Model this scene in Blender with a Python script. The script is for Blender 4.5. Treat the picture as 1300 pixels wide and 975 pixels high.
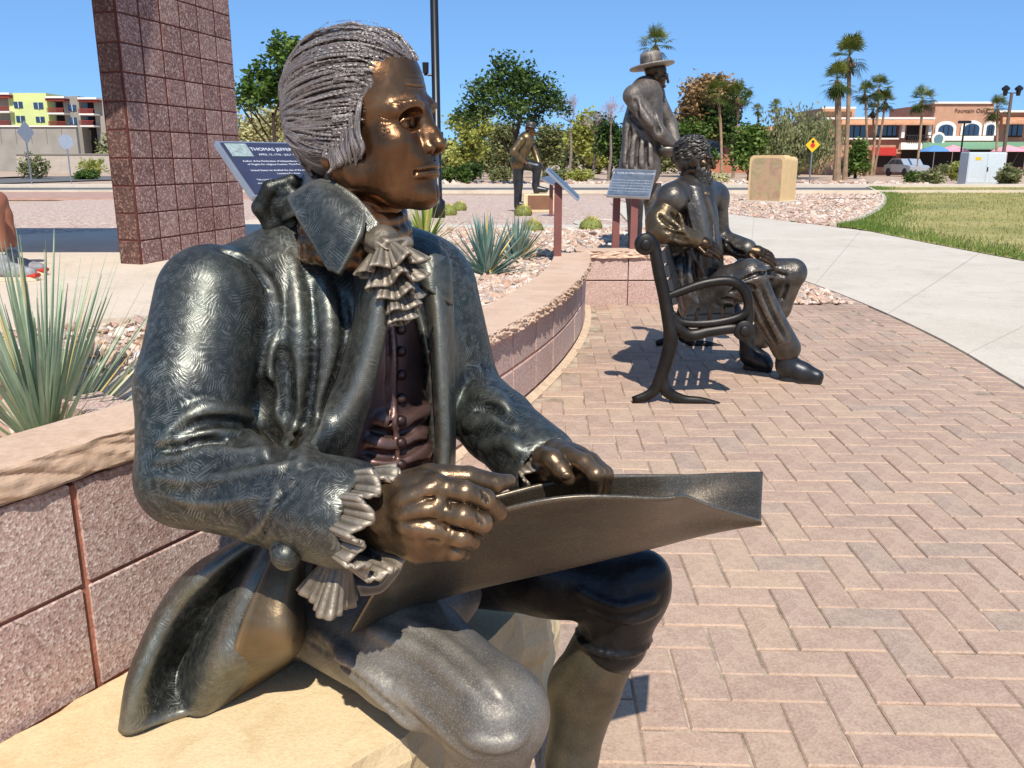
import bpy, math, random
import numpy as np
from mathutils import Vector, Matrix, noise as mnoise
from math import sin, cos, pi, radians, sqrt
for o in list(bpy.data.objects): bpy.data.objects.remove(o)
scene = bpy.context.scene
COL = scene.collection
# ------------------------------------------------------------------ camera, sky, sun, exposure
PITCH = radians(14.4); CZ = 1.2
cam_d = bpy.data.cameras.new('camera'); cam = bpy.data.objects.new('camera', cam_d); COL.objects.link(cam)
cam.location = (0, 0, CZ); cam.rotation_euler = (pi/2 - PITCH, 0, 0)
cam_d.sensor_width = 36; cam_d.lens = 36*1100/1300; cam_d.clip_start = 0.02; cam_d.clip_end = 3000
scene.camera = cam
SUN_EL = radians(51)
to_sun = Vector((0.09*cos(SUN_EL), -0.996*cos(SUN_EL), sin(SUN_EL))).normalized()
world = bpy.data.worlds.new('World'); scene.world = world; world.use_nodes = True
wn = world.node_tree.nodes; wl = world.node_tree.links
sky = wn.new('ShaderNodeTexSky'); sky.sky_type = 'NISHITA'; sky.sun_disc = False
sky.sun_elevation = SUN_EL; sky.sun_rotation = math.atan2(to_sun.x, to_sun.y)
sky.air_density = 0.5; sky.dust_density = 0.0; sky.ozone_density = 3.5; sky.altitude = 0
gm = wn.new('ShaderNodeGamma'); gm.inputs[1].default_value = .45; wl.new(sky.outputs[0], gm.inputs[0])     # evens the steep horizon glow out
tn = wn.new('ShaderNodeVectorMath'); tn.operation = 'MULTIPLY'; tn.inputs[1].default_value = (1.56, 2.62, 3.90); wl.new(gm.outputs[0], tn.inputs[0])
wl.new(tn.outputs[0], wn['Background'].inputs[0]); wn['Background'].inputs[1].default_value = 0.1
sun_d = bpy.data.lights.new('sun', 'SUN'); sun_d.energy = 5.0; sun_d.angle = radians(0.53); sun_d.color = (1.0, 0.95, 0.87)
sun = bpy.data.objects.new('sun', sun_d); COL.objects.link(sun); sun.location = (5, -20, 25)
sun.rotation_euler = to_sun.to_track_quat('Z', 'Y').to_euler()
scene.view_settings.view_transform = 'Standard'; scene.view_settings.look = 'None'
scene.view_settings.exposure = 0.12; scene.view_settings.gamma = 1.0
scene.cycles.max_bounces = 6; scene.cycles.transparent_max_bounces = 6
# ------------------------------------------------------------------ helpers
_f = Vector((0, cos(PITCH), -sin(PITCH))); _u = Vector((0, sin(PITCH), cos(PITCH)))
def ray(px, py): return Vector((1, 0, 0))*((px-650)/1100) + _u*((487.5-py)/1100) + _f
def GP(px, py, z=0.0):                 # photo pixel -> point on the level z (layout aid)
    r = ray(px, py); t = (z-CZ)/r.z; return Vector((r.x*t, r.y*t, z))
def PY(px, py, y):                     # photo pixel -> point at distance y
    r = ray(px, py); t = y/r.y; return Vector((r.x*t, y, CZ+r.z*t))
def sstep(a, b, x):
    t = np.clip((x-a)/(b-a), 0, 1); return t*t*(3-2*t)
class MB:
    def __init__(s): s.v = []; s.f = []; s.m = []
    def add(s, vs, fs, mi=0):
        n = len(s.v); s.v.extend([tuple(v) for v in vs]); s.f.extend([tuple(i+n for i in f) for f in fs]); s.m.extend([mi]*len(fs)); return s
    def box(s, c, d, rz=0, mi=0, bev=0):
        hx, hy, hz = d[0]/2, d[1]/2, d[2]/2; R = Matrix.Rotation(rz, 3, 'Z'); c = Vector(c)
        if bev <= 0:
            vs = [c+R@Vector((x*hx, y*hy, z*hz)) for z in (-1, 1) for x, y in ((-1,-1),(1,-1),(1,1),(-1,1))]
            return s.add(vs, [(3,2,1,0),(4,5,6,7),(0,1,5,4),(1,2,6,5),(2,3,7,6),(3,0,4,7)], mi)
        b = bev; rings = []
        for z, ins in ((-hz, b), (-hz+b, 0), (hz-b, 0), (hz, b)):
            rings.append([(sx*(hx-(ins if k==0 else ins)) - (0), sy*(hy-ins), z) for k, (sx, sy) in enumerate(((-1,-1),(1,-1),(1,1),(-1,1)))])
        vs = [c+R@Vector(p) for r in rings for p in r]
        fs = [(3,2,1,0), (12,13,14,15)]
        for k in range(3):
            for i in range(4): j = (i+1) % 4; fs.append((k*4+i, k*4+j, k*4+4+j, k*4+4+i))
        return s.add(vs, fs, mi)
    def prism(s, poly, z0, z1, mi=0):
        n = len(poly); vs = [(p[0], p[1], z0) for p in poly]+[(p[0], p[1], z1) for p in poly]
        fs = [tuple(range(n-1, -1, -1)), tuple(range(n, 2*n))]+[(i, (i+1) % n, n+(i+1) % n, n+i) for i in range(n)]
        return s.add(vs, fs, mi)
    def tube(s, path, r, n=8, mi=0, cap=True, flat=1.0, up=(0,0,1)):
        P = [Vector(p) for p in path]; rs = r if hasattr(r, '__len__') else [r]*len(P); vs = []; fs = []
        for i, p in enumerate(P):
            t = (P[min(i+1, len(P)-1)]-P[max(i-1, 0)]).normalized(); a = t.cross(Vector(up))
            if a.length < 1e-3: a = t.cross(Vector((1, 0, 0)))
            a.normalize(); b = a.cross(t)
            for k in range(n): w = 2*pi*k/n; vs.append(p+a*(cos(w)*rs[i])+b*(sin(w)*rs[i]*flat))
        for i in range(len(P)-1):
            for k in range(n): j = (k+1) % n; fs.append((i*n+k, i*n+j, i*n+n+j, i*n+n+k))
        if cap: fs.append(tuple(range(n-1, -1, -1))); fs.append(tuple(range((len(P)-1)*n, len(P)*n)))
        return s.add(vs, fs, mi)
    def lathe(s, prof, c=(0,0,0), n=16, mi=0):
        c = Vector(c); vs = []; fs = []
        for r, z in prof:
            for k in range(n): w = 2*pi*k/n; vs.append(c+Vector((r*cos(w), r*sin(w), z)))
        for i in range(len(prof)-1):
            for k in range(n): j = (k+1) % n; fs.append((i*n+k, i*n+j, i*n+n+j, i*n+n+k))
        fs.append(tuple(range(n-1, -1, -1))); fs.append(tuple(range((len(prof)-1)*n, len(prof)*n)))
        return s.add(vs, fs, mi)
    def grid(s, fn, nu, nv, mi=0):
        vs = [fn(i/nu, j/nv) for j in range(nv+1) for i in range(nu+1)]
        return s.add(vs, [(j*(nu+1)+i, j*(nu+1)+i+1, (j+1)*(nu+1)+i+1, (j+1)*(nu+1)+i) for j in range(nv) for i in range(nu)], mi)
    def sheet(s, fn, nu, nv, th=0.004, mi=0):      # thick sheet along its normals
        P = np.array([[fn(i/nu, j/nv) for i in range(nu+1)] for j in range(nv+1)], float)
        du = np.gradient(P, axis=1); dv = np.gradient(P, axis=0); N = np.cross(du, dv); N /= np.linalg.norm(N, axis=2, keepdims=True)+1e-12
        A = (P+N*th/2).reshape(-1, 3); B = (P-N*th/2).reshape(-1, 3); n = len(A); w = nu+1; fs = []
        for j in range(nv):
            for i in range(nu):
                a, b, c, d = j*w+i, j*w+i+1, (j+1)*w+i+1, (j+1)*w+i
                fs.append((a, b, c, d)); fs.append((n+d, n+c, n+b, n+a))
        edge = [i for i in range(nu)]+[j*w+nu for j in range(nv)]+[nv*w+i for i in range(nu, 0, -1)]+[j*w for j in range(nv, 0, -1)]
        for k in range(len(edge)): a, b = edge[k], edge[(k+1) % len(edge)]; fs.append((b, a, n+a, n+b))
        return s.add(np.vstack([A, B]), fs, mi)
    def build(s, name, mat, parent=None, smooth=False, world=True, **kw):
        off = wloc(parent) if (parent is not None and world) else Vector((0, 0, 0))
        me = bpy.data.meshes.new(name); me.from_pydata([(v[0]-off.x, v[1]-off.y, v[2]-off.z) for v in s.v], [], s.f)
        for m in (mat if isinstance(mat, (list, tuple)) else [mat]): me.materials.append(m)
        if isinstance(mat, (list, tuple)): me.polygons.foreach_set('material_index', s.m)
        if smooth: me.polygons.foreach_set('use_smooth', [True]*len(me.polygons))
        me.update(); return link(name, me, parent, **kw)
def wloc(o):
    v = Vector((0, 0, 0))
    while o is not None: v = v+o.location; o = o.parent
    return v
def link(name, me, parent=None, loc=(0,0,0), rz=0, **kw):
    o = bpy.data.objects.new(name, me); COL.objects.link(o); o.parent = parent; o.location = loc
    if rz: o.rotation_euler = (0, 0, rz)
    for k, v in kw.items():
        if v is not None: o[k] = v
    return o
def thing(name, label, category, loc=(0,0,0), rz=0, group=None):
    return link(name, None, None, loc, rz, label=label, category=category, group=group)
def npmesh(name, V, F, mat, parent=None, smooth=True, loc=(0,0,0), **kw):     # numpy verts / quads or tris
    me = bpy.data.meshes.new(name); V = np.asarray(V, np.float32); F = np.asarray(F, np.int32); k = F.shape[1]
    me.vertices.add(len(V)); me.vertices.foreach_set('co', V.ravel())
    me.loops.add(F.size); me.loops.foreach_set('vertex_index', F.ravel())
    me.polygons.add(len(F)); me.polygons.foreach_set('loop_start', np.arange(0, F.size, k, dtype=np.int32))
    me.polygons.foreach_set('use_smooth', np.full(len(F), smooth))
    for m in (mat if isinstance(mat, (list, tuple)) else [mat]): me.materials.append(m)
    me.update(calc_edges=True); me.validate()
    return link(name, me, parent, loc, **kw)
def text_mesh(txt, size, font_ext=0.001, align='CENTER'):
    cu = bpy.data.curves.new('txt', 'FONT'); cu.body = txt; cu.size = size; cu.extrude = font_ext; cu.align_x = align; cu.resolution_u = 2
    o = bpy.data.objects.new('txt', cu); COL.objects.link(o)
    dg = bpy.context.evaluated_depsgraph_get(); me = bpy.data.meshes.new_from_object(o.evaluated_get(dg))
    bpy.data.objects.remove(o); return me
# ---- materials
def C(r, g, b):                         # sRGB 0-255 -> linear
    f = lambda c: (c/255/12.92 if c/255 <= .04045 else ((c/255+.055)/1.055)**2.4)
    return (f(r), f(g), f(b), 1)
class NT:
    def __init__(s, name):
        s.m = bpy.data.materials.new(name); s.m.use_nodes = True; s.t = s.m.node_tree; s.b = s.t.nodes['Principled BSDF']
        s.tc = s.t.nodes.new('ShaderNodeTexCoord'); s.obj = s.tc.outputs['Object']
    def n(s, typ, ins=None, **props):
        nd = s.t.nodes.new('ShaderNode'+typ)
        for k, v in props.items(): setattr(nd, k, v)
        for k, v in (ins or {}).items():
            if isinstance(v, bpy.types.NodeSocket): s.t.links.new(v, nd.inputs[k])
            else: nd.inputs[k].default_value = v
        return nd
    def noise(s, scale, detail=4, vec=None, rough=.55, dist=0): return s.n('TexNoise', {'Vector': vec or s.obj, 'Scale': scale, 'Detail': detail, 'Roughness': rough, 'Distortion': dist}).outputs['Fac']
    def ramp(s, fac, stops, interp='LINEAR'):
        r = s.n('ValToRGB', {0: fac}); r.color_ramp.interpolation = interp; e = r.color_ramp.elements
        while len(e) < len(stops): e.new(.5)
        for i, (p, c) in enumerate(stops): e[i].position = p; e[i].color = c if hasattr(c, '__len__') else (c, c, c, 1)
        return r.outputs[0]
    def mix(s, fac, a, b, blend='MIX'):
        nd = s.n('Mix', data_type='RGBA', blend_type=blend)
        for i, v in ((0, fac), (6, a), (7, b)):
            if isinstance(v, bpy.types.NodeSocket): s.t.links.new(v, nd.inputs[i])
            else: nd.inputs[i].default_value = v
        return nd.outputs[2]
    def math(s, op, a, b=0.0, c=None):
        nd = s.n('Math', operation=op)
        for i, v in enumerate((a, b, c)):
            if v is None: continue
            if isinstance(v, bpy.types.NodeSocket): s.t.links.new(v, nd.inputs[i])
            else: nd.inputs[i].default_value = v
        return nd.outputs[0]
    def bump(s, h, strength=.3, dist=.01, normal=None):
        d = {'Height': h, 'Strength': strength, 'Distance': dist}
        if normal: d['Normal'] = normal
        return s.n('Bump', d).outputs[0]
    def set(s, col=None, rough=None, metal=None, normal=None, **kw):
        for k, v in (('Base Color', col), ('Roughness', rough), ('Metallic', metal), ('Normal', normal), *kw.items()):
            if v is None: continue
            if isinstance(v, bpy.types.NodeSocket): s.t.links.new(v, s.b.inputs[k])
            else: s.b.inputs[k].default_value = v
        return s.m
MATS = {}
def plain(name, col, rough=.6, metal=0, var=.15, vs=6.0, bump=0, bs=40.0, spec=.5, dist=.004):
    if name in MATS: return MATS[name]
    t = NT(name); oi = t.n('ObjectInfo').outputs['Random']
    v = t.math('ADD', t.math('MULTIPLY', t.noise(vs, 5), .75), t.math('MULTIPLY', oi, .25))
    lo = tuple(c*(1-var*1.5) for c in col[:3])+(1,); hi = tuple(min(1, c*(1+var*1.5)) for c in col[:3])+(1,)
    c = t.ramp(v, [(.25, lo), (.75, hi)])
    nrm = t.bump(t.noise(bs, 4), bump, dist) if bump else None
    MATS[name] = t.set(c, rough, metal, nrm, **{'Specular IOR Level': spec}); return MATS[name]
def leaf_mat(name, c1, c2, c3, trans=.25):
    t = NT(name); oi = t.n('Attribute', attribute_name='lv', attribute_type='GEOMETRY').outputs['Fac']
    col = t.ramp(t.math('ADD', t.math('MULTIPLY', oi, .7), t.math('MULTIPLY', t.noise(.9, 2), .3)), [(.15, c1), (.5, c2), (.85, c3)])
    t.set(col, .55, 0, **{'Specular IOR Level': .35})
    tr = t.n('BsdfTranslucent', {'Color': col}); mx = t.n('MixShader', {0: trans, 1: t.b.outputs[0], 2: tr.outputs[0]})
    t.t.links.new(mx.outputs[0], t.t.nodes['Material Output'].inputs[0]); return t.m
def dup(root, loc, rz=0, label=None, scale=None):
    r = root.copy(); COL.objects.link(r); r.location = loc; r.rotation_euler = (0, 0, rz)
    if label: r['label'] = label
    if scale: r.scale = (scale,)*3
    for ch in root.children:
        c = ch.copy(); COL.objects.link(c); c.parent = r
        for g in ch.children: d = g.copy(); COL.objects.link(d); d.parent = c
    return r
# ================================================================== THE SETTING
rng = random.Random(7); nrg = np.random.default_rng(11)
def wx(y): return -2.19+.72*y-.046*y*y          # face line of the curved planter wall
def wdir(y): return Vector((.72-.092*y, 1, 0)).normalized()
WZ = .46
# ---- ground
def ground_mat():
    t = NT('desert_soil'); n = t.noise(.25, 6); f = t.noise(9, 6)
    c = t.ramp(n, [(.3, C(176, 146, 120)), (.55, C(196, 168, 142)), (.75, C(160, 132, 108))])
    c = t.mix(.5, c, t.ramp(f, [(.35, C(128, 102, 84)), (.65, C(214, 190, 166))]))
    return t.set(c, .95, normal=t.bump(f, .5, .02))
b = MB(); b.grid(lambda u, v: (-900+1800*u, -100+1500*v, -.03), 6, 6); b.build('ground', ground_mat(), kind='structure')
def gravel_mat():
    t = NT('gravel_surface')
    vo = t.n('TexVoronoi', {'Vector': t.obj, 'Scale': 26.0}); vo2 = t.n('TexVoronoi', {'Vector': t.obj, 'Scale': 13.0})
    r = t.n('SeparateColor', {0: vo.outputs['Color']}).outputs[0]
    c = t.ramp(r, [(0, C(150, 112, 96)), (.25, C(186, 156, 136)), (.5, C(214, 192, 172)), (.75, C(170, 140, 124)), (1, C(226, 214, 200))])
    h = t.math('SUBTRACT', 1.0, t.math('MULTIPLY', vo.outputs['Distance'], 2.2))
    return t.set(c, .9, normal=t.bump(h, .5, .008))
GRAV = gravel_mat()
INY = [0, 7.5, 10, 13, 17, 23, 40]; INX = [3, 3.05, 2.95, 2.75, 2.2, 1.2, 0]
def terr(x, y):                                   # height of the raised planting terrace
    xi = np.interp(y, INY, INX)
    return .40*(1-sstep(xi-1.3, xi-.1, x))*(1-sstep(1.6, 1.9, x)*(1-sstep(7.5, 8.8, y)))*(1-sstep(9, 30, y)*.95)-.012
def tgrid(name, x0, x1, y0, y1, nx, ny, inside, mat, dz=0, **kw):
    V = []; idx = {}; F = []
    P = lambda i, j: (x0+(x1-x0)*i/nx, y0+(y1-y0)*j/ny)
    for j in range(ny):
        for i in range(nx):
            q = [P(i, j), P(i+1, j), P(i+1, j+1), P(i, j+1)]
            cx = sum(p[0] for p in q)/4; cy = sum(p[1] for p in q)/4
            if not inside(cx, cy): continue
            f = []
            for k in ((i, j), (i+1, j), (i+1, j+1), (i, j+1)):
                if k not in idx: x, y = P(*k); idx[k] = len(V); V.append((x, y, float(terr(x, y))+dz))
                f.append(idx[k])
            F.append(f)
    return npmesh(name, V, F, mat, **kw)
def on_terrace(x, y): return (x < wx(y)-.12 if y < 7.45 else True) and (x < 1.9 or y > 8.2)
# terrace strip next to the wall follows the wall exactly
tgrid('gravel_bed', -14, 4.2, 7.6, 32, 60, 60, lambda x, y: True, GRAV, kind='structure')
b = MB(); b.add([(3.0, 7.3, .003), (9, 9, .003), (16, 30, .003), (22, 34, .003), (3.5, 34, .003), (3.5, 12, .003), (2.2, 8.2, .003)], [tuple(range(7))]); b.build('gravel_bed', GRAV, kind='structure')
# ---- concrete
def concrete_mat(name='concrete', c1=C(206, 186, 160), c2=C(222, 204, 180)):
    t = NT(name); n = t.noise(.9, 5); f = t.noise(60, 5); st = t.noise(3.0, 6, dist=1.5)
    c = t.ramp(n, [(.3, c1), (.7, c2)]); c = t.mix(t.math('MULTIPLY', t.ramp(st, [(.5, 0.0), (.75, 1.0)]), .3), c, C(150, 138, 122))
    c = t.mix(.18, c, t.ramp(f, [(.3, C(120, 110, 98)), (.7, C(235, 228, 218))]))
    return t.set(c, .85, normal=t.bump(f, .15, .003))
CONC = concrete_mat(); CONC2 = concrete_mat('concrete_grey', C(200, 186, 164), C(214, 202, 182))
def ribbon(name, left, right, z, mat, th=.02, sub=1, **kw):
    m = MB(); n = len(left)
    vs = [(p[0], p[1], z) for p in left]+[(p[0], p[1], z) for p in right]+[(p[0], p[1], z-th) for p in left]+[(p[0], p[1], z-th) for p in right]
    fs = []
    for i in range(n-1):
        fs += [(i, i+1, n+i+1, n+i), (2*n+i, 2*n+i+1, i+1, i)[::-1], (n+i, n+i+1, 3*n+i+1, 3*n+i)]
    m.add(vs, fs); return m.build(name, mat, **kw)
def smooth_path(pts, n):
    P = [Vector((p[0], p[1], p[2] if len(p) > 2 else 0)) for p in pts]; out = []; m = len(P)-1
    for k in range(n+1):
        t = k/n*m; i = min(int(t), m-1); t -= i
        a, b_, c, d = P[max(i-1, 0)], P[i], P[i+1], P[min(i+2, m)]
        out.append(.5*((2*b_)+(-a+c)*t+(2*a-5*b_+4*c-d)*t*t+(-a+3*b_-3*c+d)*t**3))
    return out
# right-hand walk: curved slabs, each its own piece
inner = smooth_path([(2.35, .5), (2.6, 3.0), (2.78, 4.5), (2.98, 6.0), (3.05, 7.9), (2.95, 10.0), (2.75, 13), (2.3, 17)], 24)
outer = smooth_path([(7.4, .5), (7.2, 4.0), (7.0, 8), (6.8, 10.6), (6.5, 14.2), (5.6, 18.2), (4.4, 23), (3.0, 27)], 24)
walk = link('walkway', None, None, (0, 0, 0), kind='structure')
for i in range(0, 24, 3):
    g = .004
    l = inner[i:i+4]; r = outer[i:i+4]
    l = [l[0].lerp(l[1], g)]+l[1:3]+[l[3].lerp(l[2], g)]; r = [r[0].lerp(r[1], g)]+r[1:3]+[r[3].lerp(r[2], g)]
    ribbon('slab', l, r, .012, CONC2, parent=walk)
# left-hand terrace walk
l2 = smooth_path([(-9, 2.2), (-5, 3.2), (-2.9, 4.1), (-2.0, 4.35), (-1.2, 5.2), (-.9, 6.6), (-1.1, 9), (-1.6, 12)], 20)
r2 = smooth_path([(-11, 6.5), (-8, 7.5), (-6.5, 8.5), (-5.6, 9.4), (-4.6, 10.2), (-4.0, 11), (-3.6, 12), (-3.4, 13)], 20)
ribbon('walkway', l2, r2, .428, CONC, th=.03, kind='structure')
# round pad and thin path behind
pad = [(2.0+1.15*cos(a), 12.2+1.5*sin(a)) for a in np.linspace(0, 2*pi, 32)[:-1]]
b = MB(); b.add([(x, y, float(terr(x, y))+.012) for x, y in pad], [tuple(range(31))]); b.build('concrete_pad', CONC2, kind='structure')
b = MB(); b.grid(lambda u, v: (-4+6.2*u, 11.0+.05*sin(3*u)+.75*v, float(terr(-4+6.2*u, 11+.75*v))+.01), 30, 3); b.build('path', CONC2, kind='structure')
# ---- lawn
def lawn_mat():
    t = NT('lawn_turf'); n = t.noise(.35, 4, dist=.6); f = t.noise(45, 5); m = t.noise(4, 5)
    c = t.ramp(n, [(.3, C(104, 118, 50)), (.45, C(166, 156, 84)), (.6, C(208, 188, 122))])
    c = t.mix(.55, c, t.ramp(f, [(.3, C(58, 74, 22)), (.7, C(196, 184, 112))])); c = t.mix(.3, c, t.ramp(m, [(.35, C(74, 92, 34)), (.65, C(200, 180, 116))]))
    return t.set(c, .9, normal=t.bump(f, .8, .03))
LAWN = lawn_mat()
le = smooth_path([GP(1300, 333), GP(1180, 310), GP(1090, 292), GP(1062, 288), GP(1090, 280), GP(1118, 264), GP(1122, 250), GP(1108, 241), GP(1100, 237.5)], 32)
b = MB(); far = [(60, 52), (60, 8)]
b.add([(p.x, p.y, .02) for p in le]+[(x, y, .02) for x, y in far], [tuple(range(len(le)+2))]); b.build('lawn', LAWN, kind='structure')
m = MB()
for i in range(13, len(le)-1):
    p, q = le[i], le[i+1]; d = (q-p); m.box(((p.x+q.x)/2, (p.y+q.y)/2, .02), (d.length*.985, .14, .06), math.atan2(d.y, d.x))
m.build('lawn_kerb', CONC2, kind='structure')
# grass blades, denser towards the near corner
N = 38000
P = np.stack([nrg.uniform(4.5, 26, N*3), 9+31*nrg.random(N*3)**1.7], 1)
poly = np.array([(p.x, p.y) for p in le]+far)
def inpoly(pt, poly):
    x, y = pt[:, 0], pt[:, 1]; c = np.zeros(len(x), bool); j = len(poly)-1
    for i in range(len(poly)):
        xi, yi = poly[i]; xj, yj = poly[j]
        c ^= ((yi > y) != (yj > y)) & (x < (xj-xi)*(y-yi)/(yj-yi+1e-12)+xi); j = i
    return c
P = P[inpoly(P, poly)][:N]; n = len(P); a = nrg.uniform(0, 2*pi, n); h = nrg.uniform(.03, .07, n); w = .003+P[:, 1]*.00028
V = np.zeros((n, 3, 3)); V[:, 0, 0] = P[:, 0]-np.cos(a)*w; V[:, 0, 1] = P[:, 1]-np.sin(a)*w; V[:, 1, 0] = P[:, 0]+np.cos(a)*w; V[:, 1, 1] = P[:, 1]+np.sin(a)*w
V[:, 2, 0] = P[:, 0]+nrg.normal(0, .02, n); V[:, 2, 1] = P[:, 1]+nrg.normal(0, .02, n); V[:, :2, 2] = .02; V[:, 2, 2] = .02+h
npmesh('grass', V.reshape(-1, 3), np.arange(n*3).reshape(-1, 3), LAWN, smooth=False, kind='stuff', label='short mown green grass blades of the lawn', category='grass')
LG2 = plain('green_turf', C(96, 118, 44), .9, var=.35, vs=3)
bp = np.array([(p.x, p.y) for p in le]); seg = nrg.integers(0, len(bp)-1, 16000); tt_ = nrg.random(16000)[:, None]; P = bp[seg]*(1-tt_)+bp[seg+1]*tt_+nrg.normal(0, 1, (16000, 2))*np.array([.45, .5]); P = P[inpoly(P, poly)]; n = len(P); a = nrg.uniform(0, 2*pi, n); h = nrg.uniform(.04, .085, n); w = .004+P[:, 1]*.0003
V = np.zeros((n, 3, 3)); V[:, 0, 0] = P[:, 0]-np.cos(a)*w; V[:, 0, 1] = P[:, 1]-np.sin(a)*w; V[:, 1, 0] = P[:, 0]+np.cos(a)*w; V[:, 1, 1] = P[:, 1]+np.sin(a)*w; V[:, 2, :2] = P+nrg.normal(0, .02, (n, 2)); V[:, :2, 2] = .02; V[:, 2, 2] = .02+h
npmesh('grass', V.reshape(-1, 3), np.arange(n*3).reshape(-1, 3), LG2, smooth=False, kind='stuff', label='greener grass fringe along the lawn edge', category='grass')
# ---- road and far pavements
def asphalt_mat():
    t = NT('asphalt'); f = t.noise(80, 4); n = t.noise(.5, 4)
    return t.set(t.mix(.4, t.ramp(n, [(.3, C(88, 84, 82)), (.7, C(108, 104, 100))]), t.ramp(f, [(.3, C(60, 58, 56)), (.7, C(140, 136, 130))])), .9)
ASP = asphalt_mat()
m = MB(); m.box((0, 38.5, .0), (400, 7.5, .02)); m.build('road', ASP, kind='structure')
m = MB(); m.box((0, 34.65, .05), (400, .2, .14)); m.box((0, 42.35, .05), (400, .2, .14)); m.build('road_kerb', CONC, kind='structure')
m = MB(); m.box((0, 43.6, .05), (400, 2.2, .12)); m.build('pavement', CONC, kind='structure')
m = MB()
for x in range(-120, 120, 6): m.box((x, 38.4, .0155), (3, .12, .005))
m.box((0, 41.9, .0155), (300, .12, .005)); m.build('road_marking', plain('road_paint', C(220, 216, 205), .7), kind='structure')
m = MB(); m.box((-26, 31.5, .02), (36, 6.0, .06)); m.build('brick_pavement', plain('pink_brick_paving', C(176, 140, 122), .9, var=.2, vs=3), kind='structure')
# ---- paved plaza: herringbone
def paver_mat():
    t = NT('clay_paver'); r = t.n('ObjectInfo').outputs['Random']; at = t.n('Attribute', attribute_name='pv', attribute_type='GEOMETRY').outputs['Fac']
    v = t.math('FRACT', t.math('ADD', r, at))
    c = t.ramp(v, [(0, C(162, 127, 109)), (.15, C(180, 146, 123)), (.35, C(170, 134, 116)), (.5, C(192, 160, 130)), (.65, C(172, 140, 122)), (.8, C(186, 150, 127)), (.92, C(156, 134, 120)), (1, C(162, 127, 109))])
    f = t.noise(140, 4, rough=.7); n = t.noise(9, 5); g = t.noise(1.1, 5, dist=.8)
    c = t.mix(.36, c, t.ramp(f, [(.34, C(104, 82, 70)), (.66, C(216, 194, 170))])); c = t.mix(.16, c, t.ramp(t.noise(38, 5, rough=.7), [(.35, C(128, 100, 86)), (.65, C(224, 202, 176))]))
    c = t.mix(t.math('MULTIPLY', t.ramp(n, [(.45, 0.0), (.7, 1.0)]), .35), c, C(206, 178, 150))
    c = t.mix(t.math('MULTIPLY', t.ramp(g, [(.48, 0.0), (.70, 1.0)]), .5), c, C(132, 108, 92))
    return t.set(c, .88, normal=t.bump(t.math('ADD', f, t.math('MULTIPLY', n, 1.5)), .45, .003))
PAVER = paver_mat()
def sand_mat():
    t = NT('joint_sand'); f = t.noise(220, 4); g = t.noise(6, 4)
    return t.set(t.mix(.5, t.ramp(f, [(.3, C(110, 90, 74)), (.7, C(206, 186, 160))]), t.ramp(g, [(.42, C(104, 84, 70)), (.6, C(210, 190, 164))])), .95)
wallp = [(wx(y)-.02, y) for y in np.linspace(-1, 7.4, 40)]
plaza = wallp+[(2.9, 7.42)]+[(p.x, p.y) for p in inner[::-1] if p.y < 7.4]+[(2.3, -1)]
b = MB(); b.add([(x, y, -.0015) for x, y in plaza], [tuple(range(len(plaza)))]); plaza_o = b.build('paving', sand_mat(), kind='structure')
pp = np.array(plaza)
BW, BH, GAP = .22, .11, .005; allp = []
ANG = radians(-2); ca, sa = cos(ANG), sin(ANG)
for j in range(-60, 130):
    for i in range(-90, 90):
        # 90 degree herringbone on a .1 m lattice
        k = (i-j) % 4
        if k == 0: c = ((i+1)*BH, (j+.5)*BH, 0)       # lying brick covers (i,j),(i+1,j)
        elif k == 3: c = ((i+.5)*BH, (j+1)*BH, 1)     # standing brick covers (i,j),(i,j+1)
        else: continue
        x = c[0]*ca-c[1]*sa; y = c[0]*sa+c[1]*ca
        if -1.2 < x < 3.2 and .2 < y < 7.6: allp.append((x, y, c[2]))
A = np.array(allp); A = A[inpoly(A[:, :2]+np.array([.0, 0]), pp)]
dep = A[:, 1]; pxx = 650+A[:, 0]/(A[:, 1]*cos(PITCH)+CZ*sin(PITCH))*1100
dd = A[:, 1]*cos(PITCH)+CZ*sin(PITCH); pyy = 487.5-((A[:, 1]*sin(PITCH)-CZ*cos(PITCH))/dd)*1100
vis = (pxx > 640) & (pxx < 1340) & (pyy < 1010); hid = (pxx < 850) & (pyy > 610)
order = np.argsort(np.where(vis & ~hid, dep, 99))
def paver_mesh(name):
    m = MB(); m.box((0, 0, -.03), (BW-GAP, BH-GAP, .06), bev=.004); me = bpy.data.meshes.new(name); me.from_pydata(m.v, [], m.f); me.materials.append(PAVER); return me
pm = paver_mesh('paver'); rest = MB(); rv = []
for q, k in enumerate(order):
    x, y, o = A[k]; rz = (pi/2 if o else 0)+ANG+rng.gauss(0, .006)
    if x < wx(y)+.10 or x > np.interp(y, [p.y for p in inner[:14]], [p.x for p in inner[:14]])-.22: continue
    dz = rng.gauss(0, .0012); dx, dy = rng.gauss(0, .0008), rng.gauss(0, .0008)
    if q < 300: link('paver', pm, plaza_o, (x+dx, y+dy, .004+dz), rz)
    else: rest.box((x+dx, y+dy, -.026+dz), (BW-GAP, BH-GAP, .06), rz, bev=.004); rv += [rng.random()]*14
ro = rest.build('paver_field', PAVER, plaza_o, kind='stuff')
at = ro.data.attributes.new('pv', 'FLOAT', 'FACE'); at.data.foreach_set('value', rv)
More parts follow.
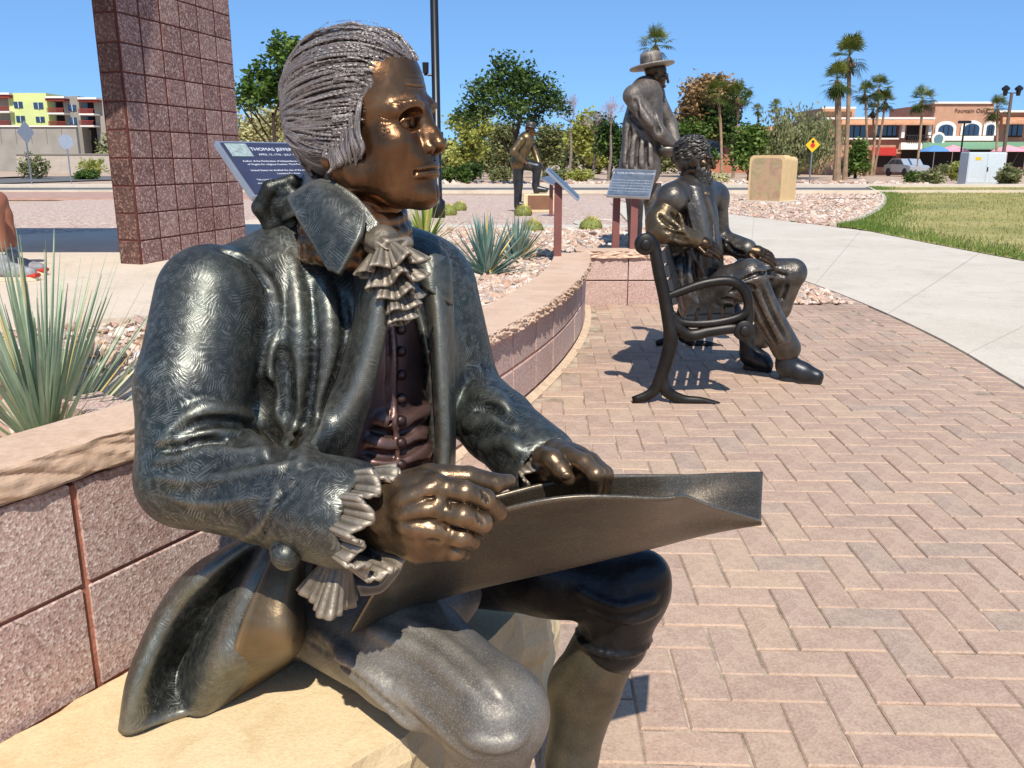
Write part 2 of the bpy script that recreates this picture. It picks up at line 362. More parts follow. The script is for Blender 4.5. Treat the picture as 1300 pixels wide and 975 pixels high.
# soldier course along the walk, and mortar strip along the wall
sold = MB(); sv = []
ip = smooth_path([(p.x, p.y) for p in inner[:14]], 400); acc = 0; last = ip[0]
for p, q in zip(ip, ip[1:]):
    acc += (q-p).length
    if acc > .104 and q.y < 7.5:
        acc = 0; d = (q-p).normalized(); nrm = Vector((-d.y, d.x, 0)); c = q+nrm*.115
        sold.box((c.x, c.y, -.026), (.096, .2, .06), math.atan2(d.y, d.x), bev=.004); sv += [rng.random()]*14
so = sold.build('border_course', PAVER, plaza_o, kind='stuff'); at = so.data.attributes.new('pv', 'FLOAT', 'FACE'); at.data.foreach_set('value', sv)
# ================================================================== PLANTER WALL
def agg_mat(name, c0, c1, c2, sc=230):
    t = NT(name); vo = t.n('TexVoronoi', {'Vector': t.obj, 'Scale': sc}); r = t.n('SeparateColor', {0: vo.outputs['Color']}).outputs[0]
    oi = t.n('ObjectInfo').outputs['Random']; n = t.noise(5, 4)
    c = t.ramp(r, [(0, c0), (.3, c1), (.6, c1), (.85, c2), (1, c0)])
    c = t.mix(.25, c, t.ramp(t.math('ADD', t.math('MULTIPLY', n, .6), t.math('MULTIPLY', oi, .4)), [(.25, c0), (.75, c2)]))
    return t.set(c, .85, normal=t.bump(t.math('ADD', t.math('MULTIPLY', vo.outputs['Distance'], 1.5), t.noise(300, 2)), .22, .003))
BLOCK = agg_mat('pink_aggregate_block', C(138, 106, 96), C(194, 160, 146), C(228, 208, 194))
MORT = plain('joint_mortar', C(168, 118, 98), .95, var=.25, vs=30, bump=.5, bs=120)
def cap_mat():
    t = NT('capstone'); n = t.noise(2.2, 5); f = t.noise(90, 5); w = t.n('TexWave', {'Vector': t.obj, 'Scale': 7.0, 'Distortion': 9.0, 'Detail': 4.0}, bands_direction='Z').outputs['Fac']
    c = t.ramp(n, [(.3, C(202, 168, 138)), (.55, C(214, 184, 156)), (.75, C(192, 156, 128))]); c = t.mix(.2, c, t.ramp(f, [(.3, C(130, 96, 78)), (.7, C(236, 208, 184))])); c = t.mix(.06, c, t.ramp(w, [(.3, C(150, 104, 80)), (.7, C(222, 186, 156))]))
    return t.set(c, .85, normal=t.bump(f, .35, .003))
CAP = cap_mat()
def bedz(x, y):
    return terr(0*x, np.minimum(y, 7.4))+.325*(1-sstep(2.0, 3.7, y))*sstep(.05, .35, -2.19+.72*y-.046*y*y-x)
def xw(y): return -.69+.52*(y-1.15)
wall0 = thing('planter_wall', 'taller pink block planter wall beside the sandstone slab', 'wall', (xw(1), 1, 0))
nd = Vector((.52, 1, 0)).normalized(); nn = Vector((nd.y, -nd.x, 0)); rzw = math.atan2(nd.y, nd.x)
def npt(y, off, z): p = Vector((xw(y), y, z))+nn*off; return (p.x, p.y, z)
m = MB()
for (ya, yb) in ((-.3, 1.55),):
    p = npt((ya+yb)/2, -.0645, .34); m.box(p, ((yb-ya)/nd.y, .12, .78), rzw)
m.build('mortar', plain('red_mortar', C(164, 106, 84), .95, var=.25, vs=30, bump=.5, bs=120), wall0)
BLOCK0 = None
edges = [-.3, .05, .41, .77, 1.13+.085, 1.56]
wall = thing('planter_wall', 'curved planter wall of pink aggregate blocks with tan stone coping', 'wall', (wx(3), 3, 0))
ys = [1.96]
while ys[-1] < 7.45: ys.append(ys[-1]+.402*wdir(ys[-1]).y)
def wpt(y, off): d = wdir(y); n = Vector((d.y, -d.x, 0)); return Vector((wx(y), y, 0))+n*off
def curved_block(y0, y1, z0, z1, off, dep, seg=3, jit=0):
    m = MB(); vs = []; fs = []; bv = .006
    prof = [(off-dep, z0), (off-bv, z0), (off, z0+bv), (off, z1-bv), (off-bv, z1), (off-dep, z1)]
    for i in range(seg+1):
        y = y0+(y1-y0)*i/seg
        for o, z in prof: p = wpt(y, o); vs.append((p.x, p.y, z))
    k = len(prof)
    for i in range(seg):
        for j in range(k): fs.append((i*k+j, i*k+k+j, i*k+k+(j+1) % k, i*k+(j+1) % k)[::-1])
    fs.append(tuple(range(k))); fs.append(tuple(range(seg*k+k-1, seg*k-1, -1))); m.add(vs, fs); return m
m = MB()
for i in range(len(ys)-1):
    q = curved_block(ys[i], ys[i+1], -.05, .40, -.005, .18); m.add(q.v, q.f)
m.build('mortar', MORT, wall)
for row, (z0, z1) in enumerate(((.022, .206), (.216, .398))):
    for i in range(-1, len(ys)-1):
        sh = .5*.402*row*0
        y0 = ys[max(i, 0)]+.007+sh; y1 = (ys[i+1] if i >= 0 else ys[0])-.007+sh
        if y1-y0 < .05 or y1 > 7.46: continue
        curved_block(y0, y1, z0, z1, rng.gauss(0, .0012), .1).build('brick', BLOCK, wall)
m = MB(); ymid = np.linspace(-.6, 7.4, 60)
m.grid(lambda u, v: tuple(wpt(2.0+5.4*v, .001+.05*u)+Vector((0, 0, .012*(1-u)**2+.002))), 3, 80); m.build('mortar_fillet', plain('pale_mortar', C(206, 180, 150), .95, var=.2, vs=20, bump=.5, bs=90), wall)
def rough_cap(y0, y1, seed):
    m = MB(); L = max(8, int((y1-y0)/.008)); vs = []; fs = []; z0, z1 = .402, WZ
    prof = []
    for k in range(9): prof.append((.045, z0+(z1-z0)*k/8, 1))
    prof += [(.03, z1+.0005, 0), (-.26, z1, 0), (-.26, z0, 0)]
    K = len(prof)
    for i in range(L+1):
        y = y0+(y1-y0)*i/L
        for o, z, r in prof:
            dz = 0
            if r:
                s1 = abs(mnoise.noise(Vector((y*16+seed*7+z*60, z*38, seed))))*.030; s2 = mnoise.noise(Vector((y*60, z*110, seed+4)))*.006
                edge = min(z-z0, z1-z)/(z1-z0); o = o-.016+s1+s2-(.006 if edge < .05 else 0)
                if edge < .05: dz = mnoise.noise(Vector((y*22, seed, z*3)))*.0025
            p = wpt(y, o); vs.append((p.x, p.y, z+dz))
    for i in range(L):
        for j in range(K): fs.append((i*K+j, i*K+K+j, i*K+K+(j+1) % K, i*K+(j+1) % K)[::-1])
    fs.append(tuple(range(K))); fs.append(tuple(range(L*K+K-1, L*K-1, -1))); m.add(vs, fs); return m
y = 1.94; i = 0
for L in (.22, .72, .7, .8, .74, .78, .7, .72, .66, .62, .75):
    y1 = min(y+L, 7.42)
    if y1-y > .1: rough_cap(y+.003, y1-.003, i).build('coping_stone', CAP, wall)
    y = y1; i += 1
for (z0, z1) in ((.02, .25), (.258, .385), (.392, .565), (.572, .735)):
    for ya, yb in zip(edges, edges[1:]):
        m = MB(); m.box(npt((ya+yb)/2, -.05+rng.gauss(0, .001), (z0+z1)/2), ((yb-ya)/nd.y-.014, .1, z1-z0), rzw, bev=.0022); m.build('brick', BLOCK, wall0)
def near_cap(ya, yb, seed):
    m = MB(); L = int((yb-ya)/nd.y/.006); vs = []; fs = []; K_ = 14; z0, z1 = .738, .794
    for i in range(L+1):
        y = ya+(yb-ya)*i/L
        for j in range(K_+1):
            z = z0+(z1-z0)*j/K_; a = y*11+seed*5; o = .008+.015*abs(mnoise.noise(Vector((a+z*34, z*14, seed))))+.006*abs(mnoise.noise(Vector((a*2.3, z*50, seed+2))))-.012*(j/K_ < .08)
            vs.append(npt(y, o, z+(mnoise.noise(Vector((y*25, seed, 1)))*.003 if j in (0, K_) else 0)))
        vs.append(npt(y, -.006, z1+.0015)); vs.append(npt(y, -.125, z1)); vs.append(npt(y, -.125, z0))
    w = K_+4
    for i in range(L):
        for j in range(w): fs.append((i*w+j, i*w+w+j, i*w+w+(j+1) % w, i*w+(j+1) % w)[::-1])
    fs.append(tuple(range(w))); fs.append(tuple(range(L*w+w-1, L*w-1, -1))); m.add(vs, fs); m.build('coping_stone', CAP, wall0)
near_cap(-.3, .62, 1.0); near_cap(.626, 1.58, 2.0)
e0 = Vector(npt(1.55, -.05, 0)); e1_ = Vector((wx(2.0)-.1, 2.0, 0)); d_ = e1_-e0; rr_ = math.atan2(d_.y, d_.x); mid = (e0+e1_)/2
for z0, z1 in ((.02, .25), (.262, .398), (.408, .545), (.556, .66)): m = MB(); m.box((mid.x, mid.y, (z0+z1)/2), (d_.length, .1, z1-z0), rr_, bev=.005); m.build('brick', BLOCK, wall0)
# return leg of the wall facing the bench
wall2 = thing('planter_wall', 'short straight planter wall of pink blocks behind the bench', 'wall', (1.2, 7.5, 0))
x0 = wx(7.42)-.02; m = MB(); m.box(((x0+1.75)/2, 7.56, .18), (1.75-x0, .14, .43)); m.build('mortar', MORT, wall2)
x = x0; 
while x < 1.7:
    for z0, z1 in ((-.03, .2), (.21, .395)): m = MB(); m.box((x+.2, 7.52, (z0+z1)/2), (.39, .12, z1-z0), bev=.004); m.build('brick', BLOCK, wall2)
    x += .4
for k, (xa, xb) in enumerate(((x0-.05, x0+.55), (x0+.556, 1.95))):
    m = MB()
    def capf(u, v, xa=xa, xb=xb):
        return None
    vs = []; fs = []; L = int((xb-xa)/.015); K = 8
    for i in range(L+1):
        xx = xa+(xb-xa)*i/L
        for j in range(K+1):
            z = .398+.062*j/K; o = .05-.012+abs(mnoise.noise(Vector((xx*16, z*38, 5))))*.03
            vs.append((xx, 7.45-o+.03, z))
        vs.append((xx, 7.72, .46)); vs.append((xx, 7.72, .398))
    w = K+3
    for i in range(L):
        for j in range(w): fs.append((i*w+j, i*w+w+j, i*w+w+(j+1) % w, i*w+(j+1) % w))
    fs.append(tuple(range(w))[::-1]); fs.append(tuple(range(L*w, L*w+w))); m.add(vs, fs); m.build('coping_stone', CAP, wall2)
def strip(u, v):
    y = -.4+8.0*v; xr = (wx(y)-.16) if y > 1.9 else min(xw(y)-.08, -.60); x = xr*(1-u)+u*(-14); x = xr+(x-xr)*(u**.8); return (x, y, float(bedz(x, y)))
b = MB(); b.grid(strip, 70, 90); b.build('gravel_bed', GRAV, kind='structure', smooth=True)
# ================================================================== GRAVEL STONES
def ico():
    t = (1+5**.5)/2
    V = np.array([(-1,t,0),(1,t,0),(-1,-t,0),(1,-t,0),(0,-1,t),(0,1,t),(0,-1,-t),(0,1,-t),(t,0,-1),(t,0,1),(-t,0,-1),(-t,0,1)], float); V /= np.linalg.norm(V[0])
    F = np.array([(0,11,5),(0,5,1),(0,1,7),(0,7,10),(0,10,11),(1,5,9),(5,11,4),(11,10,2),(10,7,6),(7,1,8),(3,9,4),(3,4,2),(3,2,6),(3,6,8),(3,8,9),(4,9,5),(2,4,11),(6,2,10),(8,6,7),(9,8,1)])
    return V, F
def stone_mat():
    t = NT('gravel_stone'); a = t.n('Attribute', attribute_name='pv', attribute_type='GEOMETRY').outputs['Fac']; f = t.noise(90, 4)
    c = t.ramp(a, [(0, C(176, 118, 88)), (.15, C(206, 172, 140)), (.3, C(226, 212, 194)), (.45, C(166, 128, 112)), (.6, C(212, 184, 158)), (.72, C(150, 140, 132)), (.85, C(190, 142, 112)), (1, C(238, 230, 218))])
    return t.set(t.mix(.3, c, t.ramp(f, [(.3, C(110, 84, 70)), (.7, C(240, 226, 208))])), .85, normal=t.bump(f, .4, .004))
STONE = stone_mat()
def scatter(name, pts, size, zfun, seed, label):
    r = np.random.default_rng(seed); n = len(pts); V0, F0 = ico(); sc = size*r.lognormal(0, .35, n)
    V = V0[None]*(1+r.normal(0, .16, (n, 12, 1))); V *= (r.uniform(.6, 1.25, (n, 1, 3))*np.array([1, 1, .62]))*sc[:, None, None]
    a = r.uniform(0, 2*pi, n); ca_, sa_ = np.cos(a)[:, None], np.sin(a)[:, None]; tl = r.normal(0, .35, n)[:, None]
    z = V[:, :, 2]+V[:, :, 0]*tl; X = V[:, :, 0]*ca_-V[:, :, 1]*sa_; Y = V[:, :, 0]*sa_+V[:, :, 1]*ca_
    V = np.stack([X+pts[:, :1], Y+pts[:, 1:2], z+(zfun(pts[:, 0], pts[:, 1])+sc*.25+r.uniform(0, .012, n))[:, None]], 2)
    F = (F0[None]+(np.arange(n)*12)[:, None, None]).reshape(-1, 3)
    o = npmesh(name, V.reshape(-1, 3), F, STONE, smooth=False, kind='stuff', label=label, category='gravel')
    at = o.data.attributes.new('pv', 'FLOAT', 'FACE'); at.data.foreach_set('value', np.repeat(r.random(n), 20))
def near_bed(n, y0, y1, left, seed, pw=1.3):
    r = np.random.default_rng(seed); y = y0+(y1-y0)*r.random(n)**pw; wl_ = np.where(y > 1.9, -2.19+.72*y-.046*y*y-.27, np.minimum(-.69+.52*(y-1.15)-.155, -.74)); xl = left(y); x = xl+(wl_-xl)*r.random(n); return np.stack([x, y], 1)
lx = np.array([p.x for p in l2]); ly = np.array([p.y for p in l2])
lf = lambda y: np.where(y < 5.2, np.interp(y, ly[:14], lx[:14])+.06, np.maximum(-1.2, wx(y)-1.9))
scatter('gravel', near_bed(15000, .9, 4.6, lf, 3, 1.9), .017, bedz, 5, 'loose mixed tan and pink gravel below the large yucca')
scatter('gravel', near_bed(5200, 1.0, 2.7, lf, 13, 1.0), .021, bedz, 15, 'larger loose stones just behind the near coping')
scatter('gravel', near_bed(9000, 4.3, 7.4, lf, 4, 1.1), .017, bedz, 6, 'loose pink and buff gravel between curved wall and path')
r_ = np.random.default_rng(9); pts = np.stack([r_.uniform(-1.2, 1.9, 9000), 7.65+3.3*r_.random(9000)], 1); scatter('gravel', pts, .02, terr, 7, 'buff gravel around the standing hatted statue')
pts = np.stack([r_.uniform(2.6, 6.6, 3500), r_.uniform(7.8, 9, 3500)], 1)
pts = pts[(pts[:, 0] < np.interp(pts[:, 1], [p.y for p in inner], [p.x for p in inner]))]
r_ = np.random.default_rng(19); pts2 = np.stack([r_.uniform(2.0, 3.02, 1800), r_.uniform(7.45, 9.6, 1800)], 1); scatter('gravel', pts2[pts2[:,0] < 2.95], .02, lambda x, y: np.maximum(terr(x, y), .0)*1.0, 8, 'buff gravel strip between paving and concrete walk')
pts3 = np.stack([r_.uniform(5, 14, 16000), r_.uniform(16.5, 33, 16000)], 1); lp = np.array([(p.x, p.y) for p in le]); ox = np.interp(pts3[:, 1], [p.y for p in outer[::1]], [p.x for p in outer])
pts3 = pts3[(~inpoly(pts3, poly)) & (pts3[:, 0] > ox+.1)]; scatter('gravel', pts3, .035, lambda x, y: 0*x, 9, 'pink gravel around the tan utility box')
# ================================================================== IMPLICIT SCULPTING TOOLS
class Fld:
    def __init__(s, lo, hi, h):
        s.lo = np.array(lo, float); s.h = h; s.n = np.ceil((np.array(hi)-s.lo)/h).astype(int)+1
        s.ax = [(s.lo[i]+np.arange(s.n[i])*h).astype(np.float32) for i in range(3)]
        s.D = np.full(s.n, .06, np.float32)
    def sub_(s, lo, hi):
        a = np.maximum(np.floor((np.array(lo)-s.lo)/s.h).astype(int), 0); b = np.minimum(np.ceil((np.array(hi)-s.lo)/s.h).astype(int)+1, s.n)
        if (b <= a).any(): return None
        sl = tuple(slice(a[i], b[i]) for i in range(3)); x, y, z = (s.ax[i][sl[i]] for i in range(3))
        return sl, x[:, None, None], y[None, :, None], z[None, None, :]
    def op(s, d, sl, k, mode):
        a = s.D[sl]
        if mode == 'sub':
            d = -d
            if k > 0: h = np.clip(.5-.5*(d-a)/(-k) if False else .5+.5*(d-a)/k, 0, 1); s.D[sl] = a+(d-a)*h+k*h*(1-h)
            else: s.D[sl] = np.maximum(a, d)
        else:
            if k > 0: h = np.clip(.5+.5*(a-d)/k, 0, 1); s.D[sl] = a+(d-a)*h-k*h*(1-h)
            else: s.D[sl] = np.minimum(a, d)
    def cone(s, a, b, ra, rb, k=.01, mode='add'):
        a = np.array(a, float); b = np.array(b, float); m = max(ra, rb)+k+3*s.h
        g = s.sub_(np.minimum(a, b)-m, np.maximum(a, b)+m)
        if g is None: return s
        sl, x, y, z = g; ab = b-a; L = max((ab**2).sum(), 1e-12)
        t = np.clip(((x-a[0])*ab[0]+(y-a[1])*ab[1]+(z-a[2])*ab[2])/L, 0, 1)
        d = np.sqrt((x-a[0]-t*ab[0])**2+(y-a[1]-t*ab[1])**2+(z-a[2]-t*ab[2])**2)-(ra+(rb-ra)*t)
        s.op(d.astype(np.float32), sl, k, mode); return s
    def tube(s, P, r, k=.005, mode='add'):
        rs = r if hasattr(r, '__len__') else [r]*len(P)
        for i in range(len(P)-1): s.cone(P[i], P[i+1], rs[i], rs[i+1], k, mode)
        return s
    def ell(s, c, r, R=None, k=.01, mode='add'):
        c = np.array(c, float); r = np.array(r, float); m = max(r)+k+3*s.h; g = s.sub_(c-m, c+m)
        if g is None: return s
        sl, x, y, z = g; x = x-c[0]; y = y-c[1]; z = z-c[2]
        if R is None: q = (x/r[0], y/r[1], z/r[2])
        else: q = tuple((R[i][0]*x+R[i][1]*y+R[i][2]*z)/r[i] for i in range(3))      # rows of R = ellipsoid axes
        k0 = np.sqrt(q[0]**2+q[1]**2+q[2]**2)+1e-9; k1 = np.sqrt((q[0]/r[0])**2+(q[1]/r[1])**2+(q[2]/r[2])**2)+1e-9
        s.op((k0*(k0-1)/k1).astype(np.float32), sl, k, mode); return s
    def box(s, c, hs, R=None, rd=.005, k=.005, mode='add'):
        c = np.array(c, float); m = np.linalg.norm(hs)+k+3*s.h; g = s.sub_(c-m, c+m)
        if g is None: return s
        sl, x, y, z = g; x = x-c[0]; y = y-c[1]; z = z-c[2]; R = np.eye(3) if R is None else R
        q = [np.abs(R[i][0]*x+R[i][1]*y+R[i][2]*z)-(hs[i]-rd) for i in range(3)]
        d = np.sqrt(sum(np.maximum(v, 0)**2 for v in q))+np.minimum(np.maximum(np.maximum(q[0], q[1]), q[2]), 0)-rd
        s.op(d.astype(np.float32), sl, k, mode); return s
    def cut(s, c, nrm, k=.0):            # remove the half space in front of a plane
        x, y, z = s.ax[0][:, None, None], s.ax[1][None, :, None], s.ax[2][None, None, :]
        d = ((x-c[0])*nrm[0]+(y-c[1])*nrm[1]+(z-c[2])*nrm[2]).astype(np.float32); s.op(-d, (slice(None),)*3, k, 'sub'); return s
    def hit(s, px, py, y0=None):         # first surface point along the sight line of a photo pixel
        r = ray(px, py); hi_ = s.lo+s.n*s.h; t0_ = max(.5, s.lo[1]*.9); t = np.arange(t0_, hi_[1]*1.05+.35, s.h*.5); P = np.array([0, 0, CZ])+t[:, None]*np.array(r)
        i = np.round((P-s.lo)/s.h).astype(int); ok = ((i >= 0) & (i < s.n)).all(1); v = np.full(len(t), 1.)
        j = i[ok]; v[ok] = s.D[j[:, 0], j[:, 1], j[:, 2]]; w = np.nonzero(v < 0)[0]
        if len(w) == 0: return None
        return P[w[0]]
    def stroke(s, pts, r, k=.008, mode='add', sink=0.0, taper=True, n=None):   # relief drawn along a pixel path on the surface
        n = n or max(6, int(len(pts)*5)); Q = smooth_path([(p[0], p[1], 0) for p in pts], n); P = []
        for q in Q:
            h = s.hit(q.x, q.y)
            if h is not None: d = np.array(ray(q.x, q.y)); P.append(h+d/np.linalg.norm(d)*sink)
        if len(P) < 2: return s
        P = np.array(P)
        for _ in range(2): P[1:-1] = (P[:-2]+2*P[1:-1]+P[2:])/4
        w = np.linspace(0, 1, len(P)); rr = r*(np.minimum(1, np.minimum(w, 1-w)*5+.15) if taper else np.ones(len(P)))
        return s.tube(P, rr, k, mode)
    def mesh(s):
        D = s.D; n = s.n-1; S = D < 0
        c = [S[i:i+n[0], j:j+n[1], k:k+n[2]] for i in (0, 1) for j in (0, 1) for k in (0, 1)]
        al = c[0].copy(); an = c[0].copy()
        for q in c[1:]: al &= q; an |= q
        I = np.argwhere(an & ~al); cid = np.full(n, -1, np.int32); cid[tuple(I.T)] = np.arange(len(I))
        cv = {}
        for i in (0, 1):
            for j in (0, 1):
                for k in (0, 1): cv[i, j, k] = D[I[:, 0]+i, I[:, 1]+j, I[:, 2]+k]
        acc = np.zeros((len(I), 3)); cnt = np.zeros(len(I))
        ks = list(cv)
        for a in ks:
            for ax in range(3):
                if a[ax]: continue
                b_ = tuple(a[q]+(q == ax) for q in range(3)); va, vb = cv[a], cv[b_]; m = (va < 0) != (vb < 0)
                t = np.where(m, va/np.where(m, va-vb, 1), 0); p = np.repeat(np.array(a, float)[None], len(I), 0); p[:, ax] += t
                acc[m] += p[m]; cnt[m] += 1
        V = s.lo+(I+acc/np.maximum(cnt, 1)[:, None])*s.h; F = []
        for ax in range(3):
            o = [q for q in range(3) if q != ax]; sl0 = [slice(None)]*3; sl1 = [slice(None)]*3; sl0[ax] = slice(0, -1); sl1[ax] = slice(1, None)
            A = S[tuple(sl0)]; B = S[tuple(sl1)]; E = np.argwhere(A != B)
            E = E[(E[:, o[0]] > 0) & (E[:, o[1]] > 0) & (E[:, o[0]] < n[o[0]]) & (E[:, o[1]] < n[o[1]])]
            q = []
            for da, db in ((1, 1), (0, 1), (0, 0), (1, 0)):
                e = E.copy(); e[:, o[0]] -= da; e[:, o[1]] -= db; q.append(cid[tuple(e.T)])
            q = np.stack(q, 1); fl = A[tuple(E.T)]
            if ax == 1: fl = ~fl
            q[~fl] = q[~fl][:, ::-1]; F.append(q)
        return V, np.concatenate(F)
    def build(s, name, mat, parent=None, off=None, **kw):
        V, F = s.mesh(); off = wloc(parent) if off is None and parent is not None else (off or Vector((0, 0, 0)))
        return npmesh(name, V-np.array(off), F, mat, parent, True, **kw)
# ---- bronze
def bronze(name, dark, mid, lite, rough=.36, metal=.92, marks=0.0, mscale=34.0, freq=1300.0, speck=0.0, edge=.35, green=0.0, blotch=9.0, bump=.5, lump=0.0, ls=60.0):
    t = NT(name); p = t.obj
    n = t.noise(blotch, 5, dist=.6); f = t.noise(260, 4, rough=.7); n2 = t.noise(2.3*blotch, 6)
    c = t.ramp(t.math('ADD', t.math('MULTIPLY', n, .7), t.math('MULTIPLY', n2, .3)), [(.32, dark), (.52, mid), (.7, lite)])
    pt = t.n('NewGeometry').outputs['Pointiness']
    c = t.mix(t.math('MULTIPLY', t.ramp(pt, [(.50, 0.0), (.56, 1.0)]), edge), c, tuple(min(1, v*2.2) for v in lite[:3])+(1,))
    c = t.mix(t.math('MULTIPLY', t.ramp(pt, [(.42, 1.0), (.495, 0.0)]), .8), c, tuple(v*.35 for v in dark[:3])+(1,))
    h = t.math('MULTIPLY', f, .25)
    if green: c = t.mix(t.math('MULTIPLY', t.ramp(t.noise(blotch*.6, 4, dist=1.0), [(.48, 0.0), (.68, 1.0)]), green), c, (.035, .075, .062, 1))
    if marks:
        tot = None
        for sc, fr, off in ((mscale, freq, 0.0), (mscale*.55, freq*.72, 3.7), (mscale*1.7, freq*1.25, 8.1)):
            mp = t.n('VectorMath', {0: p, 1: (off, off*1.3, off*.7)}, operation='ADD').outputs[0]
            wn_ = t.n('TexNoise', {'Vector': mp, 'Scale': 18.0, 'Detail': 2.0}).outputs['Color']
            wp = t.n('VectorMath', {0: mp, 1: t.n('VectorMath', {0: wn_, 'Scale': .010}, operation='SCALE').outputs[0]}, operation='ADD').outputs[0]
            vo = t.n('TexVoronoi', {'Vector': wp, 'Scale': sc}); d = t.n('VectorMath', {0: t.n('VectorMath', {0: vo.outputs['Color'], 1: (.5, .5, .5)}, operation='SUBTRACT').outputs[0]}, operation='NORMALIZE').outputs[0]
            ph = t.math('MULTIPLY', t.n('VectorMath', {0: wp, 1: d}, operation='DOT_PRODUCT').outputs['Value'], fr)
            w = t.math('POWER', t.math('MULTIPLY_ADD', t.math('SINE', ph), .5, .5), 2.2)
            w = t.math('MULTIPLY', w, t.ramp(t.noise(40+sc, 2), [(.47, 0.0), (.66, 1.0)]))
            tot = w if tot is None else t.math('MAXIMUM', tot, w)
        tot = t.math('MULTIPLY', tot, t.ramp(t.noise(7.0, 3), [(.36, .45), (.6, 1.0)]))
        h = t.math('ADD', h, t.math('MULTIPLY', tot, 1.0)); c = t.mix(t.math('MULTIPLY', tot, marks), c, (.30, .30, .265, 1))
    if speck:
        sp = t.ramp(t.noise(420, 3, rough=.8), [(.5, 0.0), (.66, 1.0)]); c = t.mix(t.math('MULTIPLY', sp, speck), c, (.42, .40, .36, 1))
    rg = t.math('ADD', t.math('MULTIPLY', n2, .22), rough-.11)
    nb_ = t.bump(t.math('ADD', t.noise(ls, 4), t.math('MULTIPLY', t.noise(ls*.35, 3), 1.6)), lump, .012) if lump else None
    return t.set(c, rg, metal, t.bump(h, bump, .0022, nb_))
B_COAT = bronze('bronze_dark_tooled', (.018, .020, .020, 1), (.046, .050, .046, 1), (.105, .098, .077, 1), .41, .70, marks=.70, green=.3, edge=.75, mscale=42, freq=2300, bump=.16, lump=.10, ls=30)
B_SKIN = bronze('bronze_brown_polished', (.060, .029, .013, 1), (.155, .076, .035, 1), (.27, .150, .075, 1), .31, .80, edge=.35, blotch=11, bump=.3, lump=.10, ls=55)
B_HAND = bronze('bronze_hand', (.055, .038, .022, 1), (.13, .086, .050, 1), (.27, .165, .09, 1), .34, .75, edge=.5, blotch=16, bump=.4, lump=.12, ls=70)
B_VEST = bronze('bronze_reddish', (.075, .042, .038, 1), (.14, .078, .068, 1), (.20, .12, .095, 1), .40, .65, edge=.45)
B_GREY = bronze('bronze_grey_worn', (.085, .074, .060, 1), (.165, .146, .118, 1), (.26, .232, .19, 1), .48, .4, speck=.5, edge=.25, bump=.5, lump=.12)
B_DARK = bronze('bronze_shaded_patina', (.014, .014, .015, 1), (.026, .026, .027, 1), (.05, .05, .05, 1), .36, .75, edge=.2, lump=.12)
B_LIN = bronze('bronze_lining', (.040, .029, .016, 1), (.105, .074, .040, 1), (.20, .145, .085, 1), .42, .72, edge=.5, lump=.15, ls=40, green=.2)
B_RUF = bronze('bronze_ruffle', (.075, .060, .042, 1), (.15, .122, .088, 1), (.24, .20, .15, 1), .5, .45, edge=.5, lump=.2, ls=80)
B_SHEET = bronze('bronze_sheet', (.075, .058, .040, 1), (.115, .09, .062, 1), (.16, .13, .092, 1), .38, .72, speck=.35, edge=.2, bump=.4, lump=.10, ls=14, green=.2)
B_HOSE = bronze('bronze_hose', (.060, .048, .030, 1), (.115, .093, .060, 1), (.17, .14, .095, 1), .42, .65, green=.3, edge=.2, blotch=9, lump=.12, ls=18, speck=.15)
def hair_bronze():
    t = NT('bronze_hair'); a = t.n('Attribute', attribute_name='hu', attribute_type='GEOMETRY').outputs['Vector']
    st = t.n('TexNoise', {'Vector': t.n('VectorMath', {0: a, 1: (1.3, .5, 1.0)}, operation='MULTIPLY').outputs[0], 'Scale': 1.0, 'Detail': 2.0, 'Roughness': .5}).outputs['Fac']
    pt = t.n('NewGeometry').outputs['Pointiness']
    c = t.ramp(st, [(.28, (.040, .030, .026, 1)), (.46, (.20, .16, .142, 1)), (.66, (.56, .50, .46, 1))])
    c = t.mix(t.ramp(pt, [(.45, 1.0), (.50, 0.0)]), c, (.016, .009, .007, 1))
    c = t.mix(t.math('MULTIPLY', t.ramp(pt, [(.5, 0.0), (.55, 1.0)]), .4), c, (.36, .32, .29, 1))
    return t.set(c, .40, .6, t.bump(st, .9, .003))
B_HAIR = hair_bronze()
B_SKD = bronze('bronze_sitter_skin', (.028, .018, .011, 1), (.065, .040, .022, 1), (.12, .075, .042, 1), .34, .8, edge=.4, blotch=14, lump=.15)
# ================================================================== THE LARGE SEATED STATUE
SB = (-.22, 1.3, .41)
st = thing('seated_statue', 'large bronze statue of a seated man in long coat holding a curled sheet', 'statue', SB)
BF = np.array([.65, -.76, 0]); BF /= np.linalg.norm(BF); BL = np.array([-BF[1], BF[0], 0]); BC = np.array([-.25, 1.32, 0])
def BW(f, l, z): return BC+BF*f+BL*l+np.array([0, 0, z])
BR = np.array([BF, BL, [0, 0, 1]])
P3 = lambda *a: np.array(PY(*a))
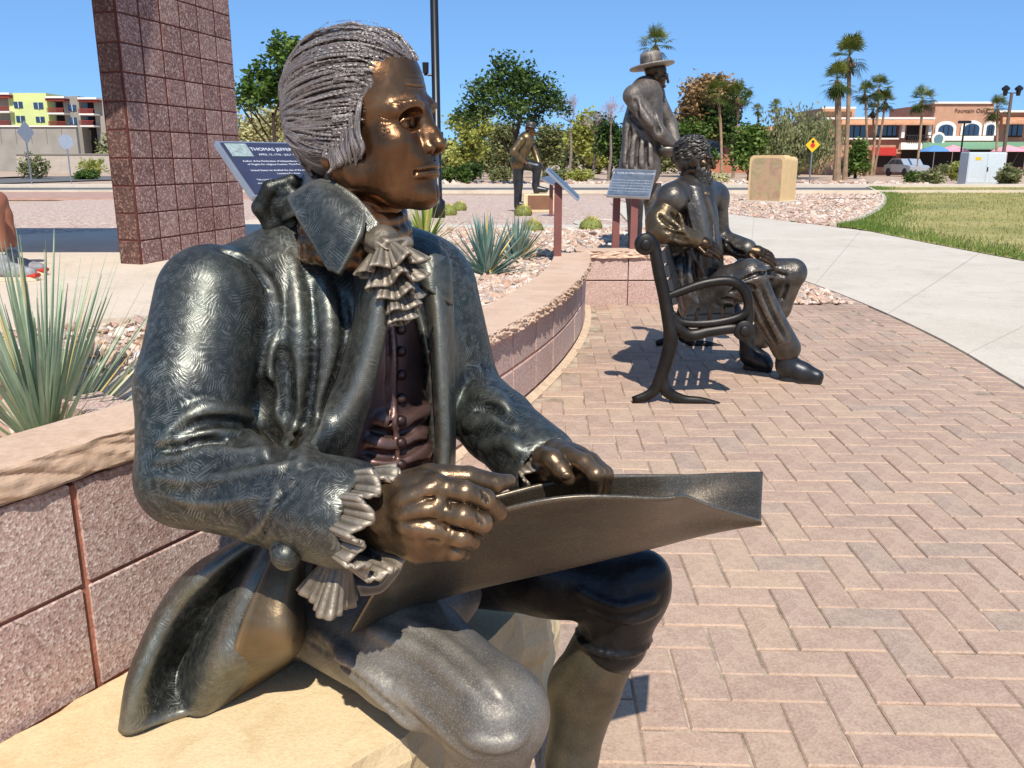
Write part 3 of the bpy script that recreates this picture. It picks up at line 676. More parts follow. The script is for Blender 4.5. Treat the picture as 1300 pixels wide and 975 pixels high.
# ---------------- head (sculpted in its own frame: +x face, +y left, +z up)
class FaceFld(Fld):                      # facial features keep one table of heights
    on = True
    def zf(s, p):
        p = np.array(p, float)
        if s.on: z = p[2]; p[2] = np.interp(z, [-.21, -.129, -.073, -.044, -.031, .001, .0275, .064, .135], [-.21, -.134, -.0765, -.057, -.047, -.015, .007, .046, .135]); p[0] += .006*float(sstep(-.04, -.08, z))*(p[0] > .03)
        return p
    def cone(s, a, b, ra, rb, k=.01, mode='add'): return Fld.cone(s, s.zf(a), s.zf(b), ra, rb, k, mode)
    def ell(s, c, r, R=None, k=.01, mode='add'): return Fld.ell(s, s.zf(c), r, R, k, mode)
H = FaceFld((-.12, -.10, -.21), (.14, .10, .135), .0014); H.on = False
H.ell((-.018, 0, .042), (.098, .076, .082), k=.01)
H.ell((.024, 0, .044), (.060, .064, .058), k=.03); H.ell((.040, 0, .0), (.048, .056, .05), k=.03)
H.ell((.024, 0, -.040), (.064, .060, .082), k=.03); H.on = True
for s in (1, -1):
    H.tube([(-.006, s*.057, -.050), (.006, s*.053, -.082), (.050, s*.033, -.108), (.074, s*.012, -.114)], [.018, .016, .014, .014], .030)   # jaw
    H.ell((.056, s*.043, -.022), (.030, .021, .019), k=.020)         # cheekbone
    H.ell((.046, s*.034, -.062), (.036, .028, .034), k=.03)          # cheek
    H.ell((.068, s*.024, -.050), (.024, .016, .022), k=.015)
H.ell((.076, 0, -.110), (.021, .024, .019), k=.014)                  # chin
H.ell((.070, 0, -.070), (.029, .033, .028), k=.018)                  # mouth barrel
for s in (1, -1):                                                     # brow and socket
    H.tube([(.0895, s*.009, .0235), (.0885, s*.026, .0290), (.074, s*.049, .0215)], [.0082, .0082, .0075], .016)
    H.ell((.1035, s*.0335, .0050), (.0365, .0235, .0170), k=.003, mode='sub')
    H.ell((.096, s*.0180, .000), (.018, .0085, .010), k=.004, mode='sub')
# nose
H.tube([(.0850, 0, .026), (.0935, 0, .007), (.1035, 0, -.014), (.1130, 0, -.0300)], [.0100, .0082, .0092, .0108], .010)
for s in (1, -1):
    H.tube([(.092, s*.007, .000), (.098, s*.0105, -.026)], [.0068, .0080], .010)
    H.ell((.0995, s*.0138, -.0365), (.0128, .0074, .0090), k=.004)
H.ell((.1100, 0, -.0385), (.0085, .0062, .0060), k=.004)
for s in (1, -1):
    H.ell((.1060, s*.0075, -.0445), (.0052, .0032, .0032), k=.0015, mode='sub')
    H.tube([(.0900, s*.0195, -.0290), (.0870, s*.0205, -.0380), (.0900, s*.0170, -.0450)], [.0010, .0014, .0008], .0025, 'sub')          # alar groove
    H.tube([(.0905, s*.0200, -.0430), (.0855, s*.0290, -.0570), (.0790, s*.0345, -.0720)], [.0008, .0014, .0006], .0040, 'sub')          # smile line
H.tube([(.1000, 0, -.0480), (.0985, 0, -.0600)], [.0014, .0020], .003, 'sub')
# lips, laid on the surface
H.on = False
def fx(y, z, off=0.):
    j, k = int(round((y-H.lo[1])/H.h)), int(round((z-H.lo[2])/H.h)); w = np.nonzero(H.D[:, j, k] < 0)[0]; i = w[-1]; v0, v1 = H.D[i, j, k], H.D[i+1, j, k]; return H.ax[0][i]+H.h*v0/(v0-v1)+off
def fy(x, z, s, off=0.):
    i, k = int(round((x-H.lo[0])/H.h)), int(round((z-H.lo[2])/H.h)); w = np.nonzero(H.D[i, :, k] < 0)[0]; return (H.ax[1][w[-1]]+off) if s > 0 else (H.ax[1][w[0]]-off)
ym = np.linspace(-.037, .037, 19); zm = lambda y: -.0805-.0040*(y/.037)**2
bow = lambda y: .0012*cos(y*260)*(abs(y) < .012)
up_ = [(fx(y, zm(y)+.0048, -.0026), y, zm(y)+.0048-.0008*(abs(y) < .004)) for y in ym]; lo_ = [(fx(y, zm(y)-.0060, -.0030), y, zm(y)-.0060) for y in ym]
H.tube(up_, [.0010+.0031*(1-(y/.037)**2) for y in ym], .003); H.tube(lo_, [.0010+.0042*(1-(y/.037)**2) for y in ym], .004)
sl_ = [(fx(y, zm(y), -.0006), y, zm(y)) for y in ym]; H.tube(sl_, [.0016]*19, .0012, 'sub')
for s in (1, -1): H.ell((fx(s*.0365, -.0842), s*.0365, -.0842), (.0030, .0026, .0034), k=.003, mode='sub')
H.on = True
H.tube([(.0985, 0, -.1010), (.0975, 0, -.1150)], .0010, .005, 'sub')
for s in (1, -1):                                                     # eye: ball, lids, crow's feet, pouch
    H.ell((.0695, s*.0325, .0010), (.0130, .0140, .0125), k=.0008)
    H.tube([(.0735, s*.0170, -.0024), (.0800, s*.0235, .0062), (.0820, s*.0320, .0090), (.0798, s*.0410, .0066), (.0715, s*.0500, -.0010)], [.0014, .0024, .0026, .0024, .0016], .0010)
    H.tube([(.0735, s*.0170, -.0030), (.0795, s*.0245, -.0080), (.0805, s*.0325, -.0095), (.0785, s*.0415, -.0078), (.0715, s*.0500, -.0018)], [.0014, .0022, .0025, .0022, .0014], .0010)
    H.tube([(.0800, s*.0200, -.0150), (.0810, s*.0330, -.0190), (.0740, s*.0460, -.0140)], [.0018, .0032, .0018], .0030)
    H.ell((.0825, s*.0312, .0010), (.0016, .0036, .0036), k=.0008, mode='sub')
    H.on = False
    for q in range(5):                                                # crow's feet and lower-lid creases
        zq = -.010-.0042*q; P = [(x, fy(x, z, s, .0003), z) for x, z in ((.066, zq+.000), (.059, zq+.003-.0018*q), (.051, zq+.006-.0034*q))]; H.tube(P, [.0004, .0008, .0003], .0008, 'sub')
        P = [(x, fy(x, z, s, -.0004), z) for x, z in ((.066, zq+.0021), (.059, zq+.0051-.0018*q), (.051, zq+.0081-.0034*q))]; H.tube(P, [.0003, .0007, .0003], .0010)
    H.on = True
    for q in range(12):                                               # eyebrow hairs
        t_ = q/11; y_ = .009+.040*t_; z_ = .0275+.0060*sin(t_*2.6)-.004*t_; z_ -= .0185; H.on = False; H.tube([(fx(s*y_, z_-.003), s*y_, z_-.003), (fx(s*(y_+.004), z_+.001, .0004), s*(y_+.004), z_+.001), (fx(s*(y_+.008), z_+.003), s*(y_+.008), z_+.003)], [.0006, .0013, .0005], .0012); H.on = True
    H.on = False; H.ell((-.034, s*.072, -.058), (.009, .009, .013), k=.006); H.on = True      # ear lobe
for z in (.052, .064): H.tube([(.084, .032, z), (.0900, .012, z+.003), (.0905, -.012, z+.001), (.084, -.032, z+.002)], .0007, .003, 'sub')
for s in (1, -1): H.tube([(.0960, s*.0045, .013), (.0980, s*.0060, .027)], .0008, .003, 'sub')
H.on = False
H.cone((-.020, 0, -.07), (-.046, 0, -.205), .055, .064, .02)
H.tube([(.012, 0, -.10), (.010, 0, -.14), (-.005, 0, -.20)], [.018, .02, .022], .02)
for s in (1, -1): H.tube([(-.03, s*.055, -.07), (.0, s*.040, -.14), (.02, s*.015, -.195)], [.012, .013, .012], .015)
HO = PY(467, 150, 1.25); HYAW = radians(-20); HS = .925
def head_place(o):
    o.parent = st; o.location = HO-Vector(SB); o.rotation_euler = (radians(0), radians(-4), HYAW); o.scale = (HS,)*3
head = H.build('head', B_SKIN, None, Vector((0, 0, 0))); head_place(head)
# ---------------- hair: combed back in locks to a tied tail
rh = random.Random(5)
G = Fld((-.150, -.120, -.115), (.120, .120, .150), .0016)
hc = np.array([-.016, 0, .036]); hr = np.array([.110, .089, .098])
def hsurf(d, off):
    d = d/np.linalg.norm(d); e = d.copy(); e[2] *= (1 if e[2] > 0 else .55); t = 1/np.sqrt(((e/hr)**2).sum()); return hc+d*(t+off)
G.ell(hc, hr-.0048, k=.003); G.ell((-.060, 0, -.020), (.062, .068, .064), k=.02)
for s in (1, -1): G.ell((-.014, s*.064, .002), (.048, .018, .048), k=.012)
for s in (1, -1):
    G.ell((.106, s*.030, -.020), (.072, .062, .088), k=.004, mode='sub'); G.ell((.070, s*.075, -.030), (.050, .05, .072), k=.004, mode='sub')
LP = []; LI = []
def lock(a, b_, side, off, r, wav, t0=0., t1=1.):
    P = []; R_ = []; n = 15; idn = len(LI)
    for q in range(n):
        t = t0+(t1-t0)*q/(n-1); w = t*t*(3-2*t)
        d = (1-w)*a+w*b_+np.array([-.15*sin(pi*t), side*.55*sin(pi*t)*abs(a[1]), .35*sin(pi*t)*max(0, a[2])])
        p = hsurf(d, off+.004*sin(pi*t)+.0022*sin(wav+7*t)); P.append(p+np.array([0, 0, 1.])*(.0075*sin(wav*2+6.5*t)*sin(pi*t)))
        e = q/(n-1); R_.append(r*min(1, .15+2.2*e, .45+3*(1-e)))
    P = np.array(P); LI.append(r); Qs = [np.array(v) for v in smooth_path([tuple(v) for v in P], 70)]
    G.tube(Qs[::2], np.interp(np.linspace(0, 1, len(Qs[::2])), np.linspace(0, 1, n), R_), .0017)
    for q in range(1, 70): LP.append((Qs[q], (Qs[q+1]-Qs[q-1])/2, idn, q/70, r))
hl = [(.084, .000, .072), (.078, .018, .074), (.064, .034, .072), (.046, .050, .060), (.034, .063, .042), (.028, .072, .020), (.026, .077, -.004), (.024, .079, -.028), (.020, .079, -.050), (.014, .078, -.072)]
hl = [np.array(p)-hc for p in hl]
def hline(u):
    u = u*(len(hl)-1); i = min(int(u), len(hl)-2); return hl[i]+(hl[i+1]-hl[i])*(u-i)
for side in (1, -1):
    for layer, (off, r0, N_) in enumerate(((-.0045, .0040, 70), (-.0018, .0036, 62), (.0004, .0030, 54))):
        for q in range(N_):
            u = min(1, max(0, (q+rh.uniform(-.4, .4))/N_)); a = hline(u)*np.array([1, side, 1])
            b_ = np.array([-.080, side*(.004+.05*rh.random()*(u+.15)), -.112-.02*rh.random()+.03*(1-u)])
            t0 = 0.0 if layer < 2 else rh.uniform(.0, .4); lock(a, b_, side, off+rh.uniform(-.0016, .0012), r0*rh.choice((.5, .7, .9, 1.0, 1.2, 1.5)), rh.uniform(0, 6), t0, rh.uniform(.85, 1.0) if layer else 1.0)
for s in (1, -1):
    for q in range(16):                       # locks falling before the ear
        x0_ = .031-.0042*q+rh.uniform(-.003, .003); P = [np.array((x0_+.006, s*.062, .040-.003*q)), np.array((x0_+.003*sin(q*2.1), s*(.0765+.002*(q % 2)), .012-.004*q)), np.array((x0_-.003, s*.0805, -.020-.003*q)), np.array((x0_-.001+.004*sin(q), s*.0795, -.046-.002*q)), np.array((x0_-.010+rh.uniform(-.006, .006), s*.0745, -.062-.012*rh.random()))]
        Qs = [np.array(v) for v in smooth_path([tuple(v) for v in P], 24)]; G.tube(Qs, np.interp(np.linspace(0, 1, 25), [0, .3, .7, 1], [.0010, .0042*rh.uniform(.6, 1.2), .0040*rh.uniform(.6, 1.3), .0006]), .0010)
        for j in range(1, 24): LP.append((Qs[j], (Qs[j+1]-Qs[j-1])/2, 700+q+50*(s > 0), j/24, .005))
    G.ell((-.034, s*.092, -.066), (.012, .020, .012), k=.002, mode='sub')
    for q in range(34):                       # fine wisps along the hairline
        u = rh.random()*.8; a = hline(u)*np.array([1, s, 1]); p0 = hsurf(a+np.array([.014, 0, -.004])*rh.uniform(.5, 1.2), -.0065); p1 = hsurf(a+np.array([-.012, 0, .006]), -.001); p2 = hsurf(a+np.array([-.034, 0, .008]), .001)
        G.tube([np.array(v) for v in smooth_path([tuple(p0), tuple(p1), tuple(p2)], 10)], np.linspace(.0006, .0022, 11), .0012)
G.ell((.02, 0, -.150), (.10, .12, .080), k=.004, mode='sub')
V, F_ = G.mesh(); hair = npmesh('hair', V, F_, B_HAIR, head)
from mathutils import kdtree
kd = kdtree.KDTree(len(LP))
for i, l_ in enumerate(LP): kd.insert(l_[0], i)
kd.balance(); hu = np.zeros((len(V), 3), np.float32)
for i, v in enumerate(V):
    _, j, _ = kd.find(v); p, d, idn, tt, r = LP[j]; lat = np.cross(d, p-hc); lat = lat/(np.linalg.norm(lat)+1e-9); hu[i] = (idn*3.17+(v-p)@lat/.0016, (tt+((v-p)@d)/((d@d)*70+1e-9))*3+idn, 0)
at = hair.data.attributes.new('hu', 'FLOAT_VECTOR', 'POINT'); at.data.foreach_set('vector', hu.ravel())
T = Fld((-.20, -.06, -.27), (-.05, .06, -.05), .0022)
for q in range(16):
    a = rh.uniform(0, 2*pi); r = rh.uniform(.002, .016)
    T.tube([(-.098+r*cos(a)*.5, r*sin(a), -.07), (-.118+r*cos(a), r*sin(a)*1.1, -.115), (-.135+r*cos(a)*1.3, r*sin(a)*1.3, -.165), (-.14+r*cos(a)*.6, r*sin(a)*.8, -.21-.03*rh.random())], [.008, .010, .010, .003], .003)
T.build('hair_tail', B_HAIR, head, Vector((0, 0, 0)))
T = Fld((-.24, -.09, -.24), (-.06, .09, -.05), .0024)
for s in (1, -1):
    T.tube([(-.104, 0, -.096), (-.130, s*.022, -.082), (-.160, s*.040, -.092), (-.178, s*.044, -.120), (-.172, s*.034, -.148), (-.145, s*.020, -.138), (-.110, 0, -.102)], [.006, .009, .012, .013, .011, .008, .006], .006)
    T.tube([(-.108, 0, -.102), (-.135, s*.018, -.140), (-.165, s*.026, -.185), (-.180, s*.030, -.215)], [.007, .010, .012, .009], .005)
T.ell((-.106, 0, -.098), (.016, .018, .015), k=.004)
for s in (1, -1):
    T.ell((-.146, s*.030, -.114), (.034, .012, .028), k=.006)
    for q in range(3): T.tube([(-.112, s*.040, -.100-.004*q), (-.140, s*.043, -.104-.008*q), (-.168, s*.046, -.106-.014*q)], [.001, .0022, .001], .002, 'sub'); T.build('hair_ribbon', B_COAT, head, Vector((0, 0, 0)))
# ---------------- coat
K = Fld((-.66, .86, .40), (.16, 1.68, 1.16), .0042)
K.ell(BW(0, 0, .90), (.138, .180, .19), BR, .02); K.ell(BW(0, 0, .70), (.135, .165, .22), BR, .05); K.ell(BW(-.03, 0, .52), (.15, .20, .13), BR, .05)
for s in (1, -1):
    K.cone(BW(-.035, s*.04, 1.075), BW(-.03, s*.165, 1.015), .058, .066, .04)
    K.cone(BW(-.03, s*.150, 1.00), BW(.01, s*.12, .85), .068, .075, .04)
shR = P3(270, 380, 1.19); elR = P3(240, 605, 1.08); wrR = P3(438, 652, .965)
K.tube([shR, shR*.5+elR*.5+np.array([-.008, -.005, 0]), elR], [.076, .074, .066], .012); K.tube([elR, elR*.5+wrR*.5, wrR], [.066, .060, .060], .012)
shL = P3(552, 372, 1.44); elL = P3(588, 500, 1.43); wrL = P3(684, 588, 1.225)
K.tube([shL, elL], [.072, .064], .02); K.tube([elL, elL*.5+wrL*.5, wrL], [.064, .060, .054], .012)
# turned-back cuffs
dR = (wrR-elR)/np.linalg.norm(wrR-elR); K.cone(wrR-dR*.075, wrR, .0645, .0665, .004); K.cone(wrR+dR*.055, wrR+dR*.12, .058, .058, .003, 'sub')
dL = (wrL-elL)/np.linalg.norm(wrL-elL); K.cone(wrL-dL*.07, wrL, .058, .060, .004); K.cone(wrL+dL*.05, wrL+dL*.12, .055, .055, .003, 'sub')
# front opening: right edge sweeps out towards the waist
def opening(zs):
    for z in zs:
        t = (1.07-z)/.5; lr = -.020-.155*max(0, t)**1.35; ll = .035+.055*t
        c = (lr+ll)/2; K.box(BW(.16, c, z), (.11, (ll-lr)/2, .016), BR, .006, .006, 'sub')
opening(np.arange(.46, 1.12, .016))
K.ell(BW(.06, 0, 1.12), (.10, .062, .075), BR, .01, 'sub')
# folds and seams following the photograph
S = K.stroke
for pts, r, k in (
    ([(282, 318), (322, 338), (348, 375), (352, 430)], .006, .006),
    ([(352, 430), (353, 500), (345, 560)], .010, .012),
    ([(372, 330), (380, 420), (372, 520), (352, 600)], .008, .012), ([(412, 350), (420, 430), (405, 520), (382, 585)], .009, .012),
    ([(446, 350), (452, 400), (432, 480), (398, 560), (378, 600)], .008, .010),
    ([(222, 545), (262, 522), (305, 528), (342, 545)], .009, .014), ([(205, 560), (250, 548), (300, 552), (330, 565)], .008, .014),
    ([(200, 585), (262, 575), (330, 575), (372, 580)], .006, .012), ([(196, 605), (260, 610), (330, 598), (380, 588)], .0045, .008),
    ([(215, 632), (270, 640), (330, 630)], .0035, .006), ([(300, 690), (345, 655), (352, 610)], .004, .006),
    ([(600, 500), (625, 505), (645, 525)], .009, .014), ([(590, 540), (630, 535), (655, 545)], .008, .014), ([(610, 570), (640, 560), (662, 575)], .007, .012)): S(pts, r, k, sink=r*.45)
for pts, r, k in (
    ([(358, 440), (362, 520), (352, 585)], .010, .012), ([(395, 360), (400, 450), (390, 540)], .004, .008), ([(432, 370), (440, 430), (420, 500), (392, 575)], .005, .008),
    ([(215, 555), (265, 535), (320, 540)], .004, .010), ([(208, 573), (262, 562), (320, 564)], .004, .010), ([(270, 316), (312, 332), (342, 372)], .0025, .004), ([(336, 490), (330, 530), (346, 560)], .006, .02),
    ([(605, 520), (630, 520), (650, 535)], .004, .010), ([(382, 610), (352, 640), (330, 690)], .0022, .003), ([(455, 420), (430, 490), (405, 540)], .004, .006)): S(pts, r, k, 'sub')
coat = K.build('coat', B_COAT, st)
# button on the cuff
hb = K.hit(364, 702)
if hb is not None:
    m = Fld(hb-.03, hb+.03, .0016); n_ = np.array([0.05, -.93, -.36]); n_ /= np.linalg.norm(n_); m.cone(hb+n_*.000, hb+n_*.003, .0205, .0185, .002); m.tube([hb+n_*.0035+.0165*(np.cross(n_, [0, 0, 1.])*cos(a)+np.cross(n_, np.cross(n_, [0, 0, 1.]))*sin(a)) for a in np.linspace(0, 2*pi, 25)], .0020, .001); m.build('button', B_COAT, coat)
# lapels: rolled front edges
def px_sheet(rows, nu, nv, th, name, mat, parent, smooth=True):
    rows = [smooth_path([tuple(PY(*p)) for p in r], nu) for r in rows]
    cols = [smooth_path([tuple(r[i]) for r in rows], nv) for i in range(nu+1)]
    m = MB(); m.sheet(lambda u, v: tuple(cols[round(u*nu)][round(v*nv)]), nu, nv, th); return m.build(name, mat, parent, smooth)
def shit(px, py, dy=-.006, dflt=1.18):
    h = K.hit(px, py); return (px, py, (h[1] if h is not None else dflt)+dy)
px_sheet([[shit(452, 345), shit(452, 400), shit(430, 480), shit(396, 560), shit(372, 608, -.004)],
          [(478, 342, 1.135), (474, 408, 1.115), (452, 490, 1.10), (420, 565, 1.09), (398, 612, 1.09)],
          [(490, 345, 1.150), (488, 415, 1.135), (470, 500, 1.125), (446, 575, 1.12), (430, 622, 1.12)],
          [(480, 350, 1.185), (474, 425, 1.18), (458, 510, 1.17), (440, 585, 1.165), (424, 626, 1.16)]], 26, 12, .008, 'lapel', B_COAT, coat)
px_sheet([[(528, 330, 1.30), (545, 400, 1.27), (552, 480, 1.245), (556, 560, 1.235), (552, 625, 1.22)],
          [(546, 322, 1.27), (556, 395, 1.245), (562, 480, 1.225), (566, 560, 1.215), (562, 628, 1.20)],
          [(570, 330, 1.31), (573, 400, 1.29), (574, 480, 1.28), (575, 560, 1.27), (573, 620, 1.26)]], 22, 10, .010, 'lapel', B_COAT, coat)
# collar flap and standing band
px_sheet([[(366, 252, 1.215), (408, 232, 1.20), (440, 250, 1.175), (464, 272, 1.15)],
          [(378, 275, 1.185), (410, 262, 1.165), (438, 278, 1.145), (460, 296, 1.13)],
          [(398, 308, 1.160), (416, 304, 1.145), (434, 312, 1.132), (446, 322, 1.122)],
          [(420, 344, 1.135), (425, 345, 1.130), (428, 347, 1.126), (431, 349, 1.122)]], 18, 16, .009, 'collar', B_COAT, coat)
px_sheet([[(350, 262, 1.29), (372, 246, 1.24), (410, 228, 1.215), (450, 248, 1.19), (482, 285, 1.165)],
          [(352, 285, 1.29), (378, 272, 1.235), (414, 262, 1.20), (450, 280, 1.17), (478, 312, 1.15)]], 18, 6, .010, 'collar_band', B_COAT, coat)
px_sheet([[(520, 300, 1.33), (545, 306, 1.31), (566, 322, 1.31)], [(516, 325, 1.29), (544, 336, 1.265), (572, 350, 1.28)], [(530, 352, 1.275), (548, 372, 1.25), (572, 388, 1.275)]], 14, 12, .010, 'collar', B_COAT, coat)
# coat tail spread on the stone
SZ = .412
q = lambda a, b_, dz=0: tuple((lambda g: (a, b_, g.y))(GP(a, b_, SZ+dz)))
px_sheet([[(398, 690, 1.165), (352, 690, 1.14), (334, 688, 1.17), (314, 688, 1.17), (305, 690, 1.22), (330, 690, 1.30)],
          [(392, 738, 1.165), (320, 742, 1.105), (292, 738, 1.175), (260, 728, 1.13), (248, 722, 1.22), (285, 728, 1.33)],
          [(386, 780, 1.17), (294, 800, 1.085), (256, 800, 1.175), (214, 778, 1.125), (206, 772, 1.22), (232, 772, 1.33)],
          [(386, 805, 1.175), (280, 850, 1.075), (228, 850, 1.165), (176, 862, 1.085), (170, 852, 1.18), (205, 830, 1.28)],
          [q(386, 822), q(275, 896), q(228, 910), q(160, 931), (166, 900, 1.12), (200, 850, 1.23)]], 40, 26, .012, 'coat_tail', B_COAT, coat)
px_sheet([[(392, 700, 1.19), (376, 700, 1.125), (350, 698, 1.13)], [(390, 750, 1.19), (366, 762, 1.085), (326, 752, 1.092)], [(388, 800, 1.2), (366, 818, 1.080), (300, 815, 1.072)], [q(392, 826), q(352, 851), q(283, 893)]], 16, 14, .008, 'lining', B_LIN, coat)
# ---------------- waistcoat
W = Fld((-.40, 1.00, .50), (.06, 1.45, 1.12), .0032)
W.ell(BW(.005, .0, .90), (.118, .150, .19), BR, .02); W.ell(BW(.012, 0, .70), (.120, .140, .20), BR, .05)
S = W.stroke
for pts, r in (([(470, 560), (500, 566), (540, 548)], .010), ([(462, 585), (505, 588), (545, 570)], .012), ([(480, 530), (510, 536), (545, 518)], .008), ([(458, 605), (505, 608), (545, 596)], .010)): S(pts, r, .012)
for pts, r in (([(466, 573), (500, 578), (540, 560)], .006), ([(470, 545), (505, 551), (540, 533)], .005), ([(462, 597), (505, 599), (545, 586)], .006)): S(pts, r, .006, 'sub')
S([(496, 400), (500, 450), (499, 500), (503, 550), (507, 610)], .004, .003); S([(490, 400), (493, 450), (492, 500), (496, 550), (500, 610)], .0025, .002, 'sub')
vest = W.build('waistcoat', B_VEST, st)
for py in (418, 446, 476, 506, 534, 562, 590):
    h = W.hit(509, py)
    if h is not None: m = MB(); d = -np.array(ray(509, py)); d /= np.linalg.norm(d); p = Vector(h); n_ = Vector((.55, -.8, .1)).normalized(); m.tube([p-n_*.003, p+n_*.003, p+n_*.0055, p+n_*.0065], [.008, .008, .0055, .001], 14); m.build('button', B_VEST, vest, True)
# ---------------- neck cloth and jabot
Nf = Fld((-.34, 1.05, .95), (-.02, 1.42, 1.20), .0028)
nc = np.array(HO)+np.array([-.035, .012, 0])
for z, r in ((1.125, .062), (1.105, .068), (1.085, .070), (1.068, .070)):
    for a in np.linspace(0, 2*pi, 25)[:-1]:
        p = lambda a: np.array([nc[0]+.01+cos(a)*r, nc[1]-.005+sin(a)*r, z+.006*sin(2*a)])
        Nf.cone(p(a), p(a+2*pi/24), .012, .012, .006)
scarf = Nf.build('cravat', B_SKIN, st)
def frill(name, top, length, width, turns, ext, grow=1.0, par=None, th=.0035, n=110, mat=B_RUF, side=BF):
    top = np.array(top)                      # a band folded to and fro while it falls, its free edge towards the viewer
    def fn(u, v):
        a = u*turns*2*pi; w = width*(1-.55*u)*(.55+.45*grow)
        lat = w*sin(a)+.004*v*sin(a*2.3); p = top+BL*lat+np.array([0, 0, -length*u+.006*cos(a)*v])+(side*.55+np.array([0, 0, -.75]))*(ext*v*(1-.3*u)*(1+.3*cos(a)))+side*.012
        return tuple(p)
    m = MB(); m.sheet(fn, n, 8, th); return m.build(name, mat, par, True)
J = Fld((-.28, 1.02, .88), (-.06, 1.30, 1.15), .0026)
jt = P3(486, 306, 1.160); jb = P3(501, 398, 1.150)
J.tube([jt, jt*.5+jb*.5, jb], [.022, .020, .012], .01); J.tube([P3(466, 304, 1.155), P3(488, 314, 1.135), P3(516, 308, 1.16)], [.009, .011, .009], .004); J.tube([P3(468, 314, 1.155), P3(488, 323, 1.138), P3(512, 318, 1.16)], [.007, .009, .007], .003)
J.stroke([(476, 310), (492, 322), (512, 316)], .003, .003, 'sub'); J.stroke([(480, 302), (495, 312), (515, 306)], .003, .003, 'sub'); J.build('knot', B_RUF, scarf)
# ---------------- breeches and hose
Q = Fld((-.42, .82, -.02), (.36, 1.55, .72), .0045)
hipR = np.array([-.30, 1.27, .50]); knR = P3(628, 905, 1.00); hipL = np.array([-.08, 1.42, .52]); knL = P3(797, 745, 1.30)
Q.ell((-.21, 1.33, .50), (.16, .14, .09), k=.03)
Q.tube([hipR, hipR*.45+knR*.55+np.array([0, 0, .012]), knR], [.088, .082, .066], .02); Q.ell(P3(642, 908, .985), (.045, .04, .045), k=.035)
Q.cone(knR, knR+np.array([-.015, .02, -.12]), .064, .056, .02)
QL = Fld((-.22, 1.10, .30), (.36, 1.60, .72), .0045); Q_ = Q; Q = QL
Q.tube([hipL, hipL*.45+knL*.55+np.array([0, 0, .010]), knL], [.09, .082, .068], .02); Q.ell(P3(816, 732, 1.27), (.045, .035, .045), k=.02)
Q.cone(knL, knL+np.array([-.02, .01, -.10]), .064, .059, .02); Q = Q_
S = Q.stroke
for pts, r, k in (([(402, 800), (470, 850), (540, 905), (600, 960)], .006, .01), ([(430, 830), (480, 870), (530, 920)], .008, .02), ([(470, 800), (540, 830), (600, 880)], .007, .014), ([(520, 790), (580, 830), (640, 890)], .006, .012), ([(590, 935), (630, 945), (662, 935)], .007, .010)): S(pts, r, k, sink=r*.5)
for pts, r, k in (([(390, 812), (455, 862), (520, 918)], .003, .006),): S(pts, r, k, 'sub')
breech = Q.build('breeches', B_GREY, st)
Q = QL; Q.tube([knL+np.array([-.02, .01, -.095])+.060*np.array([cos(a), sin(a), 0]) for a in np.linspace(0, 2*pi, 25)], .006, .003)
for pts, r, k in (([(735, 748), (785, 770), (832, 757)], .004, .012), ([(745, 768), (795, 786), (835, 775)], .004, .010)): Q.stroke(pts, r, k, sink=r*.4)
Q.build('breeches', B_DARK, st)  # left leg darker: dark patina plus the sheet's shade put into the colour
E = Fld((-.20, .70, -.01), (.36, 1.45, .66), .0045)
fL = np.array([.085, 1.33, .09]); fR = np.array([-.005, 1.0, .09])
for kn, ft, s in ((knL+np.array([-.02, .01, -.085]), fL, 1), (knR+np.array([-.015, .02, -.105]), fR, -1)):
    ca_ = kn*.62+ft*.38+np.array([-.012, .022, 0]); E.tube([kn, ca_, kn*.25+ft*.75, ft], [.055, .060, .043, .037], .02)
hose = E.build('hose', B_HOSE, st)
E = Fld((-.20, .60, -.01), (.40, 1.45, .20), .0045)
for ft, yaw in ((fL, -.75), (fR, -.95)):
    d = np.array([cos(yaw), sin(yaw), 0]); n_ = np.array([-d[1], d[0], 0])
    E = Fld(ft-np.array([.28, .28, .10]), ft+np.array([.28, .28, .08]), .0045)
    E.tube([ft*np.array([1, 1, 0])+np.array([0, 0, .075]), ft*np.array([1, 1, 0])-d*.03+np.array([0, 0, .04])], [.040, .038], .02)
    E.tube([ft*np.array([1, 1, 0])+np.array([0, 0, .05]), ft*np.array([1, 1, 0])+d*.10+np.array([0, 0, .038]), ft*np.array([1, 1, 0])+d*.19+np.array([0, 0, .030])], [.040, .042, .030], .02)
    E.box(ft*np.array([1, 1, 0])+d*.09+np.array([0, 0, .006]), (.14, .040, .006), np.array([d, n_, [0, 0, 1]]), .004, .006); E.cut((0, 0, 0), (0, 0, -1)); E.box(ft*np.array([1, 1, 0])+d*.085+np.array([0, 0, .085]), (.022, .026, .008), np.array([d, n_, [0, 0, 1]]), .004, .003)
    E.build('shoe', B_COAT, st)
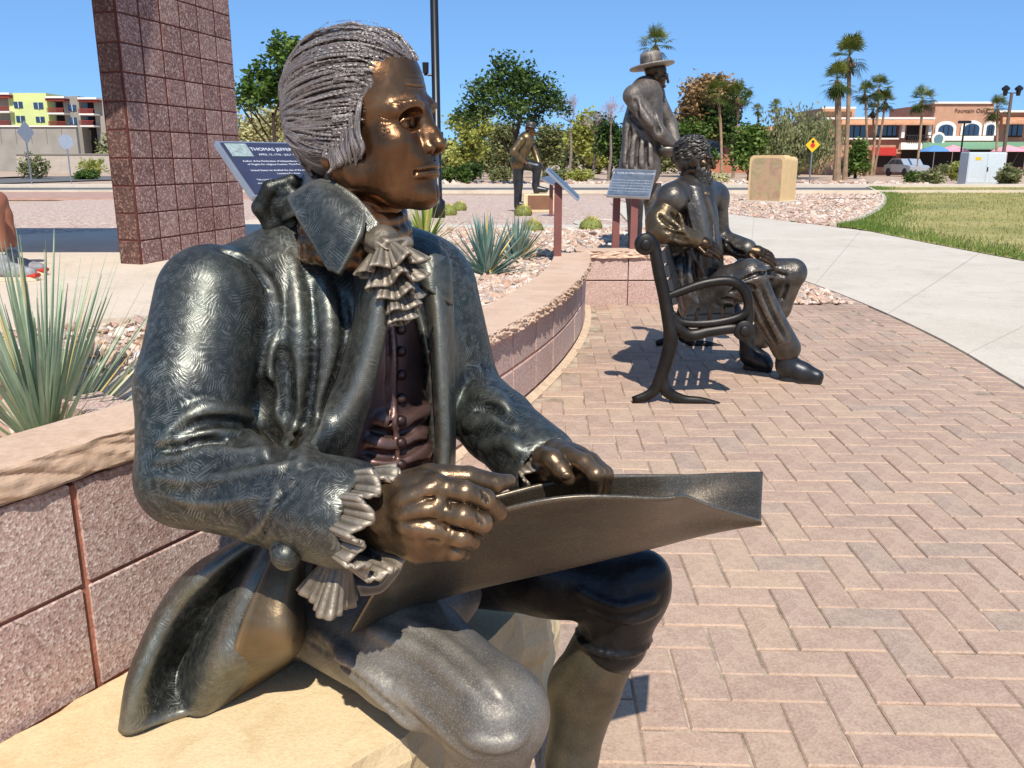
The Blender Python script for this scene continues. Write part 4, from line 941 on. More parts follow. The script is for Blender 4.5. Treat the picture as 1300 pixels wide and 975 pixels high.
# ---------------- right hand
RH = Fld((-.24, .84, .52), (.06, 1.10, .88), .0021)
A3 = lambda L: [P3(*p) for p in L]
RH.tube(A3([(448, 650, .985), (490, 648, .965)]), [.036, .034], .015)
for (a, b_, c, r) in ((( 485, 628, .965), (530, 622, .945), (556, 620, .935), .020), ((485, 645, .955), (530, 645, .938), (556, 647, .928), .020), ((485, 665, .955), (530, 672, .938), (562, 678, .930), .020), ((490, 680, .965), (530, 692, .948), (562, 697, .940), .018)):
    RH.tube(A3([a, b_, c]), [r*1.05, r, r*.82], .016)
for pts, rs in (([(552, 618, .938), (590, 624, .925), (616, 634, .932), (632, 650, .958), (618, 662, .985)], [.0145, .0122, .0120, .0108, .009]),
                ([(552, 646, .930), (588, 655, .915), (612, 664, .925), (612, 672, .962), (590, 672, .985)], [.0145, .0124, .0122, .0110, .009]),
                ([(560, 676, .932), (586, 682, .922), (598, 686, .938), (590, 690, .970)], [.0135, .0120, .0112, .010]),
                ([(560, 696, .940), (578, 699, .935), (586, 701, .950), (575, 702, .978)], [.013, .012, .011, .009]),
                ([(500, 622, .975), (545, 606, .965), (595, 606, .968), (628, 614, .975), (646, 611, .985)], [.020, .0165, .0135, .0125, .009])):
    RH.tube(A3(pts), rs, .0030)
for p, r in (((553, 616, .930), .0085), ((553, 645, .922), .0085), ((561, 675, .922), .0078), ((561, 695, .932), .007)): RH.ell(P3(*p), (r*1.3,)*3, k=.008)
S = RH.stroke
for pts in ([(500, 640), (550, 618)], [(500, 655), (548, 645)], [(505, 668), (555, 674)]): S(pts, .0035, .010, sink=.0025)
for pts in ([(538, 633), (552, 632)], [(540, 660), (554, 661)], [(545, 685), (558, 687)]): S(pts, .0010, .003, 'sub')
for x, y in ((612, 628), (617, 634), (606, 658), (611, 663), (566, 668), (570, 640)): S([(x-2, y-6), (x+1, y), (x+1, y+6)], .0012, .002, 'sub', n=6)
hr_ = RH.build('hand', B_HAND, st)
# ---------------- left hand
LH = Fld((-.02, 1.05, .62), (.22, 1.36, .90), .0021)
LH.tube(A3([(684, 588, 1.225), (706, 586, 1.185), (722, 590, 1.160)]), [.030, .030, .026], .012); LH.ell(P3(722, 584, 1.17), (.036, .036, .022), k=.012)
LH.tube(A3([(690, 580, 1.16), (702, 584, 1.135), (713, 597, 1.122), (722, 608, 1.108)]), [.016, .0145, .0125, .0095], .005); LH.ell(P3(719, 604, 1.1), (.0065, .003, .006), k=.001)
for pts in ([(718, 578, 1.15), (742, 588, 1.12), (756, 602, 1.10), (756, 620, 1.12)], [(722, 576, 1.175), (748, 586, 1.15), (764, 602, 1.13), (764, 622, 1.15)], [(724, 576, 1.195), (750, 586, 1.18), (768, 602, 1.165), (768, 620, 1.18)], [(722, 578, 1.21), (744, 590, 1.20), (760, 604, 1.19), (760, 618, 1.20)]): LH.tube(A3(pts), [.0145, .013, .012, .010], .004)
LH.build('hand', B_HAND, st)
# ---------------- shirt ruffles at the wrists
def cuff_fan(c, ax, r0, r1, length, waves, amp, a0, a1, name, par=st, th=.004, n=120):
    ax = Vector(ax).normalized(); u_ = ax.cross(Vector((0, 0, 1))).normalized(); w_ = u_.cross(ax); c = Vector(c)
    def fn(u, v):
        a = a0+(a1-a0)*u; k = amp*v*(sin(u*waves*2*pi)+.22*sin(u*waves*10*pi)); r = r0+(r1-r0)*v+k; L = length*v*(1+.10*cos(u*waves*2*pi+1)+.08*sin(u*3*2*pi))
        a2 = a+.05*v*cos(u*waves*2*pi); return tuple(c+ax*L+u_*(cos(a2)*r)+w_*(sin(a2)*r))
    m = MB(); m.sheet(fn, n, 10, th); return m.build(name, B_RUF, par, True)
for t_, r1_, L_, wv in ((.02, .040, .036, 6), (.24, .036, .036, 5), (.46, .031, .034, 5), (.68, .025, .030, 4), (.86, .018, .026, 3)):      # tiers of the jabot
    c_ = jt*(1-t_)+jb*t_+BF*.008; cuff_fan(c_, BF*.42+np.array([.05*sin(9*t_), 0, -1]), .012, r1_, L_, wv, r1_*.26, .4*sin(t_*20), .4*sin(t_*20)+2*pi, 'frill', scarf, .0032, 140)
cuff_fan(wrR-dR*.02, dR, .046, .060, .082, 10, .008, 0, 2*pi, 'shirt_cuff', n=300)
cuff_fan(wrL-dL*.02, dL, .040, .048, .060, 8, .006, 0, 2*pi, 'shirt_cuff', n=240)
# hanging frill below the right cuff
cuff_fan(P3(432, 704, .972), (-.28, -.05, -1), .010, .030, .066, 3, .011, .6, .6+2*pi, 'cuff_frill', n=160)
px_sheet([[(452, 742, .985), (480, 742, .985), (498, 722, .985), (504, 714, .99)], [(458, 756, .985), (484, 752, .985), (500, 736, .985), (510, 722, .99)]], 20, 5, .004, 'cuff_frill', B_RUF, st)
# ---------------- the sheet
px_sheet([[(492, 722, 1.00), (560, 676, .985), (640, 646, .965), (730, 630, .960), (840, 632, .975), (868, 629, .99), (905, 643, 1.05), (966, 661, 1.135)],
          [(470, 758, 1.035), (545, 724, 1.05), (628, 696, 1.055), (735, 674, 1.06), (840, 664, 1.07), (870, 657, 1.075), (910, 656, 1.10), (966, 662, 1.138)],
          [(445, 803, 1.08), (520, 772, 1.12), (600, 748, 1.14), (740, 716, 1.155), (838, 692, 1.15), (868, 684, 1.15), (915, 673, 1.145), (966, 663, 1.145)],
          [(470, 765, 1.14), (540, 728, 1.16), (622, 690, 1.17), (742, 658, 1.185), (842, 642, 1.19), (870, 638, 1.195), (914, 634, 1.20), (967, 632, 1.20)],
          [(515, 694, 1.12), (578, 648, 1.135), (656, 622, 1.15), (742, 605, 1.175), (848, 602, 1.205), (874, 602, 1.215), (912, 601, 1.23), (968, 600, 1.255)]], 80, 32, .0045, 'drawing_sheet', B_SHEET, st)
# ================================================================== STONE SEAT
def sandstone():
    t = NT('sandstone'); n = t.noise(2.5, 5); f = t.noise(180, 4, rough=.7); w = t.noise(14, 6, dist=1)
    c = t.ramp(n, [(.3, C(214, 188, 142)), (.55, C(228, 206, 164)), (.75, C(206, 176, 128))]); c = t.mix(.25, c, t.ramp(f, [(.3, C(160, 124, 76)), (.7, C(240, 216, 172))])); c = t.mix(t.math('MULTIPLY', t.ramp(w, [(.5, 0.0), (.75, 1.0)]), .4), c, C(186, 146, 96))
    return t.set(c, .85, normal=t.bump(t.math('ADD', f, w), .4, .004))
SAND = sandstone()
seat = thing('sandstone_slab', 'pale yellow sandstone slab under the large seated statue', 'stone slab', (-.5, 1.4, 0))
def rough_prism(poly, z0, z1, name, seed, amp=.02, nz=10, step=.03):
    m = MB(); ring = []
    n = len(poly)
    for i in range(n):
        a, b_ = Vector(poly[i]), Vector(poly[(i+1) % n]); k = max(1, int((b_-a).length/step))
        for j in range(k): ring.append(a.lerp(b_, j/k))
    R_ = len(ring); cx = sum(p.x for p in ring)/R_; cy = sum(p.y for p in ring)/R_; vs = []; fs = []
    for k in range(nz+1):
        z = z0+(z1-z0)*k/nz; e = .010 if k == nz else 0
        for p in ring:
            o = mnoise.noise(Vector((p.x*9, p.y*9, z*14+seed)))*amp+mnoise.noise(Vector((p.x*30, p.y*30, z*50+seed)))*amp*.35-e
            d = Vector((p.x-cx, p.y-cy)).normalized(); vs.append((p.x+d.x*o, p.y+d.y*o, z-(.002 if k == nz else 0)))
    for k in range(nz):
        for i in range(R_): j = (i+1) % R_; fs.append((k*R_+i, k*R_+j, k*R_+R_+j, k*R_+R_+i))
    vs.append((cx, cy, z1)); c = len(vs)-1
    for i in range(R_): fs.append((nz*R_+i, nz*R_+(i+1) % R_, c))
    m.add(vs, fs); return m.build(name, SAND, seat)
rough_prism([(-.150, 1.075), (.02, 1.44), (-.02, 1.75), (-.25, 1.95), (-.45, 1.75), (xw(1.5)+.008, 1.5), (xw(1.0)+.008, 1.0), (xw(.3)+.008, .3), (-.85, .3), (-.42, .86)], .0, .405, 'slab', 1.0)
rough_prism([(-.1, 1.52), (.075, 1.66), (.11, 1.85), (-.05, 2.1), (-.3, 1.9)], 0, .30, 'block', 3.0)
# ================================================================== BENCH AND SEATED BEARDED STATUE
B_BENCH = bronze('bronze_bench', (.03, .027, .024, 1), (.06, .054, .047, 1), (.10, .09, .075, 1), .42, .7, edge=.4)
B_SLAT = bronze('bronze_slat', (.022, .024, .027, 1), (.040, .042, .045, 1), (.07, .07, .07, 1), .38, .7, edge=.3)
BY = 4.27; BLN = 1.42
bench = thing('park_bench', 'dark bronze park bench with scrolled iron arms and long slats', 'bench', (.85, 4.9, 0))
Z3 = lambda x, y, yy=BY: Vector(PY(x, y, yy))
def bench_end(dy):
    m = MB(); o = Vector((.245*dy, dy, 0))
    def tb(pts, r, n=28, flat=1.0):
        P = smooth_path([tuple(Z3(*p)) for p in pts], n); rr = np.interp(np.linspace(0, 1, n+1), np.linspace(0, 1, len(r)), r)
        m.tube([p+o for p in P], list(rr*1.3), 8, flat=.75, up=(0, 1, 0))
    tb([(818, 298), (830, 312), (837, 347), (843, 374), (848, 400), (852, 425), (849, 447), (838, 482), (826, 500), (803, 508)], [.018, .024, .024, .024, .026, .030, .028, .026, .022, .014])
    tb([(850, 440), (842, 475), (846, 496), (866, 507), (890, 509), (914, 515)], [.022, .022, .024, .02, .016, .014])
    tb([(846, 398), (872, 424), (900, 421), (930, 417), (944, 420)], [.02, .024, .022, .022, .02])
    tb([(843, 378), (862, 371), (894, 360), (928, 357), (946, 370), (950, 389), (940, 402), (905, 410), (868, 410), (852, 398)], [.014, .017, .018, .019, .02, .019, .018, .016, .016, .016], 40)
    tb([(945, 372), (952, 395), (950, 410), (944, 420)], [.012, .016, .018, .018])
    for (cx, cy, r) in ((819, 310, .052), (944, 419, .052)):
        c = Z3(cx, cy)+o
        m.tube([c+Vector((0, q, 0)) for q in (-.024, -.020, .020, .024)], [r*.9, r, r, r*.9], 20); m.tube([c+Vector((0, q, 0)) for q in (-.034, -.030, .030, .034)], [r*.4, r*.5, r*.5, r*.4], 16)
    return m.build('bench_end', B_BENCH, bench, True)
bench_end(0); bench_end(BLN)
def slat(c, w, ang):
    m = MB(); u = Vector((cos(ang), 0, sin(ang))); n_ = Vector((-sin(ang), 0, cos(ang))); c = Vector(c); vs = []
    for y in (BY-.01, BY+BLN+.01):
        for a, b_ in ((-1, -1), (1, -1), (1, .6), (.85, 1), (-.85, 1), (-1, .6)): p = c+u*(a*w/2)+n_*(b_*.011); vs.append((p.x+.245*(y-BY), y, p.z))
    m.add(vs, [tuple(range(6)), tuple(range(11, 5, -1))]+[(i, i+6, (i+1) % 6+6, (i+1) % 6) for i in range(6)]); m.build('slat', B_SLAT, bench)
sa_, sb_ = Z3(866, 413), Z3(934, 409)
for i in range(4): slat(sa_.lerp(sb_, (i+.5)/4)+Vector((0, 0, .012)), .050, math.atan2((sb_-sa_).z, (sb_-sa_).x))
ba, bb = Z3(850, 388), Z3(833, 318)
for i in range(4): slat(ba.lerp(bb, (i+.5)/4)+Vector((.030, 0, 0)), .058, math.atan2((bb-ba).z, (bb-ba).x))
# the figure
B_L = bronze('bronze_sitter_cloth', (.035, .030, .026, 1), (.075, .066, .058, 1), (.14, .125, .105, 1), .38, .72, edge=.6, blotch=7, lump=.5, ls=26)
B_LS = bronze('bronze_sitter_sleeve', (.05, .036, .020, 1), (.105, .075, .042, 1), (.17, .13, .08, 1), .38, .75, edge=.5, blotch=7, lump=.5, ls=24)
si = thing('seated_statue', 'bronze statue of a bearded man seated on the park bench', 'statue', (1.05, 4.8, 0))
def hexs(F, pts, rs, k): F.tube([P3(*p) for p in pts], rs, k)
X = Fld((.55, 4.15, -.02), (2.0, 5.45, 1.32), .0095)
hexs(X, [(893, 385, 4.82), (884, 320, 4.80), (880, 255, 4.78)], [.142, .132, .118], .05)
hexs(X, [(853, 252, 4.63), (879, 244, 4.78), (906, 250, 4.95)], [.084, .096, .086], .04)
coat2 = X
hexs(X, [(905, 254, 4.93), (910, 300, 4.98)], [.080, .070], .03); hexs(X, [(910, 305, 4.98), (948, 316, 4.82)], [.070, .055], .03)
hexs(X, [(862, 340, 4.70), (882, 385, 4.72), (905, 402, 4.72)], [.05, .06, .04], .03)                     # coat skirt on the seat
S = X.stroke
for p in ([(880, 240), (893, 280), (905, 330)], [(893, 240), (905, 280), (912, 320)], [(866, 300), (874, 330), (878, 365)], [(905, 390), (880, 380), (862, 350)], [(884, 300), (890, 340), (905, 370)], [(915, 300), (928, 312), (940, 314)]): S(p, .012, .010, sink=.006)
for p in ([(886, 250), (899, 290), (908, 340)], [(874, 250), (880, 290), (886, 330)], [(870, 315), (870, 345), (872, 375)], [(880, 330), (884, 360), (892, 385)], [(920, 305), (932, 318), (945, 322)]): S(p, .011, .006, 'sub')
ct2 = X.build('coat', B_L, si)
px_sheet([[(868, 234, 4.66), (872, 262, 4.62), (884, 312, 4.60)], [(882, 236, 4.63), (890, 264, 4.60), (898, 312, 4.59)], [(888, 238, 4.66), (895, 266, 4.64), (902, 312, 4.63)]], 14, 8, .012, 'lapel', B_L, ct2)
px_sheet([[(902, 240, 4.78), (910, 268, 4.76), (912, 310, 4.74)], [(897, 242, 4.74), (903, 268, 4.70), (906, 310, 4.68)]], 14, 6, .012, 'lapel', B_L, ct2)
X = Fld((.55, 4.3, .6), (1.3, 5.1, 1.2), .008)
hexs(X, [(851, 256, 4.64), (838, 280, 4.60), (837, 292, 4.59)], [.070, .074, .070], .02); hexs(X, [(838, 292, 4.59), (860, 298, 4.55), (882, 304, 4.57)], [.068, .058, .046], .02)
for p in ([(846, 275), (858, 285), (864, 296)], [(838, 282), (850, 296), (866, 302)], [(862, 268), (866, 282), (868, 296)]): X.stroke(p, .011, .008, sink=.006)
for p in ([(842, 290), (856, 296), (872, 300)], [(852, 270), (862, 284)], [(836, 272), (848, 284), (862, 290)], [(850, 300), (862, 303), (876, 306)]): X.stroke(p, .011, .006, 'sub')
X.build('sleeve', B_LS, si)
X = Fld((.75, 4.25, -.02), (2.0, 5.5, .80), .0095)
hexs(X, [(892, 390, 4.76), (925, 362, 4.66), (952, 348, 4.60)], [.115, .102, .084], .03); hexs(X, [(952, 350, 4.62), (972, 395, 4.66), (998, 442, 4.74)], [.084, .076, .080], .02)
hexs(X, [(900, 385, 4.98), (950, 350, 4.98), (1006, 346, 4.95)], [.115, .102, .082], .03); hexs(X, [(1002, 350, 4.95), (988, 390, 4.99), (964, 430, 5.02)], [.082, .072, .07], .02)
X.ell(P3(905, 395, 4.86), (.16, .2, .09), k=.03)
for p in ([(958, 360), (976, 400), (996, 438)], [(940, 372), (958, 405), (980, 440)], [(945, 350), (975, 340), (1000, 342)], [(930, 365), (960, 352), (990, 352)]): X.stroke(p, .011, .008, sink=.006)
for p in ([(950, 365), (968, 402), (988, 440)], [(940, 356), (970, 346), (1000, 350)], [(1000, 360), (990, 390)], [(966, 360), (982, 400), (1000, 432)], [(925, 372), (945, 362), (960, 366)], [(915, 380), (935, 382), (952, 392)]): X.stroke(p, .012, .006, 'sub')
X.cone(P3(1007, 468, 4.76), P3(1014, 496, 4.79), .085, .085, .004, 'sub'); X.cone(P3(958, 450, 5.03), P3(952, 476, 5.05), .075, .075, .004, 'sub')
X.build('trousers', B_L, si)
for pts, nm in (([(1000, 458, 4.74), (1018, 470, 4.71), (1036, 476, 4.68)], 'shoe'), ([(954, 436, 5.02), (968, 442, 4.98), (974, 444, 4.96)], 'shoe')):
    c = P3(*pts[1]); X = Fld(c-np.array([.25, .16, .14]), c+np.array([.22, .16, .24]), .006)
    P = [P3(*p) for p in pts]; P[0][2] = .09; P[1][2] = .062; P[2][2] = .042
    X.tube([P[0]+np.array([-.02, 0, .10]), P[0]], [.055, .058], .03); X.tube(P, [.060, .052, .042], .03); X.tube([p*np.array([1, 1, 0])+np.array([0, 0, .008]) for p in P], [.042, .042, .036], .01); X.cut((0, 0, 0), (0, 0, -1)); X.build(nm, B_SLAT, si)
def small_hand(F, base, d, up, s=1.0, curl=.3):
    base = np.array(base, float); d = np.array(d, float)/np.linalg.norm(d); up = np.array(up, float)/np.linalg.norm(up); sd = np.cross(up, d); sd /= np.linalg.norm(sd)
    F.tube([base, base+d*.05*s], [.028*s, .030*s], .01); F.ell(base+d*.05*s, (.032*s,)*3, k=.01)
    for i, (o, L) in enumerate(((-.030, .075), (-.010, .085), (.010, .08), (.028, .065))):
        p0 = base+d*.065*s+sd*o*s; p1 = p0+d*L*.45*s-up*.006*s; p2 = p1+(d*cos(curl)-up*sin(curl))*L*.35*s; p3 = p2+(d*cos(2*curl)-up*sin(2*curl))*L*.3*s; F.tube([p0, p1, p2, p3], [.0105*s, .010*s, .009*s, .0075*s], .002)
    p0 = base+d*.02*s-sd*.030*s; F.tube([p0, p0+d*.03*s-sd*.022*s, p0+d*.062*s-sd*.026*s], [.012*s, .0115*s, .009*s], .004)
X = Fld((1.0, 4.45, .62), (1.65, 5.0, 1.0), .0045); small_hand(X, P3(948, 317, 4.80), (.95, -.1, -.25), (.1, -.7, .7), 1.2, .35); X.build('hand', B_SKD, si)
X = Fld((.8, 4.35, .62), (1.3, 4.8, 1.0), .0045); small_hand(X, P3(882, 306, 4.58), (.93, .1, -.30), (.1, -.7, .7), 1.15, .4); X.build('hand', B_SKD, si)
# head of the sitter
def gen_head(beard=False, hairy=True, h=.0032):
    F = Fld((-.13, -.11, -.20), (.14, .11, .14), h)
    F.ell((-.015, 0, .04), (.095, .075, .082), k=.01); F.ell((.028, 0, -.035), (.062, .056, .080), k=.03)
    for s in (1, -1):
        F.tube([(-.004, s*.050, -.06), (.05, s*.03, -.105), (.074, s*.01, -.112)], [.018, .016, .015], .025); F.ell((.055, s*.042, -.022), (.030, .022, .022), k=.02); F.tube([(.09, s*.008, .021), (.072, s*.05, .02)], [.010, .009], .012)
        F.ell((.104, s*.032, .002), (.026, .018, .013), k=.006, mode='sub'); F.ell((.074, s*.032, .001), (.013, .013, .012), k=.001); F.ell((-.002, s*.078, -.012), (.02, .010, .03), k=.004)
    F.tube([(.086, 0, .024), (.097, 0, .0), (.112, 0, -.034)], [.010, .009, .0125], .008); F.tube([(.088, .018, -.068), (.096, 0, -.067), (.088, -.018, -.068)], .006, .006); F.tube([(.086, .016, -.08), (.093, 0, -.081), (.086, -.016, -.08)], .006, .006)
    F.cone((-.02, 0, -.07), (-.04, 0, -.19), .055, .062, .02); return F
hs_ = gen_head(); ho = hs_.build('head', B_SKD, None, Vector((0, 0, 0)))
ho.parent = si; ho.location = PY(883, 203, 4.76)-Vector((1.05, 4.8, 0)); ho.rotation_euler = (0, radians(4), radians(-17)); ho.scale = (.90,)*3
X = Fld((-.14, -.12, -.17), (.135, .12, .15), .0032); rl = random.Random(8)
X.ell((-.025, 0, .05), (.098, .084, .088), k=.004); X.ell((-.050, 0, -.010), (.066, .078, .07), k=.01); X.ell((-.005, .070, .0), (.032, .016, .045), k=.006); X.ell((-.005, -.070, .0), (.032, .016, .045), k=.006); X.ell((.105, 0, .01), (.075, .10, .085), k=.004, mode='sub')
for i in range(330):
    a = rl.uniform(-2.7, 2.7); e = rl.uniform(-.95, 1.4); d = np.array([cos(a)*cos(e)*-1, sin(a)*cos(e), sin(e)]); p = np.array([-.025, 0, .045])+d*np.array([.100, .086, .090]);
    if (p[0] > .045 and p[2] < .080) or (p[0] > .0 and p[2] < -.01): continue
    t_ = np.array([-.9, rl.uniform(-.3, .3), rl.uniform(-.6, .1)])*.045; X.tube([p-t_*.5, p+d*.005, p+t_*.7-d*.004], [.003, .0075, .002], .0015)
for i in range(190):                                # beard
    a = rl.uniform(-1.6, 1.6); z = rl.uniform(-.130, -.035 if abs(a) > 1.0 else -.055); r = .068+.018*cos(a); p = np.array([.022+r*cos(a), r*.95*sin(a), z])
    if abs(a) < .55 and z > -.085: continue
    X.tube([p, p+np.array([.003*cos(a), .003*sin(a), -.012]), p+np.array([.002, rl.uniform(-.01, .01), -.026])], [.005, .006, .002], .0015)
X.tube([(.02, .066, -.01), (.03, .064, -.05), (.06, .045, -.10), (.085, 0, -.118), (.06, -.045, -.10), (.03, -.064, -.05), (.02, -.066, -.01)], [.012, .015, .019, .024, .019, .015, .012], .006)
X.build('hair', B_BENCH, ho, Vector((0, 0, 0)))
X = Fld((.75, 4.5, .9), (1.25, 5.0, 1.15), .006); c = P3(878, 240, 4.77); X.tube([c+.068*np.array([cos(a), sin(a), .25*cos(a+2.6)]) for a in np.linspace(0, 2*pi, 20)], .018, .01); X.ell(P3(894, 246, 4.70), (.03, .04, .02), k=.005); X.build('collar', B_LS, si)
# ================================================================== STANDING STATUE WITH HAT
B_ST = bronze('bronze_rough_coat', (.045, .036, .030, 1), (.10, .082, .068, 1), (.17, .145, .12, 1), .55, .4, edge=.6, speck=.25, blotch=12, lump=.9, ls=22)
YS = 8.25; zs = .385
sd_ = thing('standing_statue', 'bronze statue of a standing man in wide hat and heavy coat', 'statue', (PY(812, 300, YS).x, YS, zs))
X = Fld((.9, 7.85, .85), (1.75, 8.7, 2.05), .011)
hexs(X, [(812, 215, YS), (816, 160, YS), (820, 120, YS)], [.195, .17, .15], .06); hexs(X, [(806, 120, YS-.16), (820, 114, YS), (832, 118, YS+.18)], [.09, .10, .085], .05)
hexs(X, [(803, 122, YS-.17), (824, 152, YS-.22), (836, 168, YS-.20), (853, 184, YS-.12)], [.088, .08, .07, .055], .02); hexs(X, [(832, 122, YS+.18), (850, 158, YS+.2), (858, 186, YS+.06)], [.08, .07, .055], .03)
for p in ([(798, 140), (796, 180), (793, 212)], [(806, 170), (803, 192), (802, 214)], [(815, 175), (814, 195), (815, 214)], [(824, 180), (825, 200), (826, 214)], [(808, 130), (818, 146), (828, 160)]): X.stroke(p, .026, .014)
for p in ([(801, 160), (799, 190), (797, 214)], [(811, 172), (809, 195), (808, 214)], [(820, 178), (820, 198), (821, 214)], [(800, 148), (812, 160), (824, 168)], [(806, 126), (812, 150)], [(828, 130), (834, 158), (838, 170)]): X.stroke(p, .020, .008, 'sub')
X.build('coat', B_ST, sd_)
X = Fld((.9, 7.9, .36), (1.6, 8.6, 1.0), .011)
hexs(X, [(808, 212, YS-.08), (806, 250, YS-.09), (806, 285, YS-.08)], [.10, .085, .068], .02); hexs(X, [(826, 212, YS+.10), (828, 250, YS+.10), (829, 282, YS+.10)], [.10, .085, .068], .02); X.build('trousers', B_ST, sd_)
for p in ((806, YS-.08), (829, YS+.10)):
    bx_ = PY(p[0], 290, p[1]).x; X = Fld((bx_-.16, p[1]-.2, zs-.01), (bx_+.3, p[1]+.14, zs+.3), .008); X.tube([(bx_, p[1], zs+.25), (bx_, p[1], zs+.08)], [.07, .062], .02); X.tube([(bx_, p[1], zs+.065), (bx_+.14, p[1]-.03, zs+.045)], [.062, .05], .02); X.cut((0, 0, zs), (0, 0, -1)); X.build('boot', B_ST, sd_)
F2 = gen_head(h=.005); o = F2.build('head', B_SKD, None, Vector((0, 0, 0))); o.parent = sd_; hp = PY(833, 96, YS); o.location = hp-sd_.location; o.rotation_euler = (0, radians(10), radians(-4)); o.scale = (1.05,)*3
m = MB(); prof = [(.205, .012), (.20, .022), (.15, .018), (.105, .026), (.098, .09), (.092, .125), (.06, .138), (.0, .132)]; m.lathe([(.0, -.002), (.12, .0), (.2, .006)]+prof, (0, 0, 0), 32)
h2 = m.build('hat', B_ST, sd_, True, world=False); h2.location = PY(828, 86, YS)-sd_.location; h2.rotation_euler = (radians(-4), radians(-9), 0)
m = MB(); c = PY(846, 192, YS-.06); m.lathe([(.06, -.05), (.12, -.01), (.14, .035), (.13, .035), (.11, -.005), (.05, -.035)], c, 24); m.build('pan', B_BENCH, sd_, True)
for pp_, dd_ in (((852, 186, YS-.12), (.5, .3, -.5)), ((858, 188, YS+.06), (-.1, -.5, -.5))):
    c = P3(*pp_); X = Fld(c-.15, c+.15, .006); small_hand(X, c, dd_, (0, 0, 1), 1.0, .5); X.build('hand', B_SKIN, sd_)
# ================================================================== FAR STATUE WITH RAISED FOOT
YF = 17.0; zf = float(terr(.2, YF)); fx = PY(665, 200, YF).x
fs_ = thing('standing_statue', 'small bronze statue of a man with one foot raised on a block', 'statue', (fx, YF, zf))
B_F = bronze('bronze_far_shirt', (.07, .045, .02, 1), (.14, .095, .045, 1), (.20, .15, .08, 1), .4, .7, edge=.3)
pt_ = lambda x, y, dy=0: P3(x, y, YF+dy)
X = Fld((fx-.5, YF-.5, zf+.6), (fx+.7, YF+.5, zf+1.75), .018); X.tube([pt_(658, 207), pt_(662, 190), pt_(668, 177)], [.15, .15, .15], .05)
X.tube([pt_(662, 178, -.18), pt_(652, 192, -.22), pt_(664, 204, -.2)], [.075, .065, .05], .03); X.tube([pt_(672, 178, .18), pt_(680, 195, .15), pt_(684, 208, .05)], [.07, .06, .05], .03); X.build('shirt', B_F, fs_)
X = Fld((fx-.5, YF-.5, zf-.01), (fx+.8, YF+.5, zf+1.4), .018); X.tube([pt_(658, 208), pt_(658, 235), pt_(657, 262)], [.11, .085, .07], .03); X.tube([pt_(662, 208), pt_(682, 212), pt_(680, 235), pt_(681, 243)], [.11, .09, .07, .06], .03); X.cut((0, 0, zf), (0, 0, -1)); X.build('trousers', B_SLAT, fs_)
for x_, y_ in ((657, 263), (682, 244)): c = pt_(x_, y_); X = Fld(c-.2, c+.3, .016); X.tube([c+np.array([0, 0, .06]), c+np.array([.16, -.03, .04])], [.07, .05], .03); X.build('boot', B_SLAT, fs_)
F3 = gen_head(h=.012); o = F3.build('head', B_SKIN, None, Vector((0, 0, 0))); o.parent = fs_; o.location = PY(673, 167, YF)-fs_.location; o.rotation_euler = (0, radians(15), radians(-10))
m = MB(); m.lathe([(.0, 0), (.15, .0), (.16, .012), (.10, .02), (.095, .09), (.06, .11), (0, .10)], (0, 0, 0), 20); h2 = m.build('hat', B_BENCH, fs_, True, world=False); h2.location = PY(673.5, 162, YF)-fs_.location; h2.rotation_euler = (0, radians(10), 0)
m = MB(); P = [pt_(683, 206, .1), pt_(700, 222, .1)]; m.tube(P, .025, 6); m.build('tool_handle', B_LS, fs_)
for x_, y_, dd_ in ((666, 205, -.2), (684, 208, .05)): c = pt_(x_, y_, dd_); X = Fld(c-.16, c+.16, .014); small_hand(X, c, (.7, 0, -.5), (0, 0, 1)); X.build('hand', B_SKIN, fs_)
c = pt_(681, 255); blk = thing('stone_block', 'tan stone block with brown plate under the raised boot', 'stone block', (c[0], YF, zf))
m = MB(); m.box((c[0]+.06, YF-.02, zf+.17), (.62, .55, .34), bev=.015); m.build('block', SAND, blk)
m = MB(); m.box((c[0]+.06, YF-.30, zf+.19), (.46, .015, .25)); m.build('plate', plain('brown_plate', C(120, 84, 58), .5), blk)
